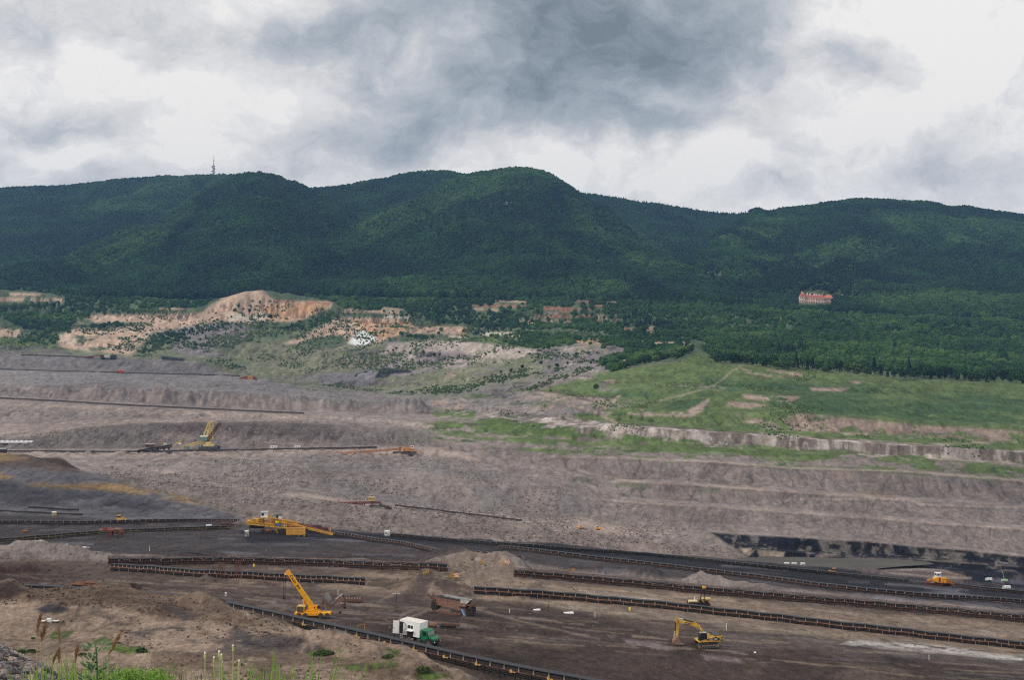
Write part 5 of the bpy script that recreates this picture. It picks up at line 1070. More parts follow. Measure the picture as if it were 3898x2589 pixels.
FAR = [([(-60, 524.5), (0, 525), (60, 525.5), (104, 525.6), (150, 524), (196, 522), (245, 524)], 1.8, rust, bone, 'dark belt conveyor on the coal floor passing just below the small yellow bulldozer'),
       ([(-60, 549), (0, 544), (46, 539.5), (104, 535), (150, 532.6), (240, 530)], 1.8, ydull, ydull, 'belt conveyor with pale yellow frames climbing past the red tripper car'),
       ([(333, 536), (375, 542.5), (455.7, 554), (499, 559.5), (540, 564)], 1.8, rust, bone, 'dark conveyor leading right from the big yellow drive station'),
       ([(392, 538), (472.8, 545.5), (600, 554), (669, 559), (735.5, 567), (802.5, 573.5), (869, 580), (925, 586.5)], 2.0, blk, ydull, 'belt conveyor with small yellow legs running to the orange drive station'),
       ([(500.5, 550), (600, 562), (735.5, 577), (842.5, 592), (922.5, 599.5), (1024, 604.5), (1120, 613)], 1.9, rust, bone, 'dark conveyor curving over the coal floor past the small blue tank'),
       ([(957, 588), (990, 593), (1030, 596), (1100, 602)], 1.9, rust, blk, 'dark conveyor leading right from the orange drive station'),
       ]
for uv, h, mr_, mb_, lb in FAR:
    h *= .85; conveyor(ground_path(uv, h, 440, 900, 5), h, 1.5, lb, 'belt conveyors on the coal floor', idler=3.0, fine=False, mr=mr_, mb=mb_, legm=mr_)
farm = mat('dusty_brown_steel', al((100, 86, 80)), .9, 0, .2, .2)
FAR2 = [([(-60, 452.5), (0, 453), (127, 453), (190, 452.5), (262.7, 451), (352, 449.4), (385, 448.5)], 1100, 1260, 2.6, 'dark conveyor along the grey dump bench in front of the stacker'),
        ([(-60, 397), (0, 399.5), (44, 401.5), (115, 406), (262, 413), (311, 415)], 1480, 1700, 3.2, 'thin rusty conveyor halfway up the grey dump, below the row of cones'),
        ([(-60, 368), (0, 370.5), (173, 375.2), (242, 377.5)], 2050, 2330, 3.4, 'thin dark conveyor high on the grey dump beside the small orange truck'),
        ([(395, 507), (427, 511), (499, 519), (531, 523)], 900, 1020, 2.0, 'thin reddish conveyor along the lower dump bench right of the belt wagon'),
        ([(21, 356), (60, 357), (100, 358.5)], 2250, 2420, 3.4, 'dark conveyor on the top edge of the grey dump at far left')]
for uv, y0, y1, h, lb in FAR2:
    h *= .6; conveyor(ground_path(uv, h, y0, y1, 12), h, 1.5, lb, 'far conveyors on the dump', idler=7, fine=False, mr=farm, mb=farm)

# ------------------------------------------------------------------ picture-plane rigs: machines seen side on, drawn at their own distance
class Rig:
    def __init__(s, name, u0, v0, Y, label, cat, group=None):
        s.u0, s.Y = u0, Y; x = (u0 - 512) / F * Y; s.z = gz(x, Y); s.v0 = HV - F * s.z / Y; s.k = Y / F; s.dv = v0
        s.t = thing(name, (x, Y, s.z), label, cat, group)
    def m(s, u, v, dy=0.0):      # v measured from the machine's own foot row
        return Vector(((u - s.u0) * s.k, dy, (s.dv - v) * s.k))
    def box(s, mb, u0, v0, u1, v1, dy0, dy1):
        a, b = s.m(u0, v1, dy0), s.m(u1, v0, dy1); return mb.box((a + b) / 2, (b - a))
# ---- big stacker on the dump
r = Rig('stacker', 208, 450, 1235, 'tall pale yellow stacker with lattice tower and raised boom on the grey dump', 'stacker')
for dy in (-5, 5):
    m = MB(); r.box(m, 200, 446.3, 219, 449.6, dy - 1.6, dy + 1.6); m.build('crawler', dkg, r.t, bevel=.5)
m = MB(); r.box(m, 204, 444.5, 214, 446.2, -4, 4); m.cyl(r.m(208.5, 444.4), r.m(208.5, 441.5), 2.6, 2.2, 14); m.build('turntable', yel2, r.t)
m = MB(); r.box(m, 200.8, 436.8, 208, 440.5, -3, 3); hs = m.build('machine_house', gcab, r.t)
m = MB(); r.box(m, 200.4, 436.0, 208.3, 436.7, -3.3, 3.3); m.build('roof', wht, hs)
m = MB()
for dy in (-2.2, 2.2):
    m.beam(r.m(203.6, 436, dy), r.m(208.4, 423, dy * .5), .6); m.beam(r.m(207.0, 436, dy), r.m(210.2, 422.5, dy * .5), .6)
    m.beam(r.m(205.5, 430.5, dy * .8), r.m(208.6, 430.5, dy * .8), .4)
m.beam(r.m(207.6, 422.8), r.m(212.4, 422.8), 1.4, .7); m.beam(r.m(208.4, 423, -1.2), r.m(208.4, 423, 1.2), .6)
m.build('mast_frame', yel2, r.t)
m = MB().lattice(r.m(211.0, 440), r.m(211.6, 422), 3.6, 2.6, 8, .42); m.build('tower', yel2, r.t)
m = MB().cyl(r.m(211.6, 422.2, -1.2), r.m(211.6, 422.2, 1.2), 1.0, n=12); m.build('pulley', yel2, r.t)
m = MB().lattice(r.m(207, 441), r.m(220.2, 423.2), 3.0, 2.2, 12, .35)
m.build('discharge_boom', rust, r.t)
m = MB().sweep([r.m(207, 441), r.m(213.6, 432), r.m(220.2, 423.4)], 0, 0, 2.0, .5); m.build('boom_belt', blk, r.t)
m = MB().beam(r.m(212, 439), r.m(219.5, 427), .35); m.beam(r.m(211.8, 422.6, 1), r.m(220, 423.6, .8), .16); m.beam(r.m(211.8, 422.6, -1), r.m(215.5, 431, -1), .16); m.build('boom_stay', yel2, r.t)
m = MB().lattice(r.m(207, 441.2), r.m(181.6, 447.2), 2.6, 2.0, 16, .35); m.build('receiving_boom', yel2, r.t)
m = MB(); r.box(m, 184, 446.2, 189, 448.8, -2, 2); m.build('hopper', gcab, r.t)
# ---- belt wagon feeding the stacker
r = Rig('belt_wagon', 158, 453, 1215, 'long dark belt wagon with small yellow cab left of the stacker', 'belt wagon')
m = MB().lattice(r.m(138, 452), r.m(171.5, 446.4), 3, 2.2, 18, .5); m.build('boom', blk, r.t)
m = MB().sweep([r.m(138, 451.6), r.m(155, 448.8), r.m(171.5, 445.8)], 0, .2, 2.2, .4); m.build('belt', rub, r.t)
m = MB()
for u in (152, 158, 164, 169): m.beam(r.m(u, 453, -2), r.m(u + 1, 448, -1), .6); m.beam(r.m(u, 453, 2), r.m(u - 1, 448, 1), .6)
r.box(m, 150, 451.4, 171, 453.2, -2.5, 2.5); m.build('undercarriage', dkg, r.t)
m = MB(); r.box(m, 161.5, 441.6, 163.6, 443.8, -1, 1); c = m.build('cab', yel, r.t, bevel=.1)
m = MB(); r.box(m, 161.8, 442.0, 163.3, 443.0, -1.1, -1.02); m.build('window', gls, c)
m = MB(); r.box(m, 163.8, 443.4, 166.8, 445.4, -1, 1); m.build('drive_housing', ltg, r.t)
m = MB().lattice(r.m(173, 446.6), r.m(180.6, 440.6), .9, .9, 6, .22); m.beam(r.m(180.6, 440.6), r.m(181.2, 444.2), .3); m.beam(r.m(180.6, 440.6), r.m(179.4, 444.2), .3); m.build('jib', yel2, r.t)
m = MB(); r.box(m, 178.5, 443.4, 181.3, 444.4, -1, 1); m.build('counterweight', wht, r.t)
def shed(name, u0, v0, u1, v1, Y, depth, label, cat, mw=wht, mroof=None, legs=True, group=None, dv=None):
    uc = (u0 + u1) / 2; r = Rig(name, uc, v1, Y, label, cat, group); w = (u1 - u0) * r.k; h = (v1 - v0) * r.k
    m = MB(); m.box((0, 0, h * .46), (w * .94, depth, h * .88)); m.build('wall', mw, r.t)
    m = MB(); m.box((0, 0, h * .95), (w * 1.04, depth * 1.08, h * .12)); m.build('roof', mroof or mw, r.t)
    m = MB(); m.box((-w * .18, -depth / 2 - .02, h * .55), (w * .22, .05, h * .35)); m.build('window', gls, r.t)
    m = MB(); m.box((w * .22, -depth / 2 - .02, h * .36), (w * .16, .05, h * .6)); m.build('door', dkg, r.t)
    return r
shed('flat_shed', 145.7, 446.9, 154, 450.5, 1245, 5, 'low flat roofed shed behind the dark belt wagon', 'shed', rust, ltg)
shed('site_hut', 270.5, 447.8, 277, 449.9, 1245, 3, 'long white hut beside the dump conveyor right of the stacker', 'hut')
shed('site_hut', 295, 448.4, 300.5, 449.9, 1245, 3, 'small low white hut beside the dump conveyor, right of the long white hut', 'hut')
shed('open_shed', -2, 447.3, 6.3, 451.6, 1215, 6, 'dark shed with pale flat roof at the left end of the dump conveyor', 'shed', blk, ltg)
# white roofed greenhouse-like store
r = Rig('white_roofed_store', 15, 439.6, 1262, 'long low white roofed store at the left edge on the grey dump', 'building')
m = MB()
for k in range(7):
    a = -14 + k * 4.2; m.prism([(a, 0), (a + 4.2, 0), (a + 4.2, 1.0), (a + 2.1, 1.9), (a, 1.0)], -3, 3)
m.build('roof', wht, r.t)
# ---- orange transfer station on the dump bench
r = Rig('transfer_station', 405, 449.5, 1215, 'orange transfer station with long inclined boom at right end of the dump bench', 'transfer station')
m = MB(); r.box(m, 403, 443.6, 411, 446.8, -3, 3); m.build('drive_house', orb, r.t, bevel=.2)
m = MB().lattice(r.m(328, 450), r.m(401, 444.6), 2.4, 1.5, 34, .3); m.build('boom', orb, r.t)
m = MB().sweep([r.m(328, 449.6), r.m(401, 444.0)], 0, .2, 1.8, .3); m.build('boom_belt', blk, r.t)
m = MB(); m.lattice(r.m(399.5, 448), r.m(400.5, 441.6), 1.6, 1.6, 4, .3); m.lattice(r.m(411, 444), r.m(418, 449), 2, 1.6, 5, .35); m.beam(r.m(397, 444), r.m(412, 442), .4); m.build('frame', orb, r.t)
m = MB(); r.box(m, 411, 441.6, 413.8, 443.8, -1.2, 1.2); c = m.build('cab', wht, r.t); m = MB(); r.box(m, 411.4, 442, 413.4, 443, -1.3, -1.22); m.build('window', gls, c)
m = MB(); r.box(m, 393, 447.4, 416, 449.4, -3, 3); m.build('undercarriage', dkg, r.t)
# ---- red belt wagon with yellow cab on the lower dump
r = Rig('belt_wagon', 370, 501.5, 935, 'reddish belt wagon with boxy yellow cab on the lower dump slope', 'belt wagon')
m = MB().lattice(r.m(338.2, 498.4), r.m(380.5, 497.2), 2.2, 1.2, 20, .3); m.build('boom', redst, r.t)
m = MB().sweep([r.m(338.2, 497.7), r.m(380.5, 496.4)], 0, 0, 1.7, .3); m.build('boom_belt', redst, r.t)
m = MB(); r.box(m, 338, 495.9, 339.2, 499, -1.2, 1.2); m.build('tail_frame', redst, r.t)
m = MB(); r.box(m, 368.6, 492.0, 374.5, 492.5, -1.9, 1.9); r.box(m, 368.9, 494.6, 374.3, 495.9, -1.7, 1.7)
for u in (368.9, 371.6, 374.1): r.box(m, u - .18, 492, u + .18, 495.8, -1.7, -1.4); r.box(m, u - .18, 492, u + .18, 495.8, 1.4, 1.7)
c = m.build('cab', yel2, r.t); m = MB(); r.box(m, 369.0, 492.5, 374.2, 494.6, -1.5, 1.5); m.build('window', mat('amber_glass', al((150, 122, 70)), .4), c)
m = MB(); r.box(m, 370.7, 495.9, 372.6, 497.2, -.8, .8); m.build('cab_pedestal', blk, r.t)
m = MB()
for a, b in ((370.6, 373), (354.5, 356), (363.5, 365.5), (380.2, 380.4)): m.beam(r.m(a, 501.2, -1), r.m(b, 497.8, -.8), .7); m.beam(r.m(a, 501.2, 1), r.m(b, 497.8, .8), .7)
r.box(m, 369, 500.2, 381, 501.4, -1.8, 1.8); m.build('undercarriage', dkg, r.t)
m = MB().lattice(r.m(380.5, 500.4), r.m(391.8, 503.4), 1.6, 1.0, 6, .25); m.build('lower_boom', blk, r.t)
# ---- big yellow drive station on the coal floor
def dz(x, y): return (236.4 + .0445 * x, 504.3 + .0445 * y)
r = Rig('drive_station', 285, 535.3, 548, 'big yellow conveyor drive station with white cab and yellow container in the pit centre', 'drive station')
def q(x, y, dy=0): return r.m(*dz(x, y), dy)
def qb(mb, x0, y0, x1, y1, a, b): r.box(mb, *dz(x0, y0), *dz(x1, y1), a, b); return mb
m = MB(); m.lattice(q(250, 425), q(1150, 520), 3.2, 1.0, 22, .22); m.sweep([q(250, 445), q(1150, 540)], -1.6, 0, .3, .35); m.sweep([q(250, 445), q(1150, 540)], 1.6, 0, .3, .35); m.build('main_girder', yel, r.t)
m = MB(); m.sweep([q(250, 440), q(700, 470), q(1150, 520)], 0, .35, 3.4, .12); m.build('deck', orb, r.t)
m = MB(); qb(m, 380, 340, 500, 430, -1.2, 1.2); m.cyl(q(400, 370, -1.4), q(400, 370, 1.4), .75, n=12); m.cyl(q(470, 395, -1.5), q(470, 395, -.6), .55, n=12); qb(m, 260, 380, 330, 430, -1.4, 1.4); m.build('drive_head', yel, r.t, bevel=.05)
m = MB(); qb(m, 520, 330, 620, 440, -1.4, 1.2); qb(m, 640, 380, 860, 450, -1.3, 1.0); qb(m, 800, 420, 880, 480, -1.6, 1.2); m.build('gearbox', orb, r.t, bevel=.05)
m = MB()
for x in (250, 330, 520, 610, 730, 780, 1045, 1150): m.beam(q(x, 300 if x < 700 or x > 900 else 215, -1.65), q(x, 470, -1.65), .16)
m.beam(q(250, 350, -1.65), q(620, 330, -1.65), .1); m.beam(q(250, 390, -1.65), q(620, 375, -1.65), .1); m.beam(q(730, 300, -1.65), q(800, 300, -1.65), .14); m.beam(q(530, 330, -1.65), q(730, 320, -1.65), .22); m.build('handrail', yel, r.t)
m = MB(); qb(m, 562, 200, 706, 305, -1.3, 1.3); c = m.build('cab', wht, r.t, bevel=.05); m = MB(); qb(m, 552, 180, 716, 200, -1.6, 1.6); m.build('roof', ltg, c); m = MB(); qb(m, 575, 208, 630, 262, -1.4, -1.32); m.build('window', gls, c)
m = MB(); qb(m, 560, 305, 740, 325, -1.5, 1.5); m.beam(q(740, 190, 0), q(740, 320, 0), .3); m.build('cab_platform', yel, r.t)
m = MB(); qb(m, 890, 390, 970, 425, -1.7, -.6); m.build('yellow_cover', mat('bright_yellow', al((226, 190, 40)), .5), r.t)
m = MB(); qb(m, 885, 432, 1015, 490, -1.8, -.6); m.build('electrical_cabinet', mat('blue_grey_paint', al((86, 98, 130)), .5), r.t)
m = MB(); qb(m, 1060, 468, 1115, 508, -1.8, -.6); m.build('electrical_cabinet', ltg, r.t)
m = MB(); qb(m, 1025, 430, 1140, 445, -1.8, 0); qb(m, 1150, 470, 1400, 510, -1.2, 1.2); m.build('cover', orb, r.t)
m = MB(); m.lattice(q(790, 350), q(1400, 450), 1.8, .8, 16, .2); m.lattice(q(1400, 500), q(2170, 690), 1.8, .7, 22, .18); m.sweep([q(790, 372, 0), q(1400, 475, 0), q(2170, 695, 0)], -1, 0, .25, .4); m.build('boom', yel, r.t)
m = MB(); m.sweep([q(790, 345), q(1400, 460), q(2170, 680)], 0, .15, 1.5, .2); m.build('boom_belt', redst, r.t)
m = MB(); m.beam(q(2110, 570, -.9), q(2110, 690, -.9), .2); m.beam(q(2110, 570, .9), q(2110, 690, .9), .2); m.beam(q(2110, 580, -.9), q(2110, 580, .9), .2); m.beam(q(1995, 660), q(1995, 712), .5); m.beam(q(2140, 690), q(2140, 712), .5); m.build('tail_support', yel, r.t)
m = MB(); qb(m, 1145, 545, 1560, 685, -2.6, 0); ct = m.build('container', mat('container_paint', al((206, 152, 66)), .6, 0, .05, .6), r.t, bevel=.06)
m = MB(); qb(m, 1140, 525, 1565, 545, -2.7, .1); m.build('lid', mat('grey_orange_lid', al((170, 138, 96)), .6), ct)
m = MB()
for x in range(1165, 1550, 24): qb(m, x, 552, x + 8, 680, -2.66, -2.6)
m.build('rib', yel, ct)
m = MB()
for x in (1150, 1240, 1410, 1530): qb(m, x, 685, x + 22, 720, -2.5, -2.1)
m.build('foot', yel, ct)
m = MB(); m.beam(q(800, 500, -1.4), q(950, 650, -1.4), .3); m.beam(q(870, 520, -1.4), q(930, 600, -1.4), .25); m.beam(q(905, 510, -1.4), q(900, 580, -1.4), .2); m.prism([((q(650, 600)).x, q(650, 600).z), (q(730, 555).x, q(730, 555).z), (q(790, 600).x, q(790, 600).z)], -1.3, 1.3); m.build('strut', orb, r.t)
m = MB(); qb(m, 560, 600, 1140, 690, -1.5, 2.5); qb(m, 300, 455, 620, 560, -.5, 2.0); m.build('undercarriage', blk, r.t)
# rear red drive station
r = Rig('drive_station', 300, 530, 572, 'red brown conveyor drive station with small white cab standing behind the yellow one', 'drive station')
m = MB(); m.lattice(q(900, 350), q(2060, 530), 2, 1.0, 34, .22); m.build('boom', redst, r.t)
m = MB(); m.sweep([q(900, 330), q(1500, 415), q(2060, 515)], 0, 0, 1.6, .25); m.build('boom_belt', blk, r.t)
m = MB(); qb(m, 930, 330, 1080, 400, -1.3, 1.3); qb(m, 1190, 370, 1260, 395, -1, 1); qb(m, 1400, 420, 1560, 490, -1.4, 1.4); qb(m, 1640, 470, 1720, 500, -1.2, 1.2); m.build('drive_housing', redst, r.t)
m = MB(); qb(m, 895, 212, 1015, 305, -1.2, 1.2); c = m.build('cab', wht, r.t); m = MB(); qb(m, 880, 195, 1020, 212, -1.4, 1.4); m.build('roof', dkg, c); m = MB(); qb(m, 905, 218, 950, 268, -1.3, -1.22); m.build('window', gls, c)
m = MB(); m.beam(q(950, 305), q(950, 400), .5); m.beam(q(1050, 320), q(1050, 400), .2); m.beam(q(1090, 320), q(1090, 400), .2); qb(m, 890, 305, 1090, 320, -1.3, 1.3); m.build('cab_platform', redst, r.t)
m = MB(); qb(m, 1000, 440, 1900, 620, -1, 1); m.build('undercarriage', blk, r.t)
m = MB(); qb(m, 1575, 430, 1620, 460, -1.6, -.8); m.build('drum', ltg, r.t)
# ---- orange drive station at right
def d2(x, y): return (914.1 + .02448 * x, 564.7 + .02448 * y)
g0 = on(938, 587, 500, 900)
r = Rig('drive_station', 938, 587, g0.y, 'orange brown drive station with white glass cab near the coal wall at right', 'drive station')
def q(x, y, dy=0): return r.m(*d2(x, y), dy)
def qb(mb, x0, y0, x1, y1, a, b): r.box(mb, *d2(x0, y0), *d2(x1, y1), a, b); return mb
m = MB(); m.sweep([q(560, 680), q(820, 700), q(1100, 745), q(1450, 750), q(1600, 800)], 0, 0, 3.2, .45); m.build('deck', orb, r.t)
m = MB(); qb(m, 820, 545, 990, 690, -1.2, 1.2); qb(m, 1060, 560, 1290, 730, -1.4, 1.4); m.cyl(q(880, 620, -1.5), q(880, 620, 1.5), .9, n=12); m.build('drive_head', ora, r.t, bevel=.05)
m = MB(); qb(m, 570, 640, 720, 690, -1.3, 1.3); qb(m, 1290, 600, 1400, 740, -1.2, 1.2); qb(m, 1450, 730, 1600, 830, -1.3, 1.3); qb(m, 1290, 750, 1400, 880, -1, 1); m.build('gearbox', orb, r.t, bevel=.05)
m = MB(); qb(m, 985, 560, 1065, 720, -1.0, 1.3); qb(m, 1470, 690, 1560, 800, -1.5, 1); m.build('motor', redst, r.t)
m = MB()
for x in (570, 700, 780, 1120, 1300, 1400, 1480, 1600): m.beam(q(x, 590 if x < 1350 else 680, -1.6), q(x, 740, -1.6), .14)
m.beam(q(570, 610, -1.6), q(780, 600, -1.6), .1); m.beam(q(1120, 570, -1.6), q(1400, 620, -1.6), .12); m.beam(q(1400, 690, -1.6), q(1600, 720, -1.6), .12); m.build('handrail', orb, r.t)
m = MB(); qb(m, 872, 470, 1045, 532, -1.2, 1.2)
for x in (878, 935, 1000, 1036): qb(m, x - 5, 365, x + 5, 470, -1.2, -1.0); qb(m, x - 5, 365, x + 5, 470, 1.0, 1.2)
qb(m, 866, 355, 1048, 378, -1.4, 1.4); c = m.build('cab', wht, r.t); m = MB(); qb(m, 880, 378, 1034, 470, -1.05, 1.05); m.build('window', gls, c)
m = MB(); m.beam(q(1060, 480), q(1080, 355), .18); m.cyl(q(1085, 352, -.2), q(1085, 352, .2), .35, n=8); m.build('lamp_mast', wht, r.t)
m = MB(); m.lattice(q(430, 800), q(1130, 880), 2.4, 1.1, 14, .2); m.build('tail_frame', redst, r.t)
m = MB(); qb(m, 480, 770, 1150, 890, -1, 1.4); qb(m, 1150, 780, 1500, 900, -1, 1.4); m.build('undercarriage', blk, r.t)
m = MB(); qb(m, 635, 720, 775, 745, -1.7, -1.2); m.build('panel', ltg, r.t)
# ---- red tripper car on the left conveyor
g0 = on(112, 536.5, 440, 700)
r = Rig('tripper_car', 112, 536.5, g0.y - 3, 'rusty red tripper car straddling the yellow framed conveyor at left', 'tripper car')
m = MB(); r.box(m, 104, 529.2, 121, 530.4, -1.8, 1.8); m.beam(r.m(102.5, 527.6, -1), r.m(110, 530.4, -1), .5); m.beam(r.m(102.5, 527.6, 1), r.m(110, 530.4, 1), .5); m.build('frame', redst, r.t)
m = MB(); r.box(m, 114.5, 528.6, 121.6, 532.4, -1.3, 1.3); m.build('hopper', rustp, r.t)
m = MB()
for u in (109, 111.5, 121): m.beam(r.m(u, 536.2, -1.5), r.m(u, 530, -1.5), .45); m.beam(r.m(u, 536.2, 1.5), r.m(u, 530, 1.5), .45)
m.build('leg', redst, r.t)
m = MB(); r.box(m, 100, 529.5, 107, 531, -1.1, 1.1); m.build('walkway', rustp, r.t)

# ---- small tracked machines, seen small
def dozer(u, v, Y, s, m_body, label, cat='bulldozer', name='bulldozer', group=None, flip=1, loader=False):
    x = (u - 512) / F * Y; t = thing(name, (x, Y, gz(x, Y)), label, cat, group)
    for sg in (-1, 1): MB().box((0, sg * .95 * s, .45 * s), (3.2 * s, .5 * s, .9 * s)).build('track', blk, t, bevel=.2 * s)
    MB().box((-.2 * s * flip, 0, 1.1 * s), (3.0 * s, 1.5 * s, .9 * s)).box((-1.3 * s * flip, 0, 1.6 * s), (1.2 * s, 1.3 * s, .7 * s)).build('hood', m_body, t, bevel=.06)
    c = MB().box((.5 * s * flip, 0, 2.15 * s), (1.3 * s, 1.4 * s, 1.3 * s)).build('cab', m_body, t, bevel=.06)
    MB().box((.5 * s * flip, 0, 2.3 * s), (1.34 * s, 1.44 * s, .6 * s)).build('window', gls, c)
    MB().box((.5 * s * flip, 0, 2.85 * s), (1.5 * s, 1.6 * s, .1 * s)).build('roof', m_body, c)
    MB().box((-2.3 * s * flip, 0, .7 * s), (.3 * s, 3.0 * s, 1.2 * s)).beam((-2.2 * s * flip, .8 * s, .6 * s), (-.2 * s, .8 * s, .5 * s), .2 * s).beam((-2.2 * s * flip, -.8 * s, .6 * s), (-.2 * s, -.8 * s, .5 * s), .2 * s).build('blade', m_body, t)
    return t
g = on(120, 522.6, 480, 700); dozer(120, 0, g.y, .95, yel, 'yellow bulldozer on the black coal floor above the left conveyor', flip=-1)
g = on(26, 533.2, 480, 700); dozer(26, 0, g.y, .5, orb, 'small brown loader near the left edge of the coal floor')
g = on(580, 529.5, 900, 1100); dozer(580, 0, g.y, .75, ora, 'left one of two tiny orange bulldozers on the pale dump bench', group='bulldozers on the dump bench')
g = on(598, 530.6, 900, 1100); dozer(598, 0, g.y, .9, ora, 'right one of two tiny orange bulldozers on the pale dump bench', group='bulldozers on the dump bench', flip=-1)
g = on(833, 575.5, 600, 900); dozer(833, 0, g.y, 1.0, orb, 'tiny brown orange machine on the black shore right of the lagoon huts')
# orange truck high on the dump
def truckling(u, Y, s, mb_, label, mc=None, cat='truck'):
    x = (u - 512) / F * Y; t = thing('truck' if cat == 'truck' else 'van', (x, Y, gz(x, Y)), label, cat)
    MB().box((.4 * s, 0, 1.7 * s), (3.6 * s, 2 * s, 1.6 * s)).build('body', mb_, t, bevel=.1)
    c = MB().box((-2.1 * s, 0, 1.4 * s), (1.3 * s, 1.9 * s, 1.6 * s)).build('cab', mc or mb_, t, bevel=.1)
    MB().box((-2.3 * s, 0, 1.8 * s), (1.0 * s, 1.95 * s, .5 * s)).build('window', gls, c)
    for px in (-1.9, 1.4):
        for sg in (-1, 1): MB().cyl((px * s, sg * .75 * s, .45 * s), (px * s, sg * 1.0 * s, .45 * s), .45 * s, n=12).build('wheel', tyre, t)
    return t
truckling(120.5, 2225, 2.0, redp, 'tiny orange red truck beside the high dump conveyor')
g = on(989, 582.0, 600, 880); truckling(989, g.y, .75, wht, 'tiny white van parked in the dark pit corner at right', cat='van')
g = on(1007, 590.5, 500, 880); truckling(1007, g.y, .85, wht, 'white van in the lower dark pit corner at far right', cat='van')
# drill rig with thin mast in the corner
g = on(1004.5, 583, 500, 880)
t = thing('drill_rig', g, 'small pale green drill rig with thin leaning mast in the dark pit corner', 'drill rig')
MB().box((0, 0, 1.0), (3.4, 1.8, 1.2)).build('body', mat('pale_green', al((150, 178, 140)), .5), t, bevel=.1); MB().box((0, 0, .3), (3.0, 2.0, .6)).build('track', blk, t)
MB().beam((0, 0, 1.2), (-1.3, 0, 6.4), .2).build('mast', ltg, t)
# far red machines on the dump
r = Rig('transfer_station', 248, 377.5, 2215, 'tiny red and yellow transfer station at the right end of the high dump conveyor', 'transfer station')
m = MB(); r.box(m, 243, 374.2, 248, 376.6, -4, 4); m.lattice(r.m(239, 376.6), r.m(247, 374), 4, 2, 5, .7); m.build('frame', redst, r.t)
m = MB(); r.box(m, 248, 373.6, 253, 376.4, -4, 4); m.build('drive_house', orb, r.t); m = MB(); m.lattice(r.m(253, 375), r.m(257, 377), 4, 2, 4, .7); m.beam(r.m(254.5, 377, 0), r.m(254.8, 372.8, 0), .8); m.build('boom', redst, r.t)
r = Rig('spreader', 108, 359, 2340, 'tiny dark spreader with pale housing on the top edge of the dump', 'spreader')
m = MB(); m.lattice(r.m(84, 357.2), r.m(103, 355.4), 3.5, 1.8, 10, .6); m.build('boom', redst, r.t); m = MB(); r.box(m, 101, 355.2, 104.5, 358.6, -4, 4); r.box(m, 111, 355, 116, 358.8, -4, 4); m.beam(r.m(112.5, 355), r.m(112.5, 353.6), 1); m.build('frame', blk, r.t)
m = MB(); r.box(m, 104.7, 354.8, 110.8, 357.2, -4, 4); m.build('housing', ltg, r.t)
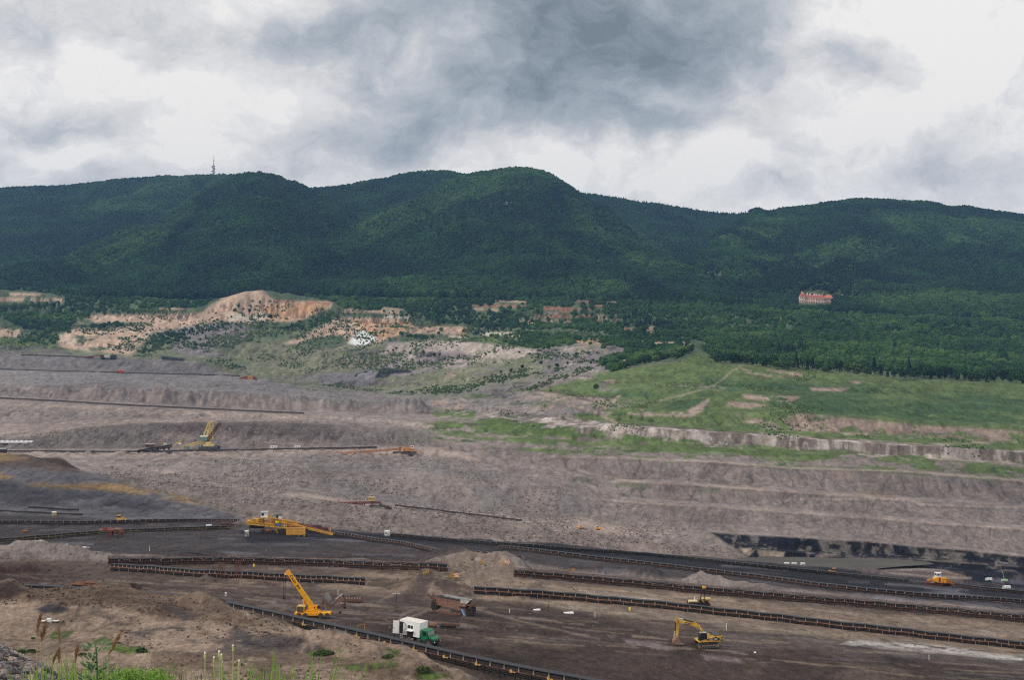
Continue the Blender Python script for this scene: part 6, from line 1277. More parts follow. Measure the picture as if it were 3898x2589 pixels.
# ------------------------------------------------------------------ tracked excavator
def excavator():
    g = on(706, 647.6, 230, 330)
    t = thing('excavator', g, 'yellow tracked excavator with curved boom and lowered bucket on the pit floor', 'excavator', rz=math.radians(12))
    S_ = 1.0   # local: machine faces -x
    for sg in (-1, 1):
        y = sg * 1.25
        prof = [(-2.2, 0), (1.9, 0), (2.3, .22), (2.4, .52), (2.2, .82), (1.9, .95), (-1.9, .95), (-2.3, .8), (-2.45, .48), (-2.4, .2)]
        tr = MB().prism(prof, y - .3, y + .3).build('track', blk, t, bevel=.05)
        m = MB()
        for k in range(24): m.box((-2.0 + k * .175, y, .98), (.08, .62, .05)); m.box((-2.0 + k * .175, y, -.0), (.08, .62, .05))
        m.build('grouser', dkg, tr)
        m = MB(); 
        for x in (-1.95, 1.9): m.cyl((x, y - .34, .48), (x, y + .34, .48), .36, n=14)
        for k in range(6): m.cyl((-1.35 + k * .55, y - .33, .2), (-1.35 + k * .55, y + .33, .2), .13, n=10)
        m.build('roller', mat('track_grey', al((112, 100, 92)), .8) if sg < 0 else bpy.data.materials['track_grey'], tr)
        MB().box((0, y, .55), (2.9, .64, .3)).build('track_frame', bpy.data.materials['track_grey'], tr)
    MB().cyl((0, 0, .7), (0, 0, 1.15), .85, n=20).box((0, 0, .65), (1.8, 1.9, .4)).build('turntable', blk, t)
    MB().prism([(-1.9, 1.15), (3.0, 1.15), (3.25, 1.35), (3.25, 2.05), (3.0, 2.3), (1.0, 2.3), (.2, 1.95), (-1.2, 1.6), (-1.9, 1.45)], -1.38, 1.38).build('body', yel, t, bevel=.08)
    MB().prism([(1.1, 2.3), (2.9, 2.3), (2.75, 2.5), (1.3, 2.5)], -1.2, 1.2).build('engine_cover', dkg, t, bevel=.04)
    MB().box((.9, .3, 2.5), (.14, .14, .6)).cyl((.95, -.6, 2.3), (.95, -.6, 2.8), .07).build('exhaust', dkg, t)
    MB().prism([(-.8, 1.6), (2.3, 1.42), (2.3, 1.95), (.2, 1.95)], -1.41, -1.385).build('decal', blk, t)
    text('CAT', .34, wht, t, (.15 + .4, -1.425, 1.72), (math.radians(90), 0, 0)); text('323D', .32, wht, t, (1.5, -1.425, 1.7), (math.radians(90), 0, 0))
    MB().prism([(2.55, 1.35), (3.1, 1.35), (3.1, 2.0), (2.55, 2.0)], -1.41, -1.385).build('decal', blk, t); text('CAT', .3, wht, t, (2.83, -1.425, 1.68), (math.radians(90), 0, 0))
    for k in range(4): pass
    m = MB()
    for k in range(5): m.box((1.55, -1.40, 2.02 + k * .045), (.5, .04, .02))
    m.build('grille', blk, t)
    cab = MB().prism([(-1.85, 1.5), (-.25, 1.6), (-.2, 2.4), (-.35, 3.0), (-1.5, 3.0), (-1.8, 2.5)], -1.36, -.4).build('cab', blk, t, bevel=.05)
    MB().prism([(-1.74, 1.75), (-1.1, 1.78), (-1.1, 2.9), (-1.48, 2.9), (-1.72, 2.5)], -1.385, -1.362).prism([(-1.0, 1.95), (-.36, 1.95), (-.33, 2.4), (-.43, 2.88), (-1.0, 2.9)], -1.385, -1.362).build('window', gls, cab)
    MB().box((-.95, -.88, 3.03), (1.3, 1.0, .08)).build('roof', ltg, cab)
    y0, y1 = -.05, .45
    boom = MB().prism([(-.5, 1.7), (-.1, 1.6), (-.35, 2.9), (-.75, 3.7), (-1.35, 4.35), (-2.1, 4.75), (-2.9, 4.9), (-5.35, 5.35), (-5.6, 5.1), (-5.5, 4.85), (-3.2, 4.25), (-2.2, 4.0), (-1.4, 3.5), (-.9, 2.8)], y0, y1).build('boom', yel, t, bevel=.04)
    MB().prism([(-4.6, 4.62), (-3.45, 4.42), (-3.35, 4.82), (-4.35, 5.0)], y0 - .03, y0 - .004).build('decal', blk, boom)
    MB().prism([(-3.68, 4.46), (-3.45, 4.42), (-3.35, 4.8)], y0 - .045, y0 - .03).build('red_mark', redp, boom)
    text('CAT', .34, wht, boom, (-4.0, y0 - .05, 4.72), (math.radians(90), math.radians(10), 0))
    MB().prism([(-5.3, 5.05), (-5.55, 4.8), (-5.85, 4.9), (-6.15, 6.05), (-5.95, 6.15), (-5.75, 5.9)], .0, .4).prism([(-5.35, 5.2), (-5.45, 4.6), (-5.75, 2.2), (-6.0, 2.2), (-6.12, 4.6), (-6.12, 5.9)], .0, .4).build('stick', yel, t, bevel=.04)
    m = MB().cyl((-6.0, .2, 5.95), (-4.6, .2, 5.55), .06); m.build('piston_rod', wht, t)
    MB().cyl((-4.6, .2, 5.55), (-2.4, .2, 4.85), .12, n=10).cyl((-6.25, .2, 5.0), (-6.3, .2, 3.4), .1).build('hydraulic_cylinder', blk, t)
    MB().cyl((-6.3, .2, 3.4), (-6.45, .2, 2.7), .05).cyl((-.95, -.1, 3.2), (-1.45, -.1, 4.2), .05).cyl((-.95, .5, 3.2), (-1.45, .5, 4.2), .05).build('piston_rod', wht, t)
    for sg in (-.12, .52): MB().cyl((-.7, sg, 2.0), (-.98, sg, 3.25), .09).build('hydraulic_cylinder', dkg, t)
    MB().beam((-6.0, .2, 2.5), (-6.55, .2, 2.65), .14).beam((-6.55, .2, 2.65), (-6.4, .2, 2.1), .14).build('linkage', ltg, t)
    b = MB(); prof = [(-5.75, 2.25), (-6.3, 2.15), (-6.7, 1.6), (-6.75, 1.1), (-6.4, .75), (-5.6, .65), (-4.95, .78)]
    inn = [(-5.9, 2.1), (-6.25, 2.0), (-6.58, 1.55), (-6.6, 1.15), (-6.35, .88), (-5.6, .78)]
    b.prism(prof + inn[::-1], -.4, .8)
    for sg in (-.42, .78): b.prism([(-5.75, 2.2), (-6.3, 2.12), (-6.7, 1.6), (-6.72, 1.1), (-6.4, .78), (-5.6, .68), (-5.3, 1.1)], sg, sg + .05)
    bk = b.build('bucket', mat('bucket_steel', al((130, 104, 84)), .7, .2, .2, 2), t)
    m = MB()
    for k in range(5): m.box((-4.85, -.3 + k * .25, .74), (.3, .09, .08))
    m.build('tooth', ltg, bk)
excavator()

# ------------------------------------------------------------------ pipelayer tractor
def pipelayer():
    Y = 362; r = Rig('pipelayer', 701, 612, Y, 'dusty yellow pipelayer tractor with tall side boom between the two rusty conveyors', 'pipelayer')
    x = (701 - 512) / F * Y; r.z = gz(x, Y)
    def c(X, Yy): return (669.8 + .04857 * X, 577.9 + .04857 * Yy)
    v0 = HV - F * gz(x, Y) / Y; r.dv = v0
    def q(X, Yy, dy=0): return r.m(*c(X, Yy), dy)
    def qb(mb, x0, y0, x1, y1, a, b): A, B = q(x0, y1, a), q(x1, y0, b); mb.box((A + B) / 2, B - A); return mb
    for sg in (-1.1, 1.1): MB().prism([(-3.2, 0), (1.9, 0), (2.2, .5), (1.9, 1.0), (-3.2, 1.0), (-3.5, .5)], sg - .3, sg + .3).build('track', blk, r.t, bevel=.05)
    m = MB(); qb(m, 385, 500, 590, 640, -.7, .7); m.build('hood', yel2, r.t, bevel=.08); m = MB(); qb(m, 385, 480, 560, 500, -.78, .78); m.build('hood_lid', mat('pale_dust_yellow', al((206, 188, 140)), .7), r.t)
    m = MB(); m.cyl(q(515, 400), q(508, 480), .08); m.build('exhaust', wht, r.t)
    m = MB(); qb(m, 665, 455, 825, 470, -1.0, 1.0)
    qb(m, 665, 470, 700, 640, -.9, .9); qb(m, 780, 470, 800, 640, -.9, .9); qb(m, 700, 570, 780, 640, -.9, .9); cb = m.build('cab', yel, r.t, bevel=.04)
    m = MB(); qb(m, 700, 470, 780, 570, -.85, .85); m.build('window', gls, cb); m = MB(); qb(m, 655, 430, 835, 455, -1.1, 1.1); m.build('roof', yel2, cb)
    m = MB(); qb(m, 780, 545, 835, 640, -.8, .8); m.build('counterweight', yel, r.t, bevel=.04)
    m = MB(); m.cyl(q(625, 500, -.9), q(625, 500, .3), .42, n=14); m.cyl(q(690, 540, -1.2), q(690, 540, -.9), .3, n=12); m.build('winch', blk, r.t)
    m = MB(); m.beam(q(580, 600, -1.5), q(655, 180, -1.7), .2); m.beam(q(705, 610, -1.5), q(700, 180, -1.7), .2); m.beam(q(610, 440, -1.6), q(702, 440, -1.6), .1); m.beam(q(635, 310, -1.65), q(700, 310, -1.65), .1); m.build('side_boom', blk, r.t)
    m = MB(); qb(m, 650, 160, 725, 205, -1.9, -1.4); m.build('boom_head', yel, r.t, bevel=.04)
    m = MB(); 
    for k in range(4): m.beam(q(665 + k * 12, 200, -1.7), q(655 + k * 14, 290, -1.7), .05)
    qb(m, 662, 225, 712, 300, -1.85, -1.6); m.beam(q(640, 300, -1.7), q(625, 500, -1.2), .05); m.beam(q(690, 300, -1.7), q(660, 500, -1.2), .05); m.build('pulley_block', blk, r.t)
pipelayer()

# ------------------------------------------------------------------ mobile crane
def crane():
    Y = 287; x = (314 - 512) / F * Y; gzv = gz(x, Y)
    r = Rig('mobile_crane', 314, HV - F * gzv / Y, Y, 'orange yellow mobile crane with raised telescopic boom behind the front conveyor', 'crane')
    def c(X, Yy): return (273.2 + .04005 * X, 564.7 + .04005 * Yy)
    def q(X, Yy, dy=0): return r.m(*c(X, Yy), dy)
    def qb(mb, x0, y0, x1, y1, a, b): A, B = q(x0, y1, a), q(x1, y0, b); mb.box((A + B) / 2, B - A); return mb
    base, tip = q(985, 1090), q(372, 200)
    d = (tip - base).normalized(); nrm = Vector((d.z, 0, -d.x))
    def bs(t0, t1, w0, w1, yw, nm, par, mt=ora):
        a, b = base.lerp(tip, t0), base.lerp(tip, t1)
        return MB().prism([((a - nrm * w0).x, (a - nrm * w0).z), ((b - nrm * w1).x, (b - nrm * w1).z), ((b + nrm * w1).x, (b + nrm * w1).z), ((a + nrm * w0).x, (a + nrm * w0).z)], -yw, yw).build(nm, mt, par, bevel=.04)
    bm_ = bs(0, .92, .50, .40, .36, 'boom', r.t); bs(.88, 1.0, .33, .33, .28, 'inner_section', bm_)
    for t_ in (.35, .62, .9): bs(t_, t_ + .012, .49 - t_ * .07, .49 - t_ * .07, .39, 'collar', bm_, orb)
    mtx = mat('dark_lettering', al((70, 58, 30)), .6)
    ang = math.atan2(-d.z, -d.x)
    text('ČKD  PS', .62, mtx, bm_, base.lerp(tip, .72) + Vector((0, -.385, 0)), (math.radians(90), -ang + math.pi * 0, 0), sx=1.5)
    MB().cyl(q(350, 230, -.3), q(350, 230, .3), .45, n=14).prism([(q(330, 260).x, q(330, 260).z), (q(320, 200).x, q(320, 200).z), (q(370, 150).x, q(370, 150).z), (q(410, 160).x, q(410, 160).z), (q(440, 230).x, q(440, 230).z), (q(440, 280).x, q(440, 280).z)], -.33, .33).build('boom_head', ora, bm_)
    m = MB(); qb(m, 285, 232, 340, 262, -.36, .36); m.build('sheave_guard', wht, bm_); m = MB(); qb(m, 285, 240, 340, 248, -.38, .38); m.build('stripe', redp, bm_)
    m = MB()
    for a, b in (((272, 262), (252, 850)), ((310, 262), (292, 850))): m.beam(q(*a, -.15), q(*b, -.15), .045); m.beam(q(*a, .15), q(*b, .15), .045)
    for y in (300, 450, 525, 800): m.beam(q(268, y), q(305, y), .05)
    m.build('hoist_rope', blk, r.t)
    m = MB(); qb(m, 245, 830, 295, 880, -.2, .2); m.beam(q(270, 880), q(282, 905), .12); m.build('hook_block', blk, r.t)
    MB().cyl(q(700, 790), q(735, 880), .12, n=10).build('lift_cylinder_sleeve', blk, r.t); MB().cyl(q(725, 840), q(755, 930), .09, n=10).build('piston_rod', wht, r.t)
    MB().cyl(q(750, 915), q(795, 1060), .19, n=12).build('lift_cylinder', ora, r.t)
    m = MB(); qb(m, 610, 1040, 800, 1180, -.9, .3); cb = m.build('cab', mat('dark_yellow_glass', al((92, 78, 58)), .4), r.t, bevel=.04)
    m = MB(); m.prism([(q(605, 1045).x, q(605, 1045).z), (q(640, 1020).x, q(640, 1020).z), (q(820, 1040).x, q(820, 1040).z), (q(810, 1060).x, q(810, 1060).z)], -1.0, .4); m.build('roof', yel2, cb)
    m = MB(); qb(m, 775, 1050, 800, 1190, -.95, .35); qb(m, 605, 1050, 616, 1130, -.95, -.8); m.build('door_frame', ora, cb)
    m = MB(); m.prism([(q(785, 1215).x, q(785, 1215).z), (q(800, 1190).x, q(800, 1190).z), (q(850, 1140).x, q(850, 1140).z), (q(1040, 1130).x, q(1040, 1130).z), (q(1190, 1180).x, q(1190, 1180).z), (q(1190, 1250).x, q(1190, 1250).z)], -1.0, 1.0); m.build('superstructure', ora, r.t, bevel=.05)
    m = MB(); m.cyl(q(1070, 1080, -.5), q(1070, 1080, .5), .35, n=14); qb(m, 880, 1060, 1050, 1140, -.5, .5); m.build('winch', ora, r.t); MB().cyl(q(1135, 1075, -.5), q(1135, 1075, .5), .28, n=12).build('drum', blk, r.t)
    m = MB(); qb(m, 1050, 1200, 1110, 1255, -1.05, -1.0); m.build('warning_panel', wht, r.t); m = MB(); m.beam(q(1055, 1240, -1.07), q(1085, 1205, -1.07), .08, .02); m.beam(q(1075, 1250, -1.07), q(1105, 1215, -1.07), .08, .02); m.build('stripe', redp, r.t)
    zg = -(0)
    MB().box((-.2, 0, .75), (7.2, 2.3, .55)).build('chassis', ora, r.t, bevel=.05)
    for px in (-2.9, -1.6, 1.5, 2.8):
        for sg in (-1, 1): MB().cyl((px, sg * .85, .52), (px, sg * 1.2, .52), .52, n=16).build('wheel', tyre, r.t)
crane()

# ------------------------------------------------------------------ scrap trough left of the trolley
def trough():
    Y = 291; x = (332 - 512) / F * Y; gv = HV - F * gz(x, Y) / Y
    r = Rig('steel_trough', 332, gv, Y, 'rusty U shaped conveyor trough with grey plates standing beside the orange crane', 'steel frame')
    def q(X, Yy, dy=0): return r.m(273.2 + .04005 * X, 564.7 + .04005 * Yy, dy)
    m = MB()
    for dy in (-.8, .8):
        pts = [q(1180, 1060, dy), q(1270, 920, dy), q(1310, 960, dy), q(1360, 1030, dy), q(1430, 1065, dy), q(1510, 1040, dy), q(1570, 960, dy), q(1660, 870, dy), q(1750, 790, dy)]
        for a, b in zip(pts[:-1], pts[1:]): m.beam(a, b, .24, .42)
    m.build('frame', rustp, r.t)
    m = MB()
    pts = [q(1300, 930), q(1370, 1000), q(1430, 1030), q(1510, 1000), q(1570, 920), q(1740, 745)]
    for a, b in zip(pts[:-1], pts[1:]): m.beam(a, b, 1.4, .08)
    m.build('liner', dkg, r.t)
    m = MB(); m.prism([(q(1280, 770).x, q(1280, 770).z), (q(1385, 680).x, q(1385, 680).z), (q(1470, 850).x, q(1470, 850).z), (q(1370, 940).x, q(1370, 940).z)], -.95, -.87); m.build('plate', gry, r.t)
    m = MB(); m.prism([(q(1420, 740).x, q(1420, 740).z), (q(1455, 705).x, q(1455, 705).z), (q(1505, 790).x, q(1505, 790).z), (q(1470, 830).x, q(1470, 830).z)], .5, .58); m.build('plate', rustp, r.t)
    m = MB(); m.beam(q(1560, 870, -.8), q(1740, 735, -.8), .1, .3); m.build('rim', ltg, r.t)
    for a, b, c_ in (((1640, 900), (1700, 1060), (1690, 1210)), ((1740, 820), (1800, 970), (1770, 1110))):
        dy = -.8 if a[0] < 1700 else .8
        MB().beam(q(*a, dy), q(*b, dy), .26).beam(q(*b, dy), q(*c_, dy), .3).build('leg', rustp, r.t)
    m = MB(); m.beam(q(1700, 1060, -.8), q(1790, 1000, .8), .2); m.beam(q(1190, 1060, -.6), q(1190, 1180, -.6), .2); m.beam(q(1230, 980, .6), q(1240, 1150, .6), .2); m.build('brace', rust, r.t)
    MB().box(tuple(q(1680, 1200, -.8)), (.5, .6, .3)).box(tuple(q(1775, 1115, .8)), (.5, .6, .3)).build('foot', blk, r.t)
trough()
g = on(352, 603.5, 260, 330); t = thing('steel_rack', g, 'long low rusty steel rack lying behind the U shaped trough', 'steel frame', rz=math.radians(-4))
MB().lattice((-2.2, 0, .7), (2.2, 0, .6), 1.0, .5, 8, .09).build('rack', rustp, t); MB().box((0, 0, .2), (4.2, 1.0, .4)).build('base', blk, t)
for k in range(7): MB().box((-1.8 + k * .6, 0, 1.0), (.2, .8, .12)).build('roller', bone, t)

# ------------------------------------------------------------------ pink transfer trolley
def trolley():
    g = on(453, 614.5, 250, 330); t = thing('transfer_trolley', g + Vector((0, 0, .1)), 'long pinkish rusty transfer trolley with pale chute on the dark pit floor', 'trolley', rz=math.radians(-22))
    a = math.radians(5.0)
    t.rotation_euler = (0, a, math.radians(-24))
    MB().prism([(-3.7, 1.35), (3.2, 1.15), (3.2, 3.0), (-3.7, 3.0)], -.95, -.85).box((0, 1.0, 2.1), (7, .1, 1.8)).build('side_plate', rustp, t)
    m = MB()
    for k in range(12): m.cyl((-3.3 + k * .55, -1.0, 2.75), (-3.3 + k * .55, -.93, 2.75), .07, n=8)
    m.build('bolt', blk, t)
    MB().box((0, 0, 3.08), (7.4, 1.9, .16)).build('belt', blk, t)
    MB().prism([(-2.6, 3.2), (3.6, 3.2), (3.9, 3.45), (-2.4, 3.45)], -.2, 1.0).build('chute', gry, t); MB().prism([(2.0, 2.7), (3.4, 2.7), (4.1, 3.4), (2.0, 3.4)], -1.02, -.9).build('chute_plate', ltg, t)
    for sx in (-1, 1):
        m = MB(); m.box((sx * 4.3, 0, 2.5), (1.6, 1.8, .25)); m.beam((sx * 3.5, -.9, 1.6), (sx * 5.2, -.9, 2.9), .2); m.beam((sx * 3.5, .9, 1.6), (sx * 5.2, .9, 2.9), .2); m.box((sx * 5.6, 0, 2.75), (1.4, .3, .25)); m.box((sx * 6.1, 0, 3.0), (.18, .3, .5)); m.box((sx * 5.1, 0, 3.0), (.18, .3, .5)); m.build('end_frame', rust, t)
        w = MB(); w.box((sx * 4.1, 0, 1.2), (1.5, 1.9, 1.5)); w.cyl((sx * 4.1, -1.1, .5), (sx * 4.1, 1.1, .5), .5, n=12); w.build('bogie', blk, t, bevel=.05)
    MB().beam((2.6, -1.15, 1.6), (3.6, -1.5, .1), .5, .3).build('tarpaulin', mat('pale_blue_cloth', al((120, 146, 172)), .7), t)
    MB().cyl((2.0, -1.1, 2.0), (2.9, -1.1, 2.0), .3, n=12).build('motor', dkg, t)
    m = MB(); m.lattice((-3, -1.6, .35), (2.6, -1.6, .35), .6, .35, 6, .12); m.build('rail_frame', rustp, t)
    MB().prism([(2.0, 2.45), (3.4, 2.45), (3.5, 2.25), (2.2, 2.3)], -1.9, -.9).build('shelf', rustp, t)
trolley()
g = on(436, 628.6, 240, 320); t = thing('scrap_steel', g, 'rusty drum and black steel scrap lying behind the green truck cab', 'scrap metal', rz=math.radians(-10))
MB().cyl((-1.4, 0, .6), (.2, 0, .6), .55, n=14).build('drum', rustp, t); MB().box((2.4, 0, .35), (3.2, .8, .6)).build('block', blk, t); MB().lattice((1.2, -.3, .8), (4.8, -.3, .7), .6, .3, 6, .1).beam((4.6, 0, .4), (4.7, 0, 1.0), .15).beam((4.1, 0, .4), (4.2, 0, .95), .15).build('frame', rust, t)

# ------------------------------------------------------------------ workshop truck
def unimog():
    g = on(421, 646, 225, 300); Y = 262.6; x = (421.3 - 512) / F * Y; x -= .3 * 1.15 * math.cos(.52); Y += .3 * 1.15 * math.sin(.52)
    t = thing('workshop_truck', (x, Y, gz(x, Y) + .06), 'green cab truck with white workshop box body and open rear door', 'truck')
    t.rotation_euler = (0, math.radians(3.5), math.radians(-30)); t.scale = (1.15, 1.15, 1.15)
    # local: nose toward +x, camera side is -y
    MB().box((-.2, 0, .95), (6.2, .9, .28)).build('chassis', blk, t)
    box = MB().box((-1.35, 0, 2.42), (3.9, 2.3, 2.3)).build('box_body', wht, t, bevel=.03)
    MB().box((-1.35, 0, 3.6), (3.96, 2.36, .06)).build('roof', mat('cream_roof', al((226, 210, 196)), .5), box)
    MB().box((-2.75, -1.16, 2.35), (.95, .03, 1.95)).build('doorway', mat('dark_interior', al((34, 30, 30)), .9), box)
    d = MB().box((-3.75, -1.5, 2.4), (1.0, .05, 2.1), rz=math.radians(18)).build('door', wht, box); MB().box((-4.1, -1.66, 2.2), (.1, .06, .12)).build('handle', blk, d)
    MB().box((-2.2, -1.42, 2.35), (.05, .55, 1.95)).build('door', wht, box)
    MB().box((-1.2, -1.165, 2.75), (.95, .03, .55)).build('window', gls, box); MB().box((-1.2, -1.18, 2.75), (.05, .03, .55)).box((-1.2, -1.18, 3.04), (1.02, .03, .04)).box((-1.2, -1.18, 2.46), (1.02, .03, .04)).build('window_frame', wht, box)
    MB().box((-1.2, -1.165, 1.72), (1.15, .03, .85)).build('locker', bpy.data.materials['dark_interior'], box)
    MB().box((-1.2, -1.45, 2.2), (1.2, .6, .04)).build('locker_flap', wht, box)
    m = MB(); m.beam((-2.95, -1.25, .1), (-2.95, -1.25, 1.45), .05); m.beam((-2.6, -1.25, .1), (-2.6, -1.25, 1.45), .05)
    for k in range(5): m.beam((-2.95, -1.25, .25 + k * .27), (-2.6, -1.25, .25 + k * .27), .04)
    m.build('ladder', ltg, t)
    m = MB(); m.box((-1.0, -1.1, .95), (1.0, .2, .05)); m.box((-1.0, -1.1, .75), (1.0, .2, .05)); m.build('step', bone, t)
    cab = MB().prism([(.72, .95), (2.05, .95), (2.1, 1.75), (1.95, 2.45), (1.7, 2.62), (.8, 2.62), (.72, 2.4)], -1.0, 1.0).build('cab', grn, t, bevel=.06)
    MB().prism([(1.1, 1.75), (1.85, 1.75), (1.75, 2.4), (1.1, 2.4)], -1.02, 1.02).build('window', gls, cab)
    MB().box((2.06, 0, 2.08), (.06, 1.75, .62), ry=math.radians(-12)).build('windscreen', mat('windscreen_glass', al((96, 112, 108)), .2, spec=.8), cab)
    MB().prism([(2.05, 1.0), (3.2, .95), (3.28, 1.25), (3.2, 1.5), (2.08, 1.75)], -.85, .85).build('hood', grn, t, bevel=.1)
    MB().prism([(1.6, 1.0), (1.8, 1.3), (2.3, 1.42), (2.9, 1.3), (3.15, .95), (2.95, .95), (2.75, 1.2), (2.3, 1.3), (1.95, 1.2), (1.8, .95)], -1.1, 1.1).build('fender', blk, t)
    MB().box((3.25, 0, .85), (.15, 1.9, .22)).build('bumper', blk, t)
    for sg in (-1, 1): MB().cyl((3.3, sg * .8, .95), (3.36, sg * .8, .95), .11, n=12).build('headlight', wht, t)
    MB().box((3.27, 0, 1.25), (.05, .8, .3)).build('radiator_grille', dkg, t); MB().box((3.31, 0, 1.33), (.03, .3, .1)).build('badge', ltg, t)
    MB().box((2.15, -1.25, 2.0), (.08, .15, .3)).box((2.15, 1.25, 2.0), (.08, .15, .3)).build('mirror', blk, t)
    MB().prism([(-2.45, 1.05), (-2.2, 1.2), (-1.4, 1.2), (-1.15, 1.05), (-1.15, 1.25), (-2.45, 1.25)], -1.12, 1.12).build('rear_fender', blk, t)
    for px in (-1.75, 2.35):
        for sg in (-1, 1):
            w = MB().cyl((px, sg * .78, .56), (px, sg * 1.1, .56), .56, n=24).build('wheel', tyre, t, bevel=.06)
            MB().cyl((px, sg * 1.02, .56), (px, sg * 1.13, .56), .26, n=14).build('rim', mat('rim_grey', al((104, 92, 88)), .7) if px < 0 and sg < 0 else bpy.data.materials['rim_grey'], w)
    MB().box((.5, -.85, .85), (.8, .4, .45)).box((-.1, .85, .85), (.9, .4, .4)).build('fuel_tank', dkg, t)
    return t
UNI = unimog()
# ------------------------------------------------------------------ people
def cloth(name, legs, top):
    m = bpy.data.materials.new(name); m.use_nodes = True; t = m.node_tree; b = t.nodes['Principled BSDF']; b.inputs['Roughness'].default_value = .85
    co = t.nodes.new('ShaderNodeTexCoord'); s = t.nodes.new('ShaderNodeSeparateXYZ'); r = t.nodes.new('ShaderNodeValToRGB'); r.color_ramp.interpolation = 'CONSTANT'
    dv = t.nodes.new('ShaderNodeMath'); dv.operation = 'DIVIDE'; dv.inputs[1].default_value = 2
    t.links.new(co.outputs['Object'], s.inputs[0]); t.links.new(s.outputs['Z'], dv.inputs[0]); t.links.new(dv.outputs[0], r.inputs['Fac'])
    e = r.color_ramp.elements; e[0].color = (*al((40, 34, 32)), 1); e[1].position = .05; e[1].color = (*legs, 1)
    for p_, c in ((.47, top), (.755, al((178, 134, 112)))): x = e.new(p_); x.color = (*c, 1)
    t.links.new(r.outputs[0], b.inputs['Base Color']); return m
skin = mat('skin', al((182, 138, 116)), .6)
def person(loc, rz, legs, top, helmet, label, arms=0, z=0.0):
    t = thing('person', Vector(loc) + Vector((0, 0, z)), label, 'person', 'workers at the white and green truck', rz=rz)
    V = [(0, 0, .95), (0, 0, 1.15), (0, 0, 1.38), (0, 0, 1.5), (0, -.01, 1.6), (0, -.01, 1.72),
         (.1, 0, .9), (.12, -.02, .5), (.12, .02, .1), (.12, -.1, .04), (-.1, 0, .9), (-.12, .05, .5), (-.13, .08, .1), (-.13, -.04, .04),
         (.19, 0, 1.4), (.25, .02, 1.15), (.22, -.14 - .1 * arms, .95 + .15 * arms), (-.19, 0, 1.4), (-.25, .02, 1.15), (-.22, -.1 - .12 * arms, .93 + .2 * arms)]
    E = [(0, 1), (1, 2), (2, 3), (3, 4), (4, 5), (0, 6), (6, 7), (7, 8), (8, 9), (0, 10), (10, 11), (11, 12), (12, 13), (2, 14), (14, 15), (15, 16), (2, 17), (17, 18), (18, 19)]
    R = [.15, .14, .16, .06, .085, .09, .1, .075, .05, .045, .1, .075, .05, .045, .075, .05, .038, .075, .05, .038]
    me = bpy.data.meshes.new('body'); me.from_pydata(V, E, []); o = bpy.data.objects.new('body', me); C.objects.link(o); o.parent = t
    md = o.modifiers.new('skin', 'SKIN'); sv = me.skin_vertices[0].data
    for i, r_ in enumerate(R): sv[i].radius = (r_, r_ * .8)
    sv[0].use_root = True
    md.use_smooth_shade = True
    s = o.modifiers.new('sub', 'SUBSURF'); s.levels = 1; s.render_levels = 1
    me.materials.append(cloth('clothes', legs, top))
    hm = bmesh.new(); bmesh.ops.create_uvsphere(hm, u_segments=14, v_segments=8, radius=.145)
    for v in hm.verts: v.co.z = max(v.co.z, -.02) * .95; v.co.y -= .02 if v.co.z < 0 else 0
    m2 = bpy.data.meshes.new('helmet'); hm.to_mesh(m2); hm.free(); m2.materials.append(helmet)
    h = part('helmet', m2, t, (0, 0, 1.70))
    MB().box((0, -.085, 1.63), (.1, .02, .03)).build('face', skin, t)
    return t
hw = mat('white_helmet', al((210, 206, 196)), .4); hr = mat('reddish_helmet', al((190, 130, 112)), .5); hb = mat('bare_head_hair', al((150, 120, 90)), .8)
def gp(u, Y): x = (u - 512) / F * Y; return Vector((x, Y, gz(x, Y)))
person(gp(389.6, 270.5), .6, al((70, 80, 96)), al((74, 74, 54)), hb, 'worker in olive jacket and grey blue trousers, leftmost by the front conveyor', 1)
person(gp(395.0, 268), -.4, al((48, 58, 50)), al((50, 58, 56)), hr, 'worker in dark overalls and reddish cap beside the open truck door', 0)
person(gp(397.6, 267.6), .2, al((40, 78, 56)), al((44, 70, 54)), hb, 'worker in green trousers half hidden behind the open truck door', 1)
pw = UNI.matrix_basis @ Vector((-2.75, -.75, 1.32))
person(pw, -.5, al((40, 62, 128)), al((44, 64, 130)), hw, 'worker in blue overalls and white helmet standing in the truck doorway', 0)

# ------------------------------------------------------------------ railings and signs on the ramp
def rail_gate(u, v, w, h, slope, label, Y0=300, Y1=470, panel=False):
    g = on(u, v, Y0, Y1); t = thing('crossing_railing', g, label, 'railing', 'yellow railings at the ramp'); k = g.y / F; W_ = w * k; H_ = h * k; s = slope * k
    m = MB(); n = 4
    for i in range(n + 1): x = -W_ / 2 + W_ * i / n; m.beam((x, 0, -.3), (x, 0, H_ + s * (i / n - .5)), .09)
    m.build('post', yel, t)
    m = MB()
    for f in (1.0, .66, .33): m.beam((-W_ / 2, 0, H_ * f - s / 2), (W_ / 2, 0, H_ * f + s / 2), .09, .13)
    m.build('rail', yel, t)
    if panel: MB().prism([(-W_ / 2, 0), (W_ / 2, 0), (W_ / 2, H_ * .85 + s / 2), (-W_ / 2, H_ * .85 - s / 2)], .08, .12).build('panel', orb, t)
    return t
rail_gate(426, 574.6, 5.5, 2.6, 3.6, 'yellow railing left of the ramp crest beside the conveyor end')
rail_gate(452, 579, 4.2, 4.6, 4.5, 'yellow railing with solid panel on the right of the ramp crest', panel=True)
rail_gate(482, 564.6, 3.4, 3.6, -3.0, 'yellow railing on the farther road crest, left of the road')
rail_gate(503, 565.8, 3.4, 4.0, -3.5, 'yellow railing on the farther road crest, right of the road')
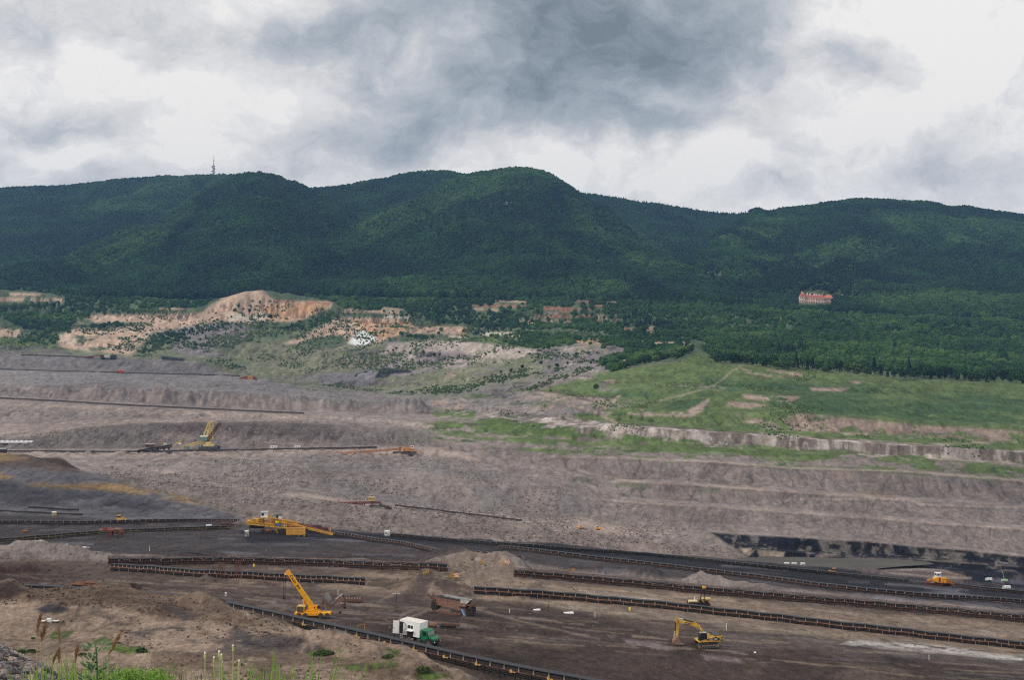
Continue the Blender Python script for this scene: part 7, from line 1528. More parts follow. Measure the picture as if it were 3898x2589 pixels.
def round_sign(u, v, vb, r_, label, Y0, Y1, txt=None, mback=None, ring=True):
    g = on(u, vb, Y0, Y1); k = g.y / F; h = (vb - v) * k; R_ = r_ * k
    t = thing('road_sign', g, label, 'sign', 'round signs at the ramp')
    MB().cyl((0, 0, -.3), (0, 0, h), .06, n=6).build('pole', gry, t)
    d = MB().cyl((0, -.06, h), (0, -.1, h), R_, n=22).build('disc', redp if ring else mback, t)
    if ring:
        f = MB().cyl((0, -.1, h), (0, -.115, h), R_ * .78, n=22).build('face', wht, d)
        if txt: text(txt, R_ * 1.05, blk, f, (0, -.125, h), (math.radians(90), 0, 0))
round_sign(454.6, 575.3, 580.5, 1.3, 'small round red and white sign beside the paneled yellow railing', 300, 470, '5')
round_sign(456.9, 575.6, 581, 1.9, 'larger round red and white sign beside the paneled yellow railing', 300, 470, '30')
round_sign(505.7, 562.6, 567.5, 1.2, 'small reddish round sign on the farther road crest at right', 380, 520)
round_sign(508.4, 562.9, 568, 2.0, 'larger white round sign with red rim on the farther road crest', 380, 520, '30')
round_sign(476.6, 560.0, 565.5, 1.8, 'left one of two grey backs of round signs on the farther road crest', 380, 520, mback=ltg, ring=False)
round_sign(478.9, 560.2, 566, 1.6, 'right one of two grey backs of round signs on the farther road crest', 380, 520, mback=ltg, ring=False)
g = on(456.5, 582, 300, 470); t = thing('concrete_block', g, 'low brown retaining block below the round signs on the ramp', 'block'); MB().box((0, 0, .45), (1.5, .5, 1.2)).build('block', mat('stained_concrete', al((104, 92, 80)), .9), t, bevel=.04); MB().box((0, 0, 1.08), (1.6, .6, .07)).build('cap', yel2, t)
g = on(361, 634, 240, 320); t = thing('gate_frame', g, 'yellow tube gate frame standing behind the front conveyor', 'gate'); k = g.y / F
MB().beam((-3.3 * k, 0, -.2), (-3.3 * k, 0, 7.3 * k), .07).beam((3.3 * k, .4, -.2), (3.3 * k, .4, 8.6 * k), .07).build('post', yel, t); MB().beam((-3.3 * k, 0, 7.3 * k), (3.3 * k, .4, 8.6 * k), .07).build('bar', yel, t)
# ------------------------------------------------------------------ rusty trestles
def trestle(u, vb, w, vt, label, sd):
    R_ = random.Random(sd); g = on(u, vb, 300, 392); k = g.y / F; W_ = w * k; H_ = (vb - vt) * k
    t = thing('pipe_trestle', g, label, 'trestle', 'rusty trestles at the left conveyors')
    for x0, x1 in ((-.5, -.12), (-.18, -.02), (.16, .12), (.5, .3)):
        MB().beam((x0 * W_, R_.uniform(-.6, .6), -.2), (x1 * W_, 0, H_), .1).build('leg', rust, t)
    m = MB(); m.beam((-.3 * W_, 0, H_), (.42 * W_, .2, H_ * 1.0), .12); m.beam((-.38 * W_, 0, H_ * .52), (.38 * W_, 0, H_ * .5), .08); m.beam((-.2 * W_, 0, H_), (.25 * W_, 0, H_ * .52), .08); m.beam((.3 * W_, 0, H_ * .95), (-.1 * W_, 0, H_ * .52), .08); m.beam((-.4 * W_, 0, H_ * .3), (.1 * W_, 0, H_ * .5), .07)
    m.build('brace', redst, t)
trestle(221, 580.5, 9, 563.5, 'left one of two rusty pipe trestles standing over the left conveyor', 1)
trestle(237.5, 582.3, 9.5, 561.5, 'right one of two rusty pipe trestles standing over the left conveyor', 2)
# ------------------------------------------------------------------ small site things
def pole(u, vt, vb, r_, m_, label, cat='marker pole', name='marker_pole', Y=(200, 1000), head=None, group='marker poles on the pit floor'):
    g = on(u, vb, *Y); k = g.y / F; t = thing(name, g, label, cat, group); h = (vb - vt) * k
    MB().cyl((0, 0, -.2), (0, 0, h), r_, n=6).build('pole', m_, t)
    if head: head(t, h)
    else: MB().cyl((0, 0, h), (0, 0, h + .12), r_ * 1.7, n=6).build('cap', m_, t)
pole(509.5, 610.5, 613.8, .07, wht, 'short white pole on the dark floor between trolley and right conveyor')
pole(595, 613.5, 618.2, .06, wht, 'thin white pole below the right conveyor, left of the excavator')
pole(726.4, 625, 631, .06, wht, 'thin white pole just right of the excavator boom')
pole(501, 667, 674, .06, wht, 'thin white pole in front of the front conveyor at bottom centre')
pole(929, 656.5, 661, .05, wht, 'thin white pole near the pale wet streak at lower right')
pole(548.4, 606, 611.5, .06, blk, 'thin black pole in front of the right rusty conveyor')
pole(541, 583, 591, .06, blk, 'thin black pole between the two right conveyors')
pole(338, 592, 596, .05, wht, 'tiny white pole above the trough on the road edge')
pole(149.5, 548, 552, .08, wht, 'tiny white lamp post on the black floor at left')
def lamp_head(t, h): MB().box((-.5, 0, h), (.9, .3, .2)).build('lamp', ltg, t); MB().box((.5, 0, h - .05), (.7, .3, .15)).build('lamp', ltg, t)
pole(396.6, 594.6, 603.5, .06, blk, 'dark pole with small double lamp above the truck', 'lamp post', 'lamp_post', head=lamp_head, group=None)
def barrel(u, vb, s, m_, label, Y=(200, 1000), group='barrels on the pit floor', cat='barrel'):
    g = on(u, vb, *Y); t = thing('barrel', g, label, cat, group)
    b = MB().cyl((0, 0, 0), (0, 0, .9 * s), .32 * s, n=14).build('drum', m_, t, bevel=.03); MB().cyl((0, 0, .3 * s), (0, 0, .34 * s), .34 * s, n=14).cyl((0, 0, .6 * s), (0, 0, .64 * s), .34 * s, n=14).build('hoop', m_, b)
by = bpy.data.materials['bright_yellow']
barrel(547, 599, .9, by, 'bright yellow barrel under the near right conveyor', (300, 392))
barrel(629.8, 611.4, .8, by, 'yellow barrel on the sand in front of the near right conveyor', (290, 392))
barrel(613.6, 607.6, .6, orb, 'dull orange barrel on the sand in front of the near right conveyor', (290, 392))
barrel(680, 592, .8, by, 'yellow barrel below the railed conveyor, left of the pipelayer', (340, 430))
barrel(803, 585.4, 1.5, blu, 'bright blue tank on the coal floor above the railed conveyor', (440, 700), None, 'tank')
barrel(605.5, 574.6, .8, blu, 'small blue barrel on the dark floor above the railed conveyor', (430, 620))
barrel(254, 567.5, .8, by, 'yellow barrel under the railed left conveyor by the right trestle', (360, 440))
g = on(387, 536.5, 480, 640); shed('control_hut', 384.6, 531.2, 389.6, 536.0, g.y, 2.2, 'small white hut on the black ridge right of the big drive station', 'hut', dv=1)
g = on(246.5, 537, 480, 640); shed('control_hut', 245.0, 531.2, 248.6, 536.8, g.y, 1.5, 'narrow grey white cabinet hut left of the big drive station', 'hut', ltg, wht)
g = on(209, 530, 520, 700); shed('control_hut', 206.2, 525.6, 211.4, 529.8, g.y, 2, 'blue grey hut between the two left conveyors', 'hut', gry, wht)
g = on(54, 516, 560, 860); shed('container_hut', 52.3, 511.5, 56, 515, g.y, 2, 'tiny cream coloured hut at the foot of the ochre hill', 'hut', yel2, wht)
g = on(225.8, 597, 260, 330); shed('white_post_box', 224.9, 593.2, 226.6, 596.8, g.y, .4, 'narrow white post box behind the front conveyor at left', 'cabinet')
# scrap piles
def pile(u, vb, w, h, n, mats, label, Y, cat, name, long=1.0, seed=1, flat=False):
    g = on(u, vb, *Y); k = g.y / F; R_ = random.Random(seed); ms = [MB() for _ in mats]
    for i in range(n):
        x = R_.gauss(0, .3) * w * k; y = R_.uniform(-1.2, 1.2); z = max(0, R_.uniform(0, 1) * h * k * (1 - min(1, abs(x) / (w * k * .55))))
        a = R_.uniform(-.5, .5); L2 = R_.uniform(.3, 1) * long; mb = ms[i % len(mats)]
        mb.beam((x - L2 * math.cos(a), y - L2 * math.sin(a) * .5, z + .1), (x + L2 * math.cos(a), y + L2 * math.sin(a) * .5, z + .1 + R_.uniform(-.15, .2)), .22 if not flat else .6, .16 if not flat else .12)
    t = thing(name, g, label, cat)
    for mb, m_ in zip(ms, mats): mb.build('heap', m_, t)
pile(84, 586.5, 26, 5, 60, [wood, rustp], 'pile of orange brown timber beams behind the foreground mound', (290, 380), 'timber pile', 'timber_pile', 2.0, 3)
pile(64, 557, 12, 4, 34, [wht, ltg], 'heap of white scrap sheets on the black floor at left', (420, 560), 'scrap pile', 'scrap_pile', .8, 4, True)
pile(40, 555.5, 7, 2, 16, [ltg], 'small heap of pale scrap left of the white heap', (420, 560), 'scrap pile', 'scrap_pile', .8, 5, True)
pile(84, 549, 5, 1.2, 9, [wht], 'few white sheets on the black floor right of the white heap', (420, 560), 'scrap pile', 'scrap_pile', .8, 6, True)
pile(226, 526.3, 22, 2.2, 60, [rust, redst], 'long pile of rusty scrap between the two left conveyors', (540, 700), 'scrap pile', 'scrap_pile', 1.6, 7)
pile(569, 571, 8, 1, 6, [orb], 'few orange boards on the dirt ridge above the railed conveyor', (420, 470), 'scrap pile', 'scrap_pile', 1.0, 8)
def sheet(u, vb, w, d, label, Y=(200, 420)):
    g = on(u, vb, *Y); t = thing('white_sheet', g + Vector((0, 0, .05)), label, 'sheet', 'white sheets lying on the pit floor'); k = g.y / F
    m = MB(); m.box((0, 0, .05), (w * k, d, .06)); m.box((w * k * .2, d * .3, .12), (w * k * .5, d * .5, .05), rz=.3); m.build('sheet', wht, t)
sheet(536.9, 611.2, 7, 1.4, 'white sheet on the dark floor, left one of two below the right conveyor'); sheet(568.6, 614.2, 10, 1.6, 'white sheet on the dark floor, right one of two below the right conveyor'); sheet(755, 654, 2, .8, 'tiny pale sheet right of the excavator')
# white benches on the foreground bench
def bench(u, v, w, label, box=False):
    g = on(u, v, 150, 240); k = g.y / F; t = thing('white_box' if box else 'white_bench', g, label, 'box' if box else 'bench', None if box else 'white benches on the sandy bench')
    if box: MB().box((0, 0, .36), (.55, .5, .3)).build('top_box', wht, t, bevel=.03); MB().box((0, 0, .1), (.8, .4, .16)).build('base', wht, t)
    else:
        m = MB()
        for i in range(8): x0 = -w * k / 2 + w * k * i / 8; x1 = x0 + w * k / 8; z = lambda x: .26 + .06 * (x / (w * k / 2)) ** 2; m.beam((x0, 0, z(x0)), (x1, 0, z(x1)), .45, .09)
        m.build('seat', wht, t); 
        for sg in (-1, 1): MB().box((sg * w * k * .45, 0, .1), (.06, .4, .28)).build('leg', dkg, t)
bench(42.4, 623.6, 6.3, 'left one of two white benches on the sandy foreground'); bench(49.1, 623.0, 2, 'small white box between the two white benches on the sand', True); bench(55.8, 623.6, 6.3, 'right one of two white benches on the sandy foreground')
# pipelines
def pipeline(uv, r_, label, Y):
    p = ground_path(uv, r_ + .05, *Y, sp=6); o = p[0].copy(); t = thing('pipeline', o, label, 'pipe', 'dark pipes across the ground'); L2 = [a - o for a in p]
    MB().tube(L2, r_, 8).build('pipe', blk, t)
pipeline([(-40, 510.5), (0, 512.5), (40, 514.5), (95, 516.6)], .35, 'dark pipe along the foot of the ochre hill', (600, 860))
pipeline([(28, 508.4), (55, 510), (80, 511.5)], .35, 'short dark pipe higher on the ochre hill foot', (600, 870))
pipeline([(168, 551), (200, 556.5), (240, 560)], .2, 'thin dark pipe on the black floor above the left conveyors', (410, 560))
pipeline([(760, 598), (860, 605), (960, 611)], .15, 'thin dark cable line on the coal floor above the railed conveyor', (410, 560))
# lagoon
me_w = MB(); wx = lambda u, Y: (u - 512) / F * Y
me_w.add([(wx(738, 862), 862, -153.6), (wx(870, 856), 856, -153.6), (wx(900, 866), 866, -153.6), (wx(935, 874), 874, -153.6), (wx(928, 882), 882, -153.6), (wx(880, 896), 896, -153.6), (wx(855, 903), 903, -153.6), (wx(738, 915), 915, -153.6)], [tuple(range(8))])
mw = mat('lagoon_water', al((82, 79, 74)), .75, 0, .12, .05, spec=.05); me_w.build('water', mw); tag(bpy.data.objects['water'], kind='structure')
for i, (u, w, lb) in enumerate([(774.9, 4, 'far left one of five white pump rafts at the lagoon shore'), (780, 4, 'second from left of five white pump rafts at the lagoon shore'), (786.8, 5.6, 'middle one of five white pump rafts at the lagoon shore'), (794.2, 5.6, 'second from right of five white pump rafts at the lagoon shore'), (802.9, 5, 'far right one of five white pump rafts at the lagoon shore')]):
    Y = 868 - i * .5; x = wx(u, Y); t = thing('pump_raft', (x, Y, -153.5), lb, 'raft', 'white pump rafts on the lagoon'); k = Y / F; W_ = w * k; hh = .9 if i < 2 else 1.5
    MB().box((0, 0, .15), (W_, 2.4, .5)).build('hull', wht, t, bevel=.1); c = MB().box((0, 0, .3 + hh * .7), (W_ * .85, 1.8, hh)).build('cabin', wht, t, bevel=.08); MB().box((0, -.92, .4 + hh * .6), (W_ * .6, .06, hh * .4)).build('window', gry, c)

# ------------------------------------------------------------------ castle
def castle():
    Y = 3015; u0, u1 = 800, 832.2
    cx = (816 - 512) / F * Y; k = Y / F; zb_ = (HV - 304.2) * k
    stone = mat('castle_wall', al((196, 172, 156)), .9, 0, .12, .08, dirt=al((140, 116, 104)), dirt_amt=.4); tile = mat('castle_tiles', al((150, 88, 78)), .8, 0, .12, .05); tile2 = mat('new_castle_tiles', al((186, 98, 76)), .8, 0, .06, .05); win = mat('dark_window', al((74, 56, 54)), .5)
    t = thing('castle', (cx, Y, zb_), 'pale stone castle with long red tiled roof on the wooded hillside', 'castle', rz=math.radians(-3))
    t.rotation_euler = (0, math.radians(2.0), math.radians(-3))
    X = lambda u: (u - 816) * k; Z = lambda v: (304.2 - v) * k
    def block(a, b, vt, vb, y0, y1, rv, hipL, hipR, rm=tile, cols=0, rows=2, vb2=None):
        w = MB().box(((X(a) + X(b)) / 2, (y0 + y1) / 2, (Z(vt) + Z(vb + 1.5)) / 2), (X(b) - X(a), y1 - y0, Z(vt) - Z(vb + 1.5))).build('wall', stone, t)
        ym = (y0 + y1) / 2; A, B = X(a) - .8, X(b) + .8; e0, e1 = y0 - .8, y1 + .8; z0, z1 = Z(vt), Z(rv)
        MB().add([(A, e0, z0), (B, e0, z0), (B, e1, z0), (A, e1, z0), (A + hipL, ym, z1), (B - hipR, ym, z1)], [(0, 1, 5, 4), (2, 3, 4, 5), (1, 2, 5), (3, 0, 4), (0, 3, 2, 1)]).build('roof', rm, t)
        wm = MB().box((0, 0, 0), (1.5, .4, 3.2)).mesh('window', win); fm = MB().box((0, -.1, -1.9), (2.0, .5, .3)).box((0, -.1, 1.9), (2.0, .5, .3)).mesh('window_frame', stone)
        for r_ in range(rows):
            for c_ in range(cols):
                x = X(a) + (c_ + .5) * (X(b) - X(a)) / cols; z = Z(vt) - 3.6 - r_ * 7.2
                if z < Z(vb) - 1: continue
                o = part('window', wm, t, (x, y0 - .05, z)); f = part('window_frame', fm, o)
    block(800.2, 824, 297.8, 302.6, 0, 14, 294.8, 2, 4, cols=14, rows=2)
    block(815.0, 824.3, 298.4, 304.2, -7, 1, 296.6, 3, 3, cols=6, rows=2)
    block(823.8, 832.4, 297.4, 301.6, -3, 14, 295.0, 5, 6, rm=tile2, cols=7, rows=1)
    block(799.8, 804.5, 297.0, 302.4, -3, 13, 293.6, 4, 4, cols=3, rows=2)
    m = MB().cyl((X(802), 4, Z(294.4)), (X(802), 4, Z(292.8)), 2.0, n=8).build('turret', stone, t); MB().cyl((X(802), 4, Z(292.8)), (X(802), 4, Z(291.4)), 2.4, .2, 8).build('turret_roof', tile, m)
    m = MB().box((X(812), 9, Z(294.4)), (5, 4, 3.2)).build('dormer', bpy.data.materials['dark_interior'], t); MB().cyl((X(812), 9, Z(293.8)), (X(812), 9, Z(292.6)), 3, .3, 4).build('dormer_roof', tile, m)
    for u, v in ((803.4, 294.6), (807.3, 294.7), (810.2, 294.9), (814.2, 295.4), (816.2, 295.3), (819.0, 296.3)):
        c_ = MB().box((X(u), 5.2, Z(v)), (1.8, 1.8, 4.4)).build('chimney', wht, t); MB().box((X(u), 5.2, Z(v) + 2.3), (2.3, 2.3, .5)).build('chimney_cap', wht, c_)
castle()
# telecom mast
Y = 5385; k = Y / F; x = (213.4 - 512) * k
t = thing('telecom_mast', (x, Y, (HV - 177) * k), 'tall thin telecom mast with platforms on the far left ridge', 'mast'); t.rotation_euler = (0, math.radians(1.4), 0)
steel = mat('mast_steel', al((112, 112, 124)), .6)
Hm = (177 - 155.5) * k
MB().lattice((0, 0, 0), (0, 0, Hm * .52), 5, 5, 9, .8).build('tower', steel, t); MB().cyl((0, 0, Hm * .5), (0, 0, Hm * .82), 1.6, 1.0, 8).build('upper_tube', steel, t); MB().cyl((0, 0, Hm * .8), (0, 0, Hm), .8, .5, 6).build('antenna', steel, t)
for f, w in ((.15, 6), (.23, 7), (.31, 6), (.38, 6), (.47, 8), (.74, 2.5)):
    MB().cyl((0, 0, Hm * f), (0, 0, Hm * f + 2.2), w * .75, n=10).build('platform', steel, t)
for f, sx in ((.18, 1), (.24, -1), (.36, 1), (.43, -1), (.12, -1)): MB().cyl((sx * 5.5, -5, Hm * f), (sx * 5.5, -3.6, Hm * f), 2.2, n=10).build('dish', steel, t)
# ------------------------------------------------------------------ individual trees and bushes
def crown_mesh(name, m, kind, seed, nl=260):
    R_ = random.Random(seed); vs = []; fs = []
    def leaf(p, s):
        a = Vector((R_.gauss(0, 1), R_.gauss(0, 1), R_.gauss(0, 1) + .6)).normalized(); b = a.orthogonal().normalized() * s; c = a.cross(b).normalized() * s
        n = len(vs); vs.extend([p - b - c * .6, p + b - c * .6, p + b * .7 + c + a * s * .3, p - b * .7 + c + a * s * .3]); fs.append((n, n + 1, n + 2, n + 3))
    if kind == 'round':
        lobes = [(Vector((R_.uniform(-.5, .5), R_.uniform(-.5, .5), R_.uniform(.5, 1.25))), R_.uniform(.35, .6)) for _ in range(8)] + [(Vector((0, 0, .85)), .62)]
        for i in range(nl):
            c, r = R_.choice(lobes); d = Vector((R_.gauss(0, 1), R_.gauss(0, 1), R_.gauss(0, 1))).normalized()
            leaf(c + d * r * R_.uniform(.6, 1.02), R_.uniform(.09, .17))
    elif kind == 'cone':
        for i in range(nl):
            t_ = R_.random() ** .8; z = .3 + t_ * 2.3; r = (1 - t_) * .55 + .04; a = R_.uniform(0, 6.28); r *= R_.uniform(.5, 1.05)
            leaf(Vector((math.cos(a) * r, math.sin(a) * r, z)), R_.uniform(.07, .14))
    else:
        for i in range(nl):
            a = R_.uniform(0, 6.28); r = R_.random() ** .6; z = .7 * math.sqrt(max(0, 1 - r * r)) * R_.uniform(.4, 1.05)
            leaf(Vector((math.cos(a) * r, math.sin(a) * r, z + .05)), R_.uniform(.08, .16))
    me = bpy.data.meshes.new(name); me.from_pydata([tuple(v) for v in vs], [], fs); me.materials.append(m); return me
bark = mat('bark', al((96, 84, 74)), .9, 0, .2, 3)
cr = {k: [crown_mesh('crown', mt, k, s, n) for s in range(4)] for k, mt, n in (('round', M_young, 420), ('cone', M_pine, 320), ('bush', M_scrub, 220))}
tr_ = {'round': MB().cyl((0, 0, -.1), (0, 0, .9), .07, .04, 6).beam((0, 0, .5), (.3, .1, .95), .04).beam((0, 0, .55), (-.3, -.1, 1.0), .04).mesh('trunk', bark), 'cone': MB().cyl((0, 0, -.1), (0, 0, 2.2), .05, .01, 6).mesh('trunk', bark), 'bush': MB().cyl((0, 0, -.1), (0, 0, .3), .05, .03, 6).beam((0, 0, .1), (.3, 0, .4), .03).mesh('trunk', bark)}
TN = {'round': ('deciduous_tree', 'tree'), 'cone': ('conifer_tree', 'tree'), 'bush': ('bush', 'bush')}
def tree(p, s, kind, label, group, seed):
    n, c = TN[kind]; t = thing(n, p, label, c, group, rz=seed * 1.3)
    t.scale = (s, s, s * (1 + .12 * math.sin(seed)))
    part('crown', cr[kind][seed % 4], t); part('trunk', tr_[kind], t); return t
rt = random.Random(11)
def edge(poly, n, kinds, s, label, group, Y, off=(-1.5, 1.5)):
    for i in range(n):
        f = i / max(1, n - 1) * (len(poly) - 1); j = min(int(f), len(poly) - 2); w = f - j
        u = poly[j][0] + (poly[j + 1][0] - poly[j][0]) * w + rt.uniform(-1, 1); v = poly[j][1] + (poly[j + 1][1] - poly[j][1]) * w + rt.uniform(*off)
        g = on(u, v, *Y); k = rt.choice(kinds); lab = label[k] if isinstance(label, dict) else label
        tree(g, rt.uniform(*s) * (1 if k != 'cone' else .85), k, lab, group, rt.randint(0, 50))
edge([(716, 363.5), (760, 368), (802, 371.5), (850, 375), (909, 380), (960, 382), (1024, 384.5)], 52, ['round', 'round', 'cone'], (4.5, 8.5), {'round': 'tall deciduous tree in the forest edge above the green field at right', 'cone': 'dark conifer in the forest edge above the green field at right'}, 'trees along the forest edge at right', (1560, 1800), (-3, 0))
edge([(606, 368), (625, 370), (640, 366), (660, 361), (680, 359), (690, 353)], 22, ['round'], (4.0, 6.5), 'round leafy tree in the grove at the top corner of the green field', 'grove trees', (1650, 2000), (-2, 0))
BU = [(551, 391.5, 2.2, 'tiny bush on the left part of the green field'), (543, 389, 1.6, 'very small bush near the left tip of the green field'), (596, 389.5, 3.2, 'lone dark round bush in the green field above the dirt track')]
for i, (u, v, s, lb) in enumerate(BU): tree(on(u, v, 1300, 1800), s, 'bush' if i < 2 else 'round', lb, None, i)
edge([(380, 352), (395, 351), (420, 355), (440, 357)], 12, ['bush', 'round'], (2.4, 4), 'small dark tree on the ledge of the lilac rock face', 'trees on the rock ledge', (1900, 2700))
edge([(520, 356), (550, 352), (580, 360), (600, 364), (560, 368), (535, 365), (500, 372)], 20, ['bush', 'round'], (2.2, 4.2), 'scattered small bush on the pinkish rubble slope left of the grove', 'bushes on the rubble slope', (1750, 2500), (-3, 3))
edge([(195, 345), (215, 338), (235, 330), (252, 334), (275, 338), (290, 332)], 18, ['bush', 'round', 'cone'], (2.6, 4.4), 'small tree on the grey ridge beneath the ochre cliff', 'trees below the ochre cliff', (2300, 3000), (-3, 3))
edge([(233, 313), (240, 309), (262, 318), (300, 322)], 9, ['bush', 'round'], (3.0, 5), 'small dark tree growing on the ochre cliff', 'trees on the ochre cliff', (2600, 3050), (-1.5, 1))
edge([(300, 376), (330, 362), (400, 362), (470, 372), (380, 380)], 12, ['bush'], (1.6, 2.8), 'tiny lone bush on the grey green slope in the centre', 'bushes on the centre slope', (1900, 2600), (-4, 4))
for i, (u, v) in enumerate([(780, 300), (839, 300.5), (843, 302), (848, 303), (836, 302), (795, 304)]):
    Y = 3030; x = (u - 512) / F * Y; z = float(hz_arr(np.array([x]), np.array([Y]))[0]); tree((x, Y, z), 6.5, 'round', 'dark round tree standing beside the castle', 'trees beside the castle', i)
# tufts and shrubs on the foreground bench
for i, (u, v, s, lb) in enumerate([(9.5, 661.5, .75, 'flat grey green shrub low on the sand at far left'), (21.5, 653.5, .55, 'left one of two small shrubs beside the left sand hump'), (31.5, 653, .6, 'right one of two small shrubs beside the left sand hump'), (14, 651.5, .3, 'tiny shrub left of the two small shrubs'), (33, 639.5, .3, 'tiny dark shrub behind the left sand hump'), (117, 644.5, .4, 'small dark shrub at the top of the larger green patch'), (141, 652.8, .75, 'dark shrub at the right end of the larger green patch'),
                                   (82, 656, .45, 'flat shrub in front of the middle sand hump'), (321, 656.2, 1.0, 'dark green shrub on the mound left of the pale slope'), (329, 655.3, .7, 'shrub right beside the dark green mound shrub'), (388, 658.5, .7, 'shrub on the brown mound at bottom centre'), (63, 622.8, .25, 'tiny weed right of the white benches'), (71, 622.4, .2, 'tiniest weed right of the white benches'), (423, 672, .9, 'low shrub near the lower end of the mound')]):
    g = on(u, v, 150, 245); t = tree(g, s, 'bush', lb, None, i); t.scale = (s * 1.3, s, s * .8)

# ------------------------------------------------------------------ plants at the photographer's feet
def plant_mat(name, c, var=.3): return mat(name, al(c), .7, 0, var, 30)
M_gr = plant_mat('grass_blade', (98, 130, 50)); M_gr2 = plant_mat('dark_grass_blade', (62, 88, 42)); M_seed = plant_mat('seed_head', (112, 82, 56)); M_stem = plant_mat('dry_stem', (132, 120, 78)); M_dan = plant_mat('dandelion_stem', (138, 142, 92)); M_th = plant_mat('thistle_leaf', (58, 88, 54)); M_fl = plant_mat('pale_flower', (140, 152, 88))
def fp(u, v, Y): return Vector(((u - 512) / F * Y, Y, (HV - v) / F * Y))
def blade(mb, base, tip, w, bend, n=6):
    side = Vector((1, random.uniform(-.4, .4), 0)).normalized(); vs = []
    for i in range(n + 1):
        t_ = i / n; p = base.lerp(tip, t_) + Vector((bend * t_ * (1 - t_) * 2, 0, 0)) - Vector((0, 0, 0)); ww = w * (1 - t_ ** 1.6) * (.6 + .4 * min(1, t_ * 4)) + .0006
        vs += [p - side * ww, p + side * ww]
    mb.add(vs, [(2 * i, 2 * i + 1, 2 * i + 3, 2 * i + 2) for i in range(n)])
def gzn(x, Y): return gz(x, Y)
def tuft(uc, Y, n, spread, vt, label, m_, w=.006, lean=.25, name='grass_tuft', cat='grass'):
    x = (uc - 512) / F * Y; g = Vector((x, Y, gz(x, Y) - .02)); t = thing(name, g, label, cat); mb = MB()
    for i in range(n):
        b = Vector((random.gauss(0, spread * .35), random.uniform(-.12, .12), 0)); top = (HV - (vt + abs(random.gauss(0, 10)))) / F * Y - g.z
        blade(mb, b, b + Vector((random.uniform(-lean, lean) * top * .6, random.uniform(-.05, .05), top)), random.uniform(.5, 1) * w, random.uniform(-.08, .08))
    mb.build('blades', m_, t); return t
# ground at Y about 5-6 m lies near z = -2
tuft(55, 5.2, 39, .16, 661, 'bright grass tuft with broad blades at bottom left beside the gravel', M_gr, .008)
tuft(72, 5.0, 51, .18, 659, 'bright broad bladed grass tuft left of the thistle', M_gr, .010)
tuft(92, 5.4, 33, .18, 664, 'finer green grass tuft just left of the thistle', M_gr2, .005)
tuft(135, 5.3, 51, .24, 667, 'grass tuft right of the thistle at bottom left', M_gr, .006)
tuft(160, 5.6, 45, .26, 671, 'low grass tuft farther right of the thistle', M_gr2, .006)
tuft(280, 5.0, 39, .18, 656, 'bright arching grass tuft at the bottom, right of the dandelion stalks', M_gr, .008, .5)
tuft(300, 5.1, 30, .15, 664, 'lower grass tuft right of the bright arching tuft', M_gr, .008, .5)
tuft(258, 5.2, 21, .12, 668, 'small grass tuft left of the bright arching tuft', M_gr, .006, .5)
tuft(222, 5.4, 15, .09, 668, 'tiny dark grass tuft among the dandelion stalks', M_gr2, .006, .4)
tuft(105, 5.1, 60, .3, 672, 'dense low grass at the foot of the thistle', M_gr2, .006)
tuft(196, 5.6, 24, .3, 675, 'very low grass at the bottom between thistle and dandelions', M_gr2, .006)
# grasses with brown seed heads: (tip u, v), (head base u, v), (stem root u)
def seedgrass(ut, vt, ub, vb, ur, label, fat=1.0):
    Y = 5.0 + random.uniform(-.3, .4); x = (ur - 512) / F * Y; g = Vector((x, Y, gz(x, Y) - .02)); t = thing('seed_grass', g, label, 'grass', 'dry grasses with brown seed heads')
    a, b = fp(ub, vb, Y) - g, fp(ut, vt, Y) - g
    MB().tube([Vector((0, 0, 0)), a * .5 + Vector((.01, 0, 0)), a], .0016, 5).build('stem', M_stem, t)
    mb = MB(); L2 = (b - a).length
    for i in range(70):
        f = random.random(); p = a.lerp(b, f); r_ = .0078 * fat * math.sin(math.pi * min(.97, f + .06)) + .001; d = Vector((random.uniform(-1, 1) * r_, random.uniform(-1, 1) * r_, 0))
        mb.cyl(p + d * .2, p + d + (b - a).normalized() * .016, .0022, .0006, 4)
    mb.build('seed_head', M_seed, t)
seedgrass(40.7, 615.5, 36.5, 634, 35, 'tallest brown seed head, far left above the white benches', 1.1)
seedgrass(45.8, 625.5, 41, 643, 39, 'fat brown seed head in front of the left white bench', 1.5)
seedgrass(58.5, 629, 60, 645, 62, 'thin brown seed head right of the white benches', .6)
seedgrass(122, 632, 108, 657, 102, 'long curved brown seed head leaning right above the larger green patch', 1.1)
seedgrass(77.5, 647, 75, 664, 74, 'brown seed head between the small green patch and the thistle', .9)
seedgrass(58.8, 650, 59, 664, 59, 'brown seed head standing left of the thistle, short', 1.0)
seedgrass(56, 655, 52.5, 666, 51, 'low thin brown seed head at bottom left', .7)
# thistle like plant
Y = 4.9; x = (97.5 - 512) / F * Y; g = Vector((x, Y, gz(x, Y) - .02)); t = thing('thistle_plant', g, 'dark green thistle like plant with bushy top at bottom left', 'plant')
top = fp(96, 648, Y) - g; MB().tube([Vector((0, 0, 0)), top * .5 + Vector((.012, 0, 0)), top], .004, 6).build('stem', M_th, t)
mb = MB()
for i in range(230):
    f = random.random() ** .8 * .42 + .58; p = (top * f); a = random.uniform(0, 6.28); r_ = .055 * (1.25 - abs(f - .8) * 1.5); d = Vector((math.cos(a) * r_, math.sin(a) * r_ * .7, random.uniform(-.01, .03))) * random.uniform(.3, 1)
    q_ = p + d; s = random.uniform(.008, .018); e = Vector((math.cos(a), math.sin(a), .5)).normalized(); sd_ = e.cross(Vector((0, 0, 1))).normalized()
    mb.add([q_, q_ + e * s + sd_ * s * .4, q_ + e * s * 2, q_ + e * s - sd_ * s * .4], [(0, 1, 2, 3)])
mb.build('leaves', M_th, t)
mb = MB()
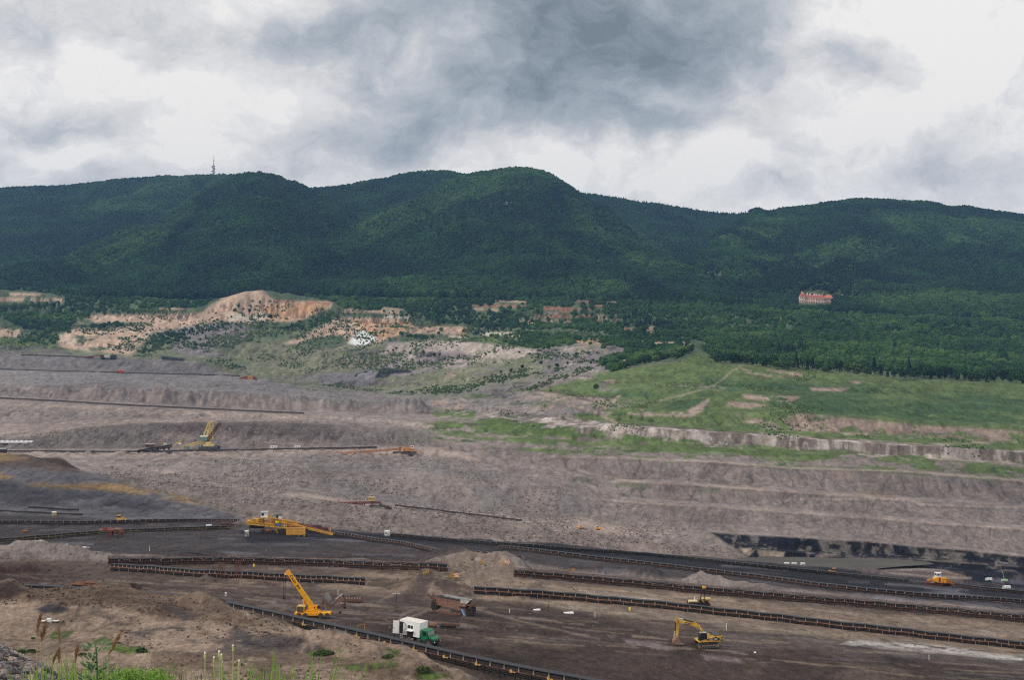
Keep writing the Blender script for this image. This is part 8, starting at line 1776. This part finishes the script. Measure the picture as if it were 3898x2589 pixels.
for i in range(10): p = top + Vector((random.uniform(-.05, .06), random.uniform(-.03, .03), random.uniform(-.03, .012))); mb.cyl(p, p + Vector((0, 0, .004)), .0022, .0016, 6)
mb.build('flowers', M_fl, t)
# low flowering weed
Y = 5.2
for uc, n_, lb in ((122, 60, 'leafy weed with pale yellow flowers right of the thistle'), (148, 50, 'lower leafy weed with pale flowers farther right of the thistle')):
    x = (uc - 512) / F * Y; g = Vector((x, Y, gz(x, Y) - .02)); t = thing('flowering_weed', g, lb, 'plant', None); mb, mf = MB(), MB()
    for i in range(n_):
        e = fp(uc + random.gauss(0, 13), 669 + abs(random.gauss(0, 6)), Y + random.uniform(-.2, .2)) - g; mb.beam(Vector((e.x * .5, e.y, 0)), e, .003)
        for _ in range(16):
            q_ = e + Vector((random.gauss(0, .02), random.gauss(0, .02), -random.random() * .06)); s = random.uniform(.003, .008); d = Vector((random.gauss(0, 1), random.gauss(0, 1), random.gauss(0, .6))).normalized(); sd_ = d.orthogonal().normalized()
            mb.add([q_, q_ + d * s + sd_ * s * .5, q_ + d * s * 2, q_ + d * s - sd_ * s * .5], [(0, 1, 2, 3)])
        if i % 3 == 0: mf.cyl(e, e + Vector((0, 0, .004)), .0028, .002, 6)
    mb.build('leaves', M_gr, t); mf.build('flowers', M_fl, t)
# dandelion stalks: spent heads on pale stems
for i, (ut, vt, ur, lb) in enumerate([(205, 656.5, 208, 'leftmost pale dandelion stalk with closed head'), (214, 661, 218, 'second dandelion stalk from the left, upper of the close pair'), (214.5, 665.5, 220, 'short dandelion stalk directly below the second one'), (219.2, 655.2, 224, 'dandelion stalk in the middle with head leaning left'), (221.5, 658.5, 225, 'dandelion stalk beside the middle one'), (222, 665.5, 223.5, 'short dandelion stalk in the middle group'), (233.2, 649.3, 232, 'tallest dandelion stalk at the right of the group'), (239.2, 664.5, 233, 'shortest dandelion stalk at far right of the group leaning right')]):
    Y = 4.8 + .07 * (i % 3); x = (ur - 512) / F * Y; g = Vector((x, Y, gz(x, Y) - .02)); t = thing('dandelion_stalk', g, lb, 'plant', 'dandelion stalks at the bottom'); e = fp(ut, vt, Y) - g
    MB().tube([Vector((0, 0, 0)), e * .5, e], .0019, 8).build('stem', M_dan, t); MB().cyl(e - Vector((0, 0, .008)), e + Vector((0, 0, .008)), .0048, .003, 10).build('bud', M_dan, t); MB().cyl(e + Vector((0, 0, .008)), e + Vector((0, 0, .013)), .0036, .0024, 8).build('tuft', plant_mat('white_tuft', (190, 186, 170)), t)
# gravel heap at the corner: stuff
mb = MB(); rg = random.Random(3)
bm = bmesh.new(); n_ = 0
for i in range(5200):
    u = rg.uniform(-60, 62); Y = rg.uniform(5.2, 9.5); x = (u - 512) / F * Y; vt = np.interp(u, [-60, 0, 20, 40, 62], [648, 657, 668, 677, 690]); zt = (HV - vt) / F * 7.5
    base = gz(x, Y); h = max(0, (zt - base)) * math.exp(-((Y - 7.5) / 1.1) ** 2); z = max(base, base + h)
    if h < .02 and rg.random() < .6: continue
    r_ = rg.choice([.007, .009, .012, .016, .022]) * rg.uniform(.8, 1.3)
    M_ = Matrix.Translation((x, Y, z + r_ * .3)) @ Matrix.Rotation(rg.uniform(0, 6), 4, 'Z') @ Matrix.Diagonal((1, rg.uniform(.6, 1), rg.uniform(.5, .9), 1))
    ret = bmesh.ops.create_icosphere(bm, subdivisions=1, radius=r_, matrix=M_)
    for v in ret['verts']: v.co += Vector((rg.uniform(-1, 1), rg.uniform(-1, 1), rg.uniform(-1, 1))) * r_ * .25
gm = bpy.data.meshes.new('gravel'); bm.to_mesh(gm); bm.free()
gmat = bpy.data.materials.new('gravel_stone'); gmat.use_nodes = True; t_ = gmat.node_tree; b_ = t_.nodes['Principled BSDF']; b_.inputs['Roughness'].default_value = .9
vo = t_.nodes.new('ShaderNodeTexVoronoi'); vo.inputs['Scale'].default_value = 14; co_ = t_.nodes.new('ShaderNodeTexCoord'); rp_ = t_.nodes.new('ShaderNodeValToRGB'); sp_ = t_.nodes.new('ShaderNodeSeparateColor')
t_.links.new(co_.outputs['Object'], vo.inputs['Vector']); t_.links.new(vo.outputs['Color'], sp_.inputs[0]); t_.links.new(sp_.outputs[0], rp_.inputs['Fac']); t_.links.new(rp_.outputs[0], b_.inputs['Base Color'])
e_ = rp_.color_ramp.elements; e_[0].color = (*al((70, 68, 72)), 1); e_[1].color = (*al((160, 140, 126)), 1); x_ = e_.new(.5); x_.color = (*al((108, 104, 106)), 1)
gm.materials.append(gmat); go_ = bpy.data.objects.new('gravel', gm); C.objects.link(go_); tag(go_, 'grey gravel heap at the bottom left corner', 'gravel', kind='stuff')
S.cycles.use_denoising = False; S.cycles.filter_width = 1.15
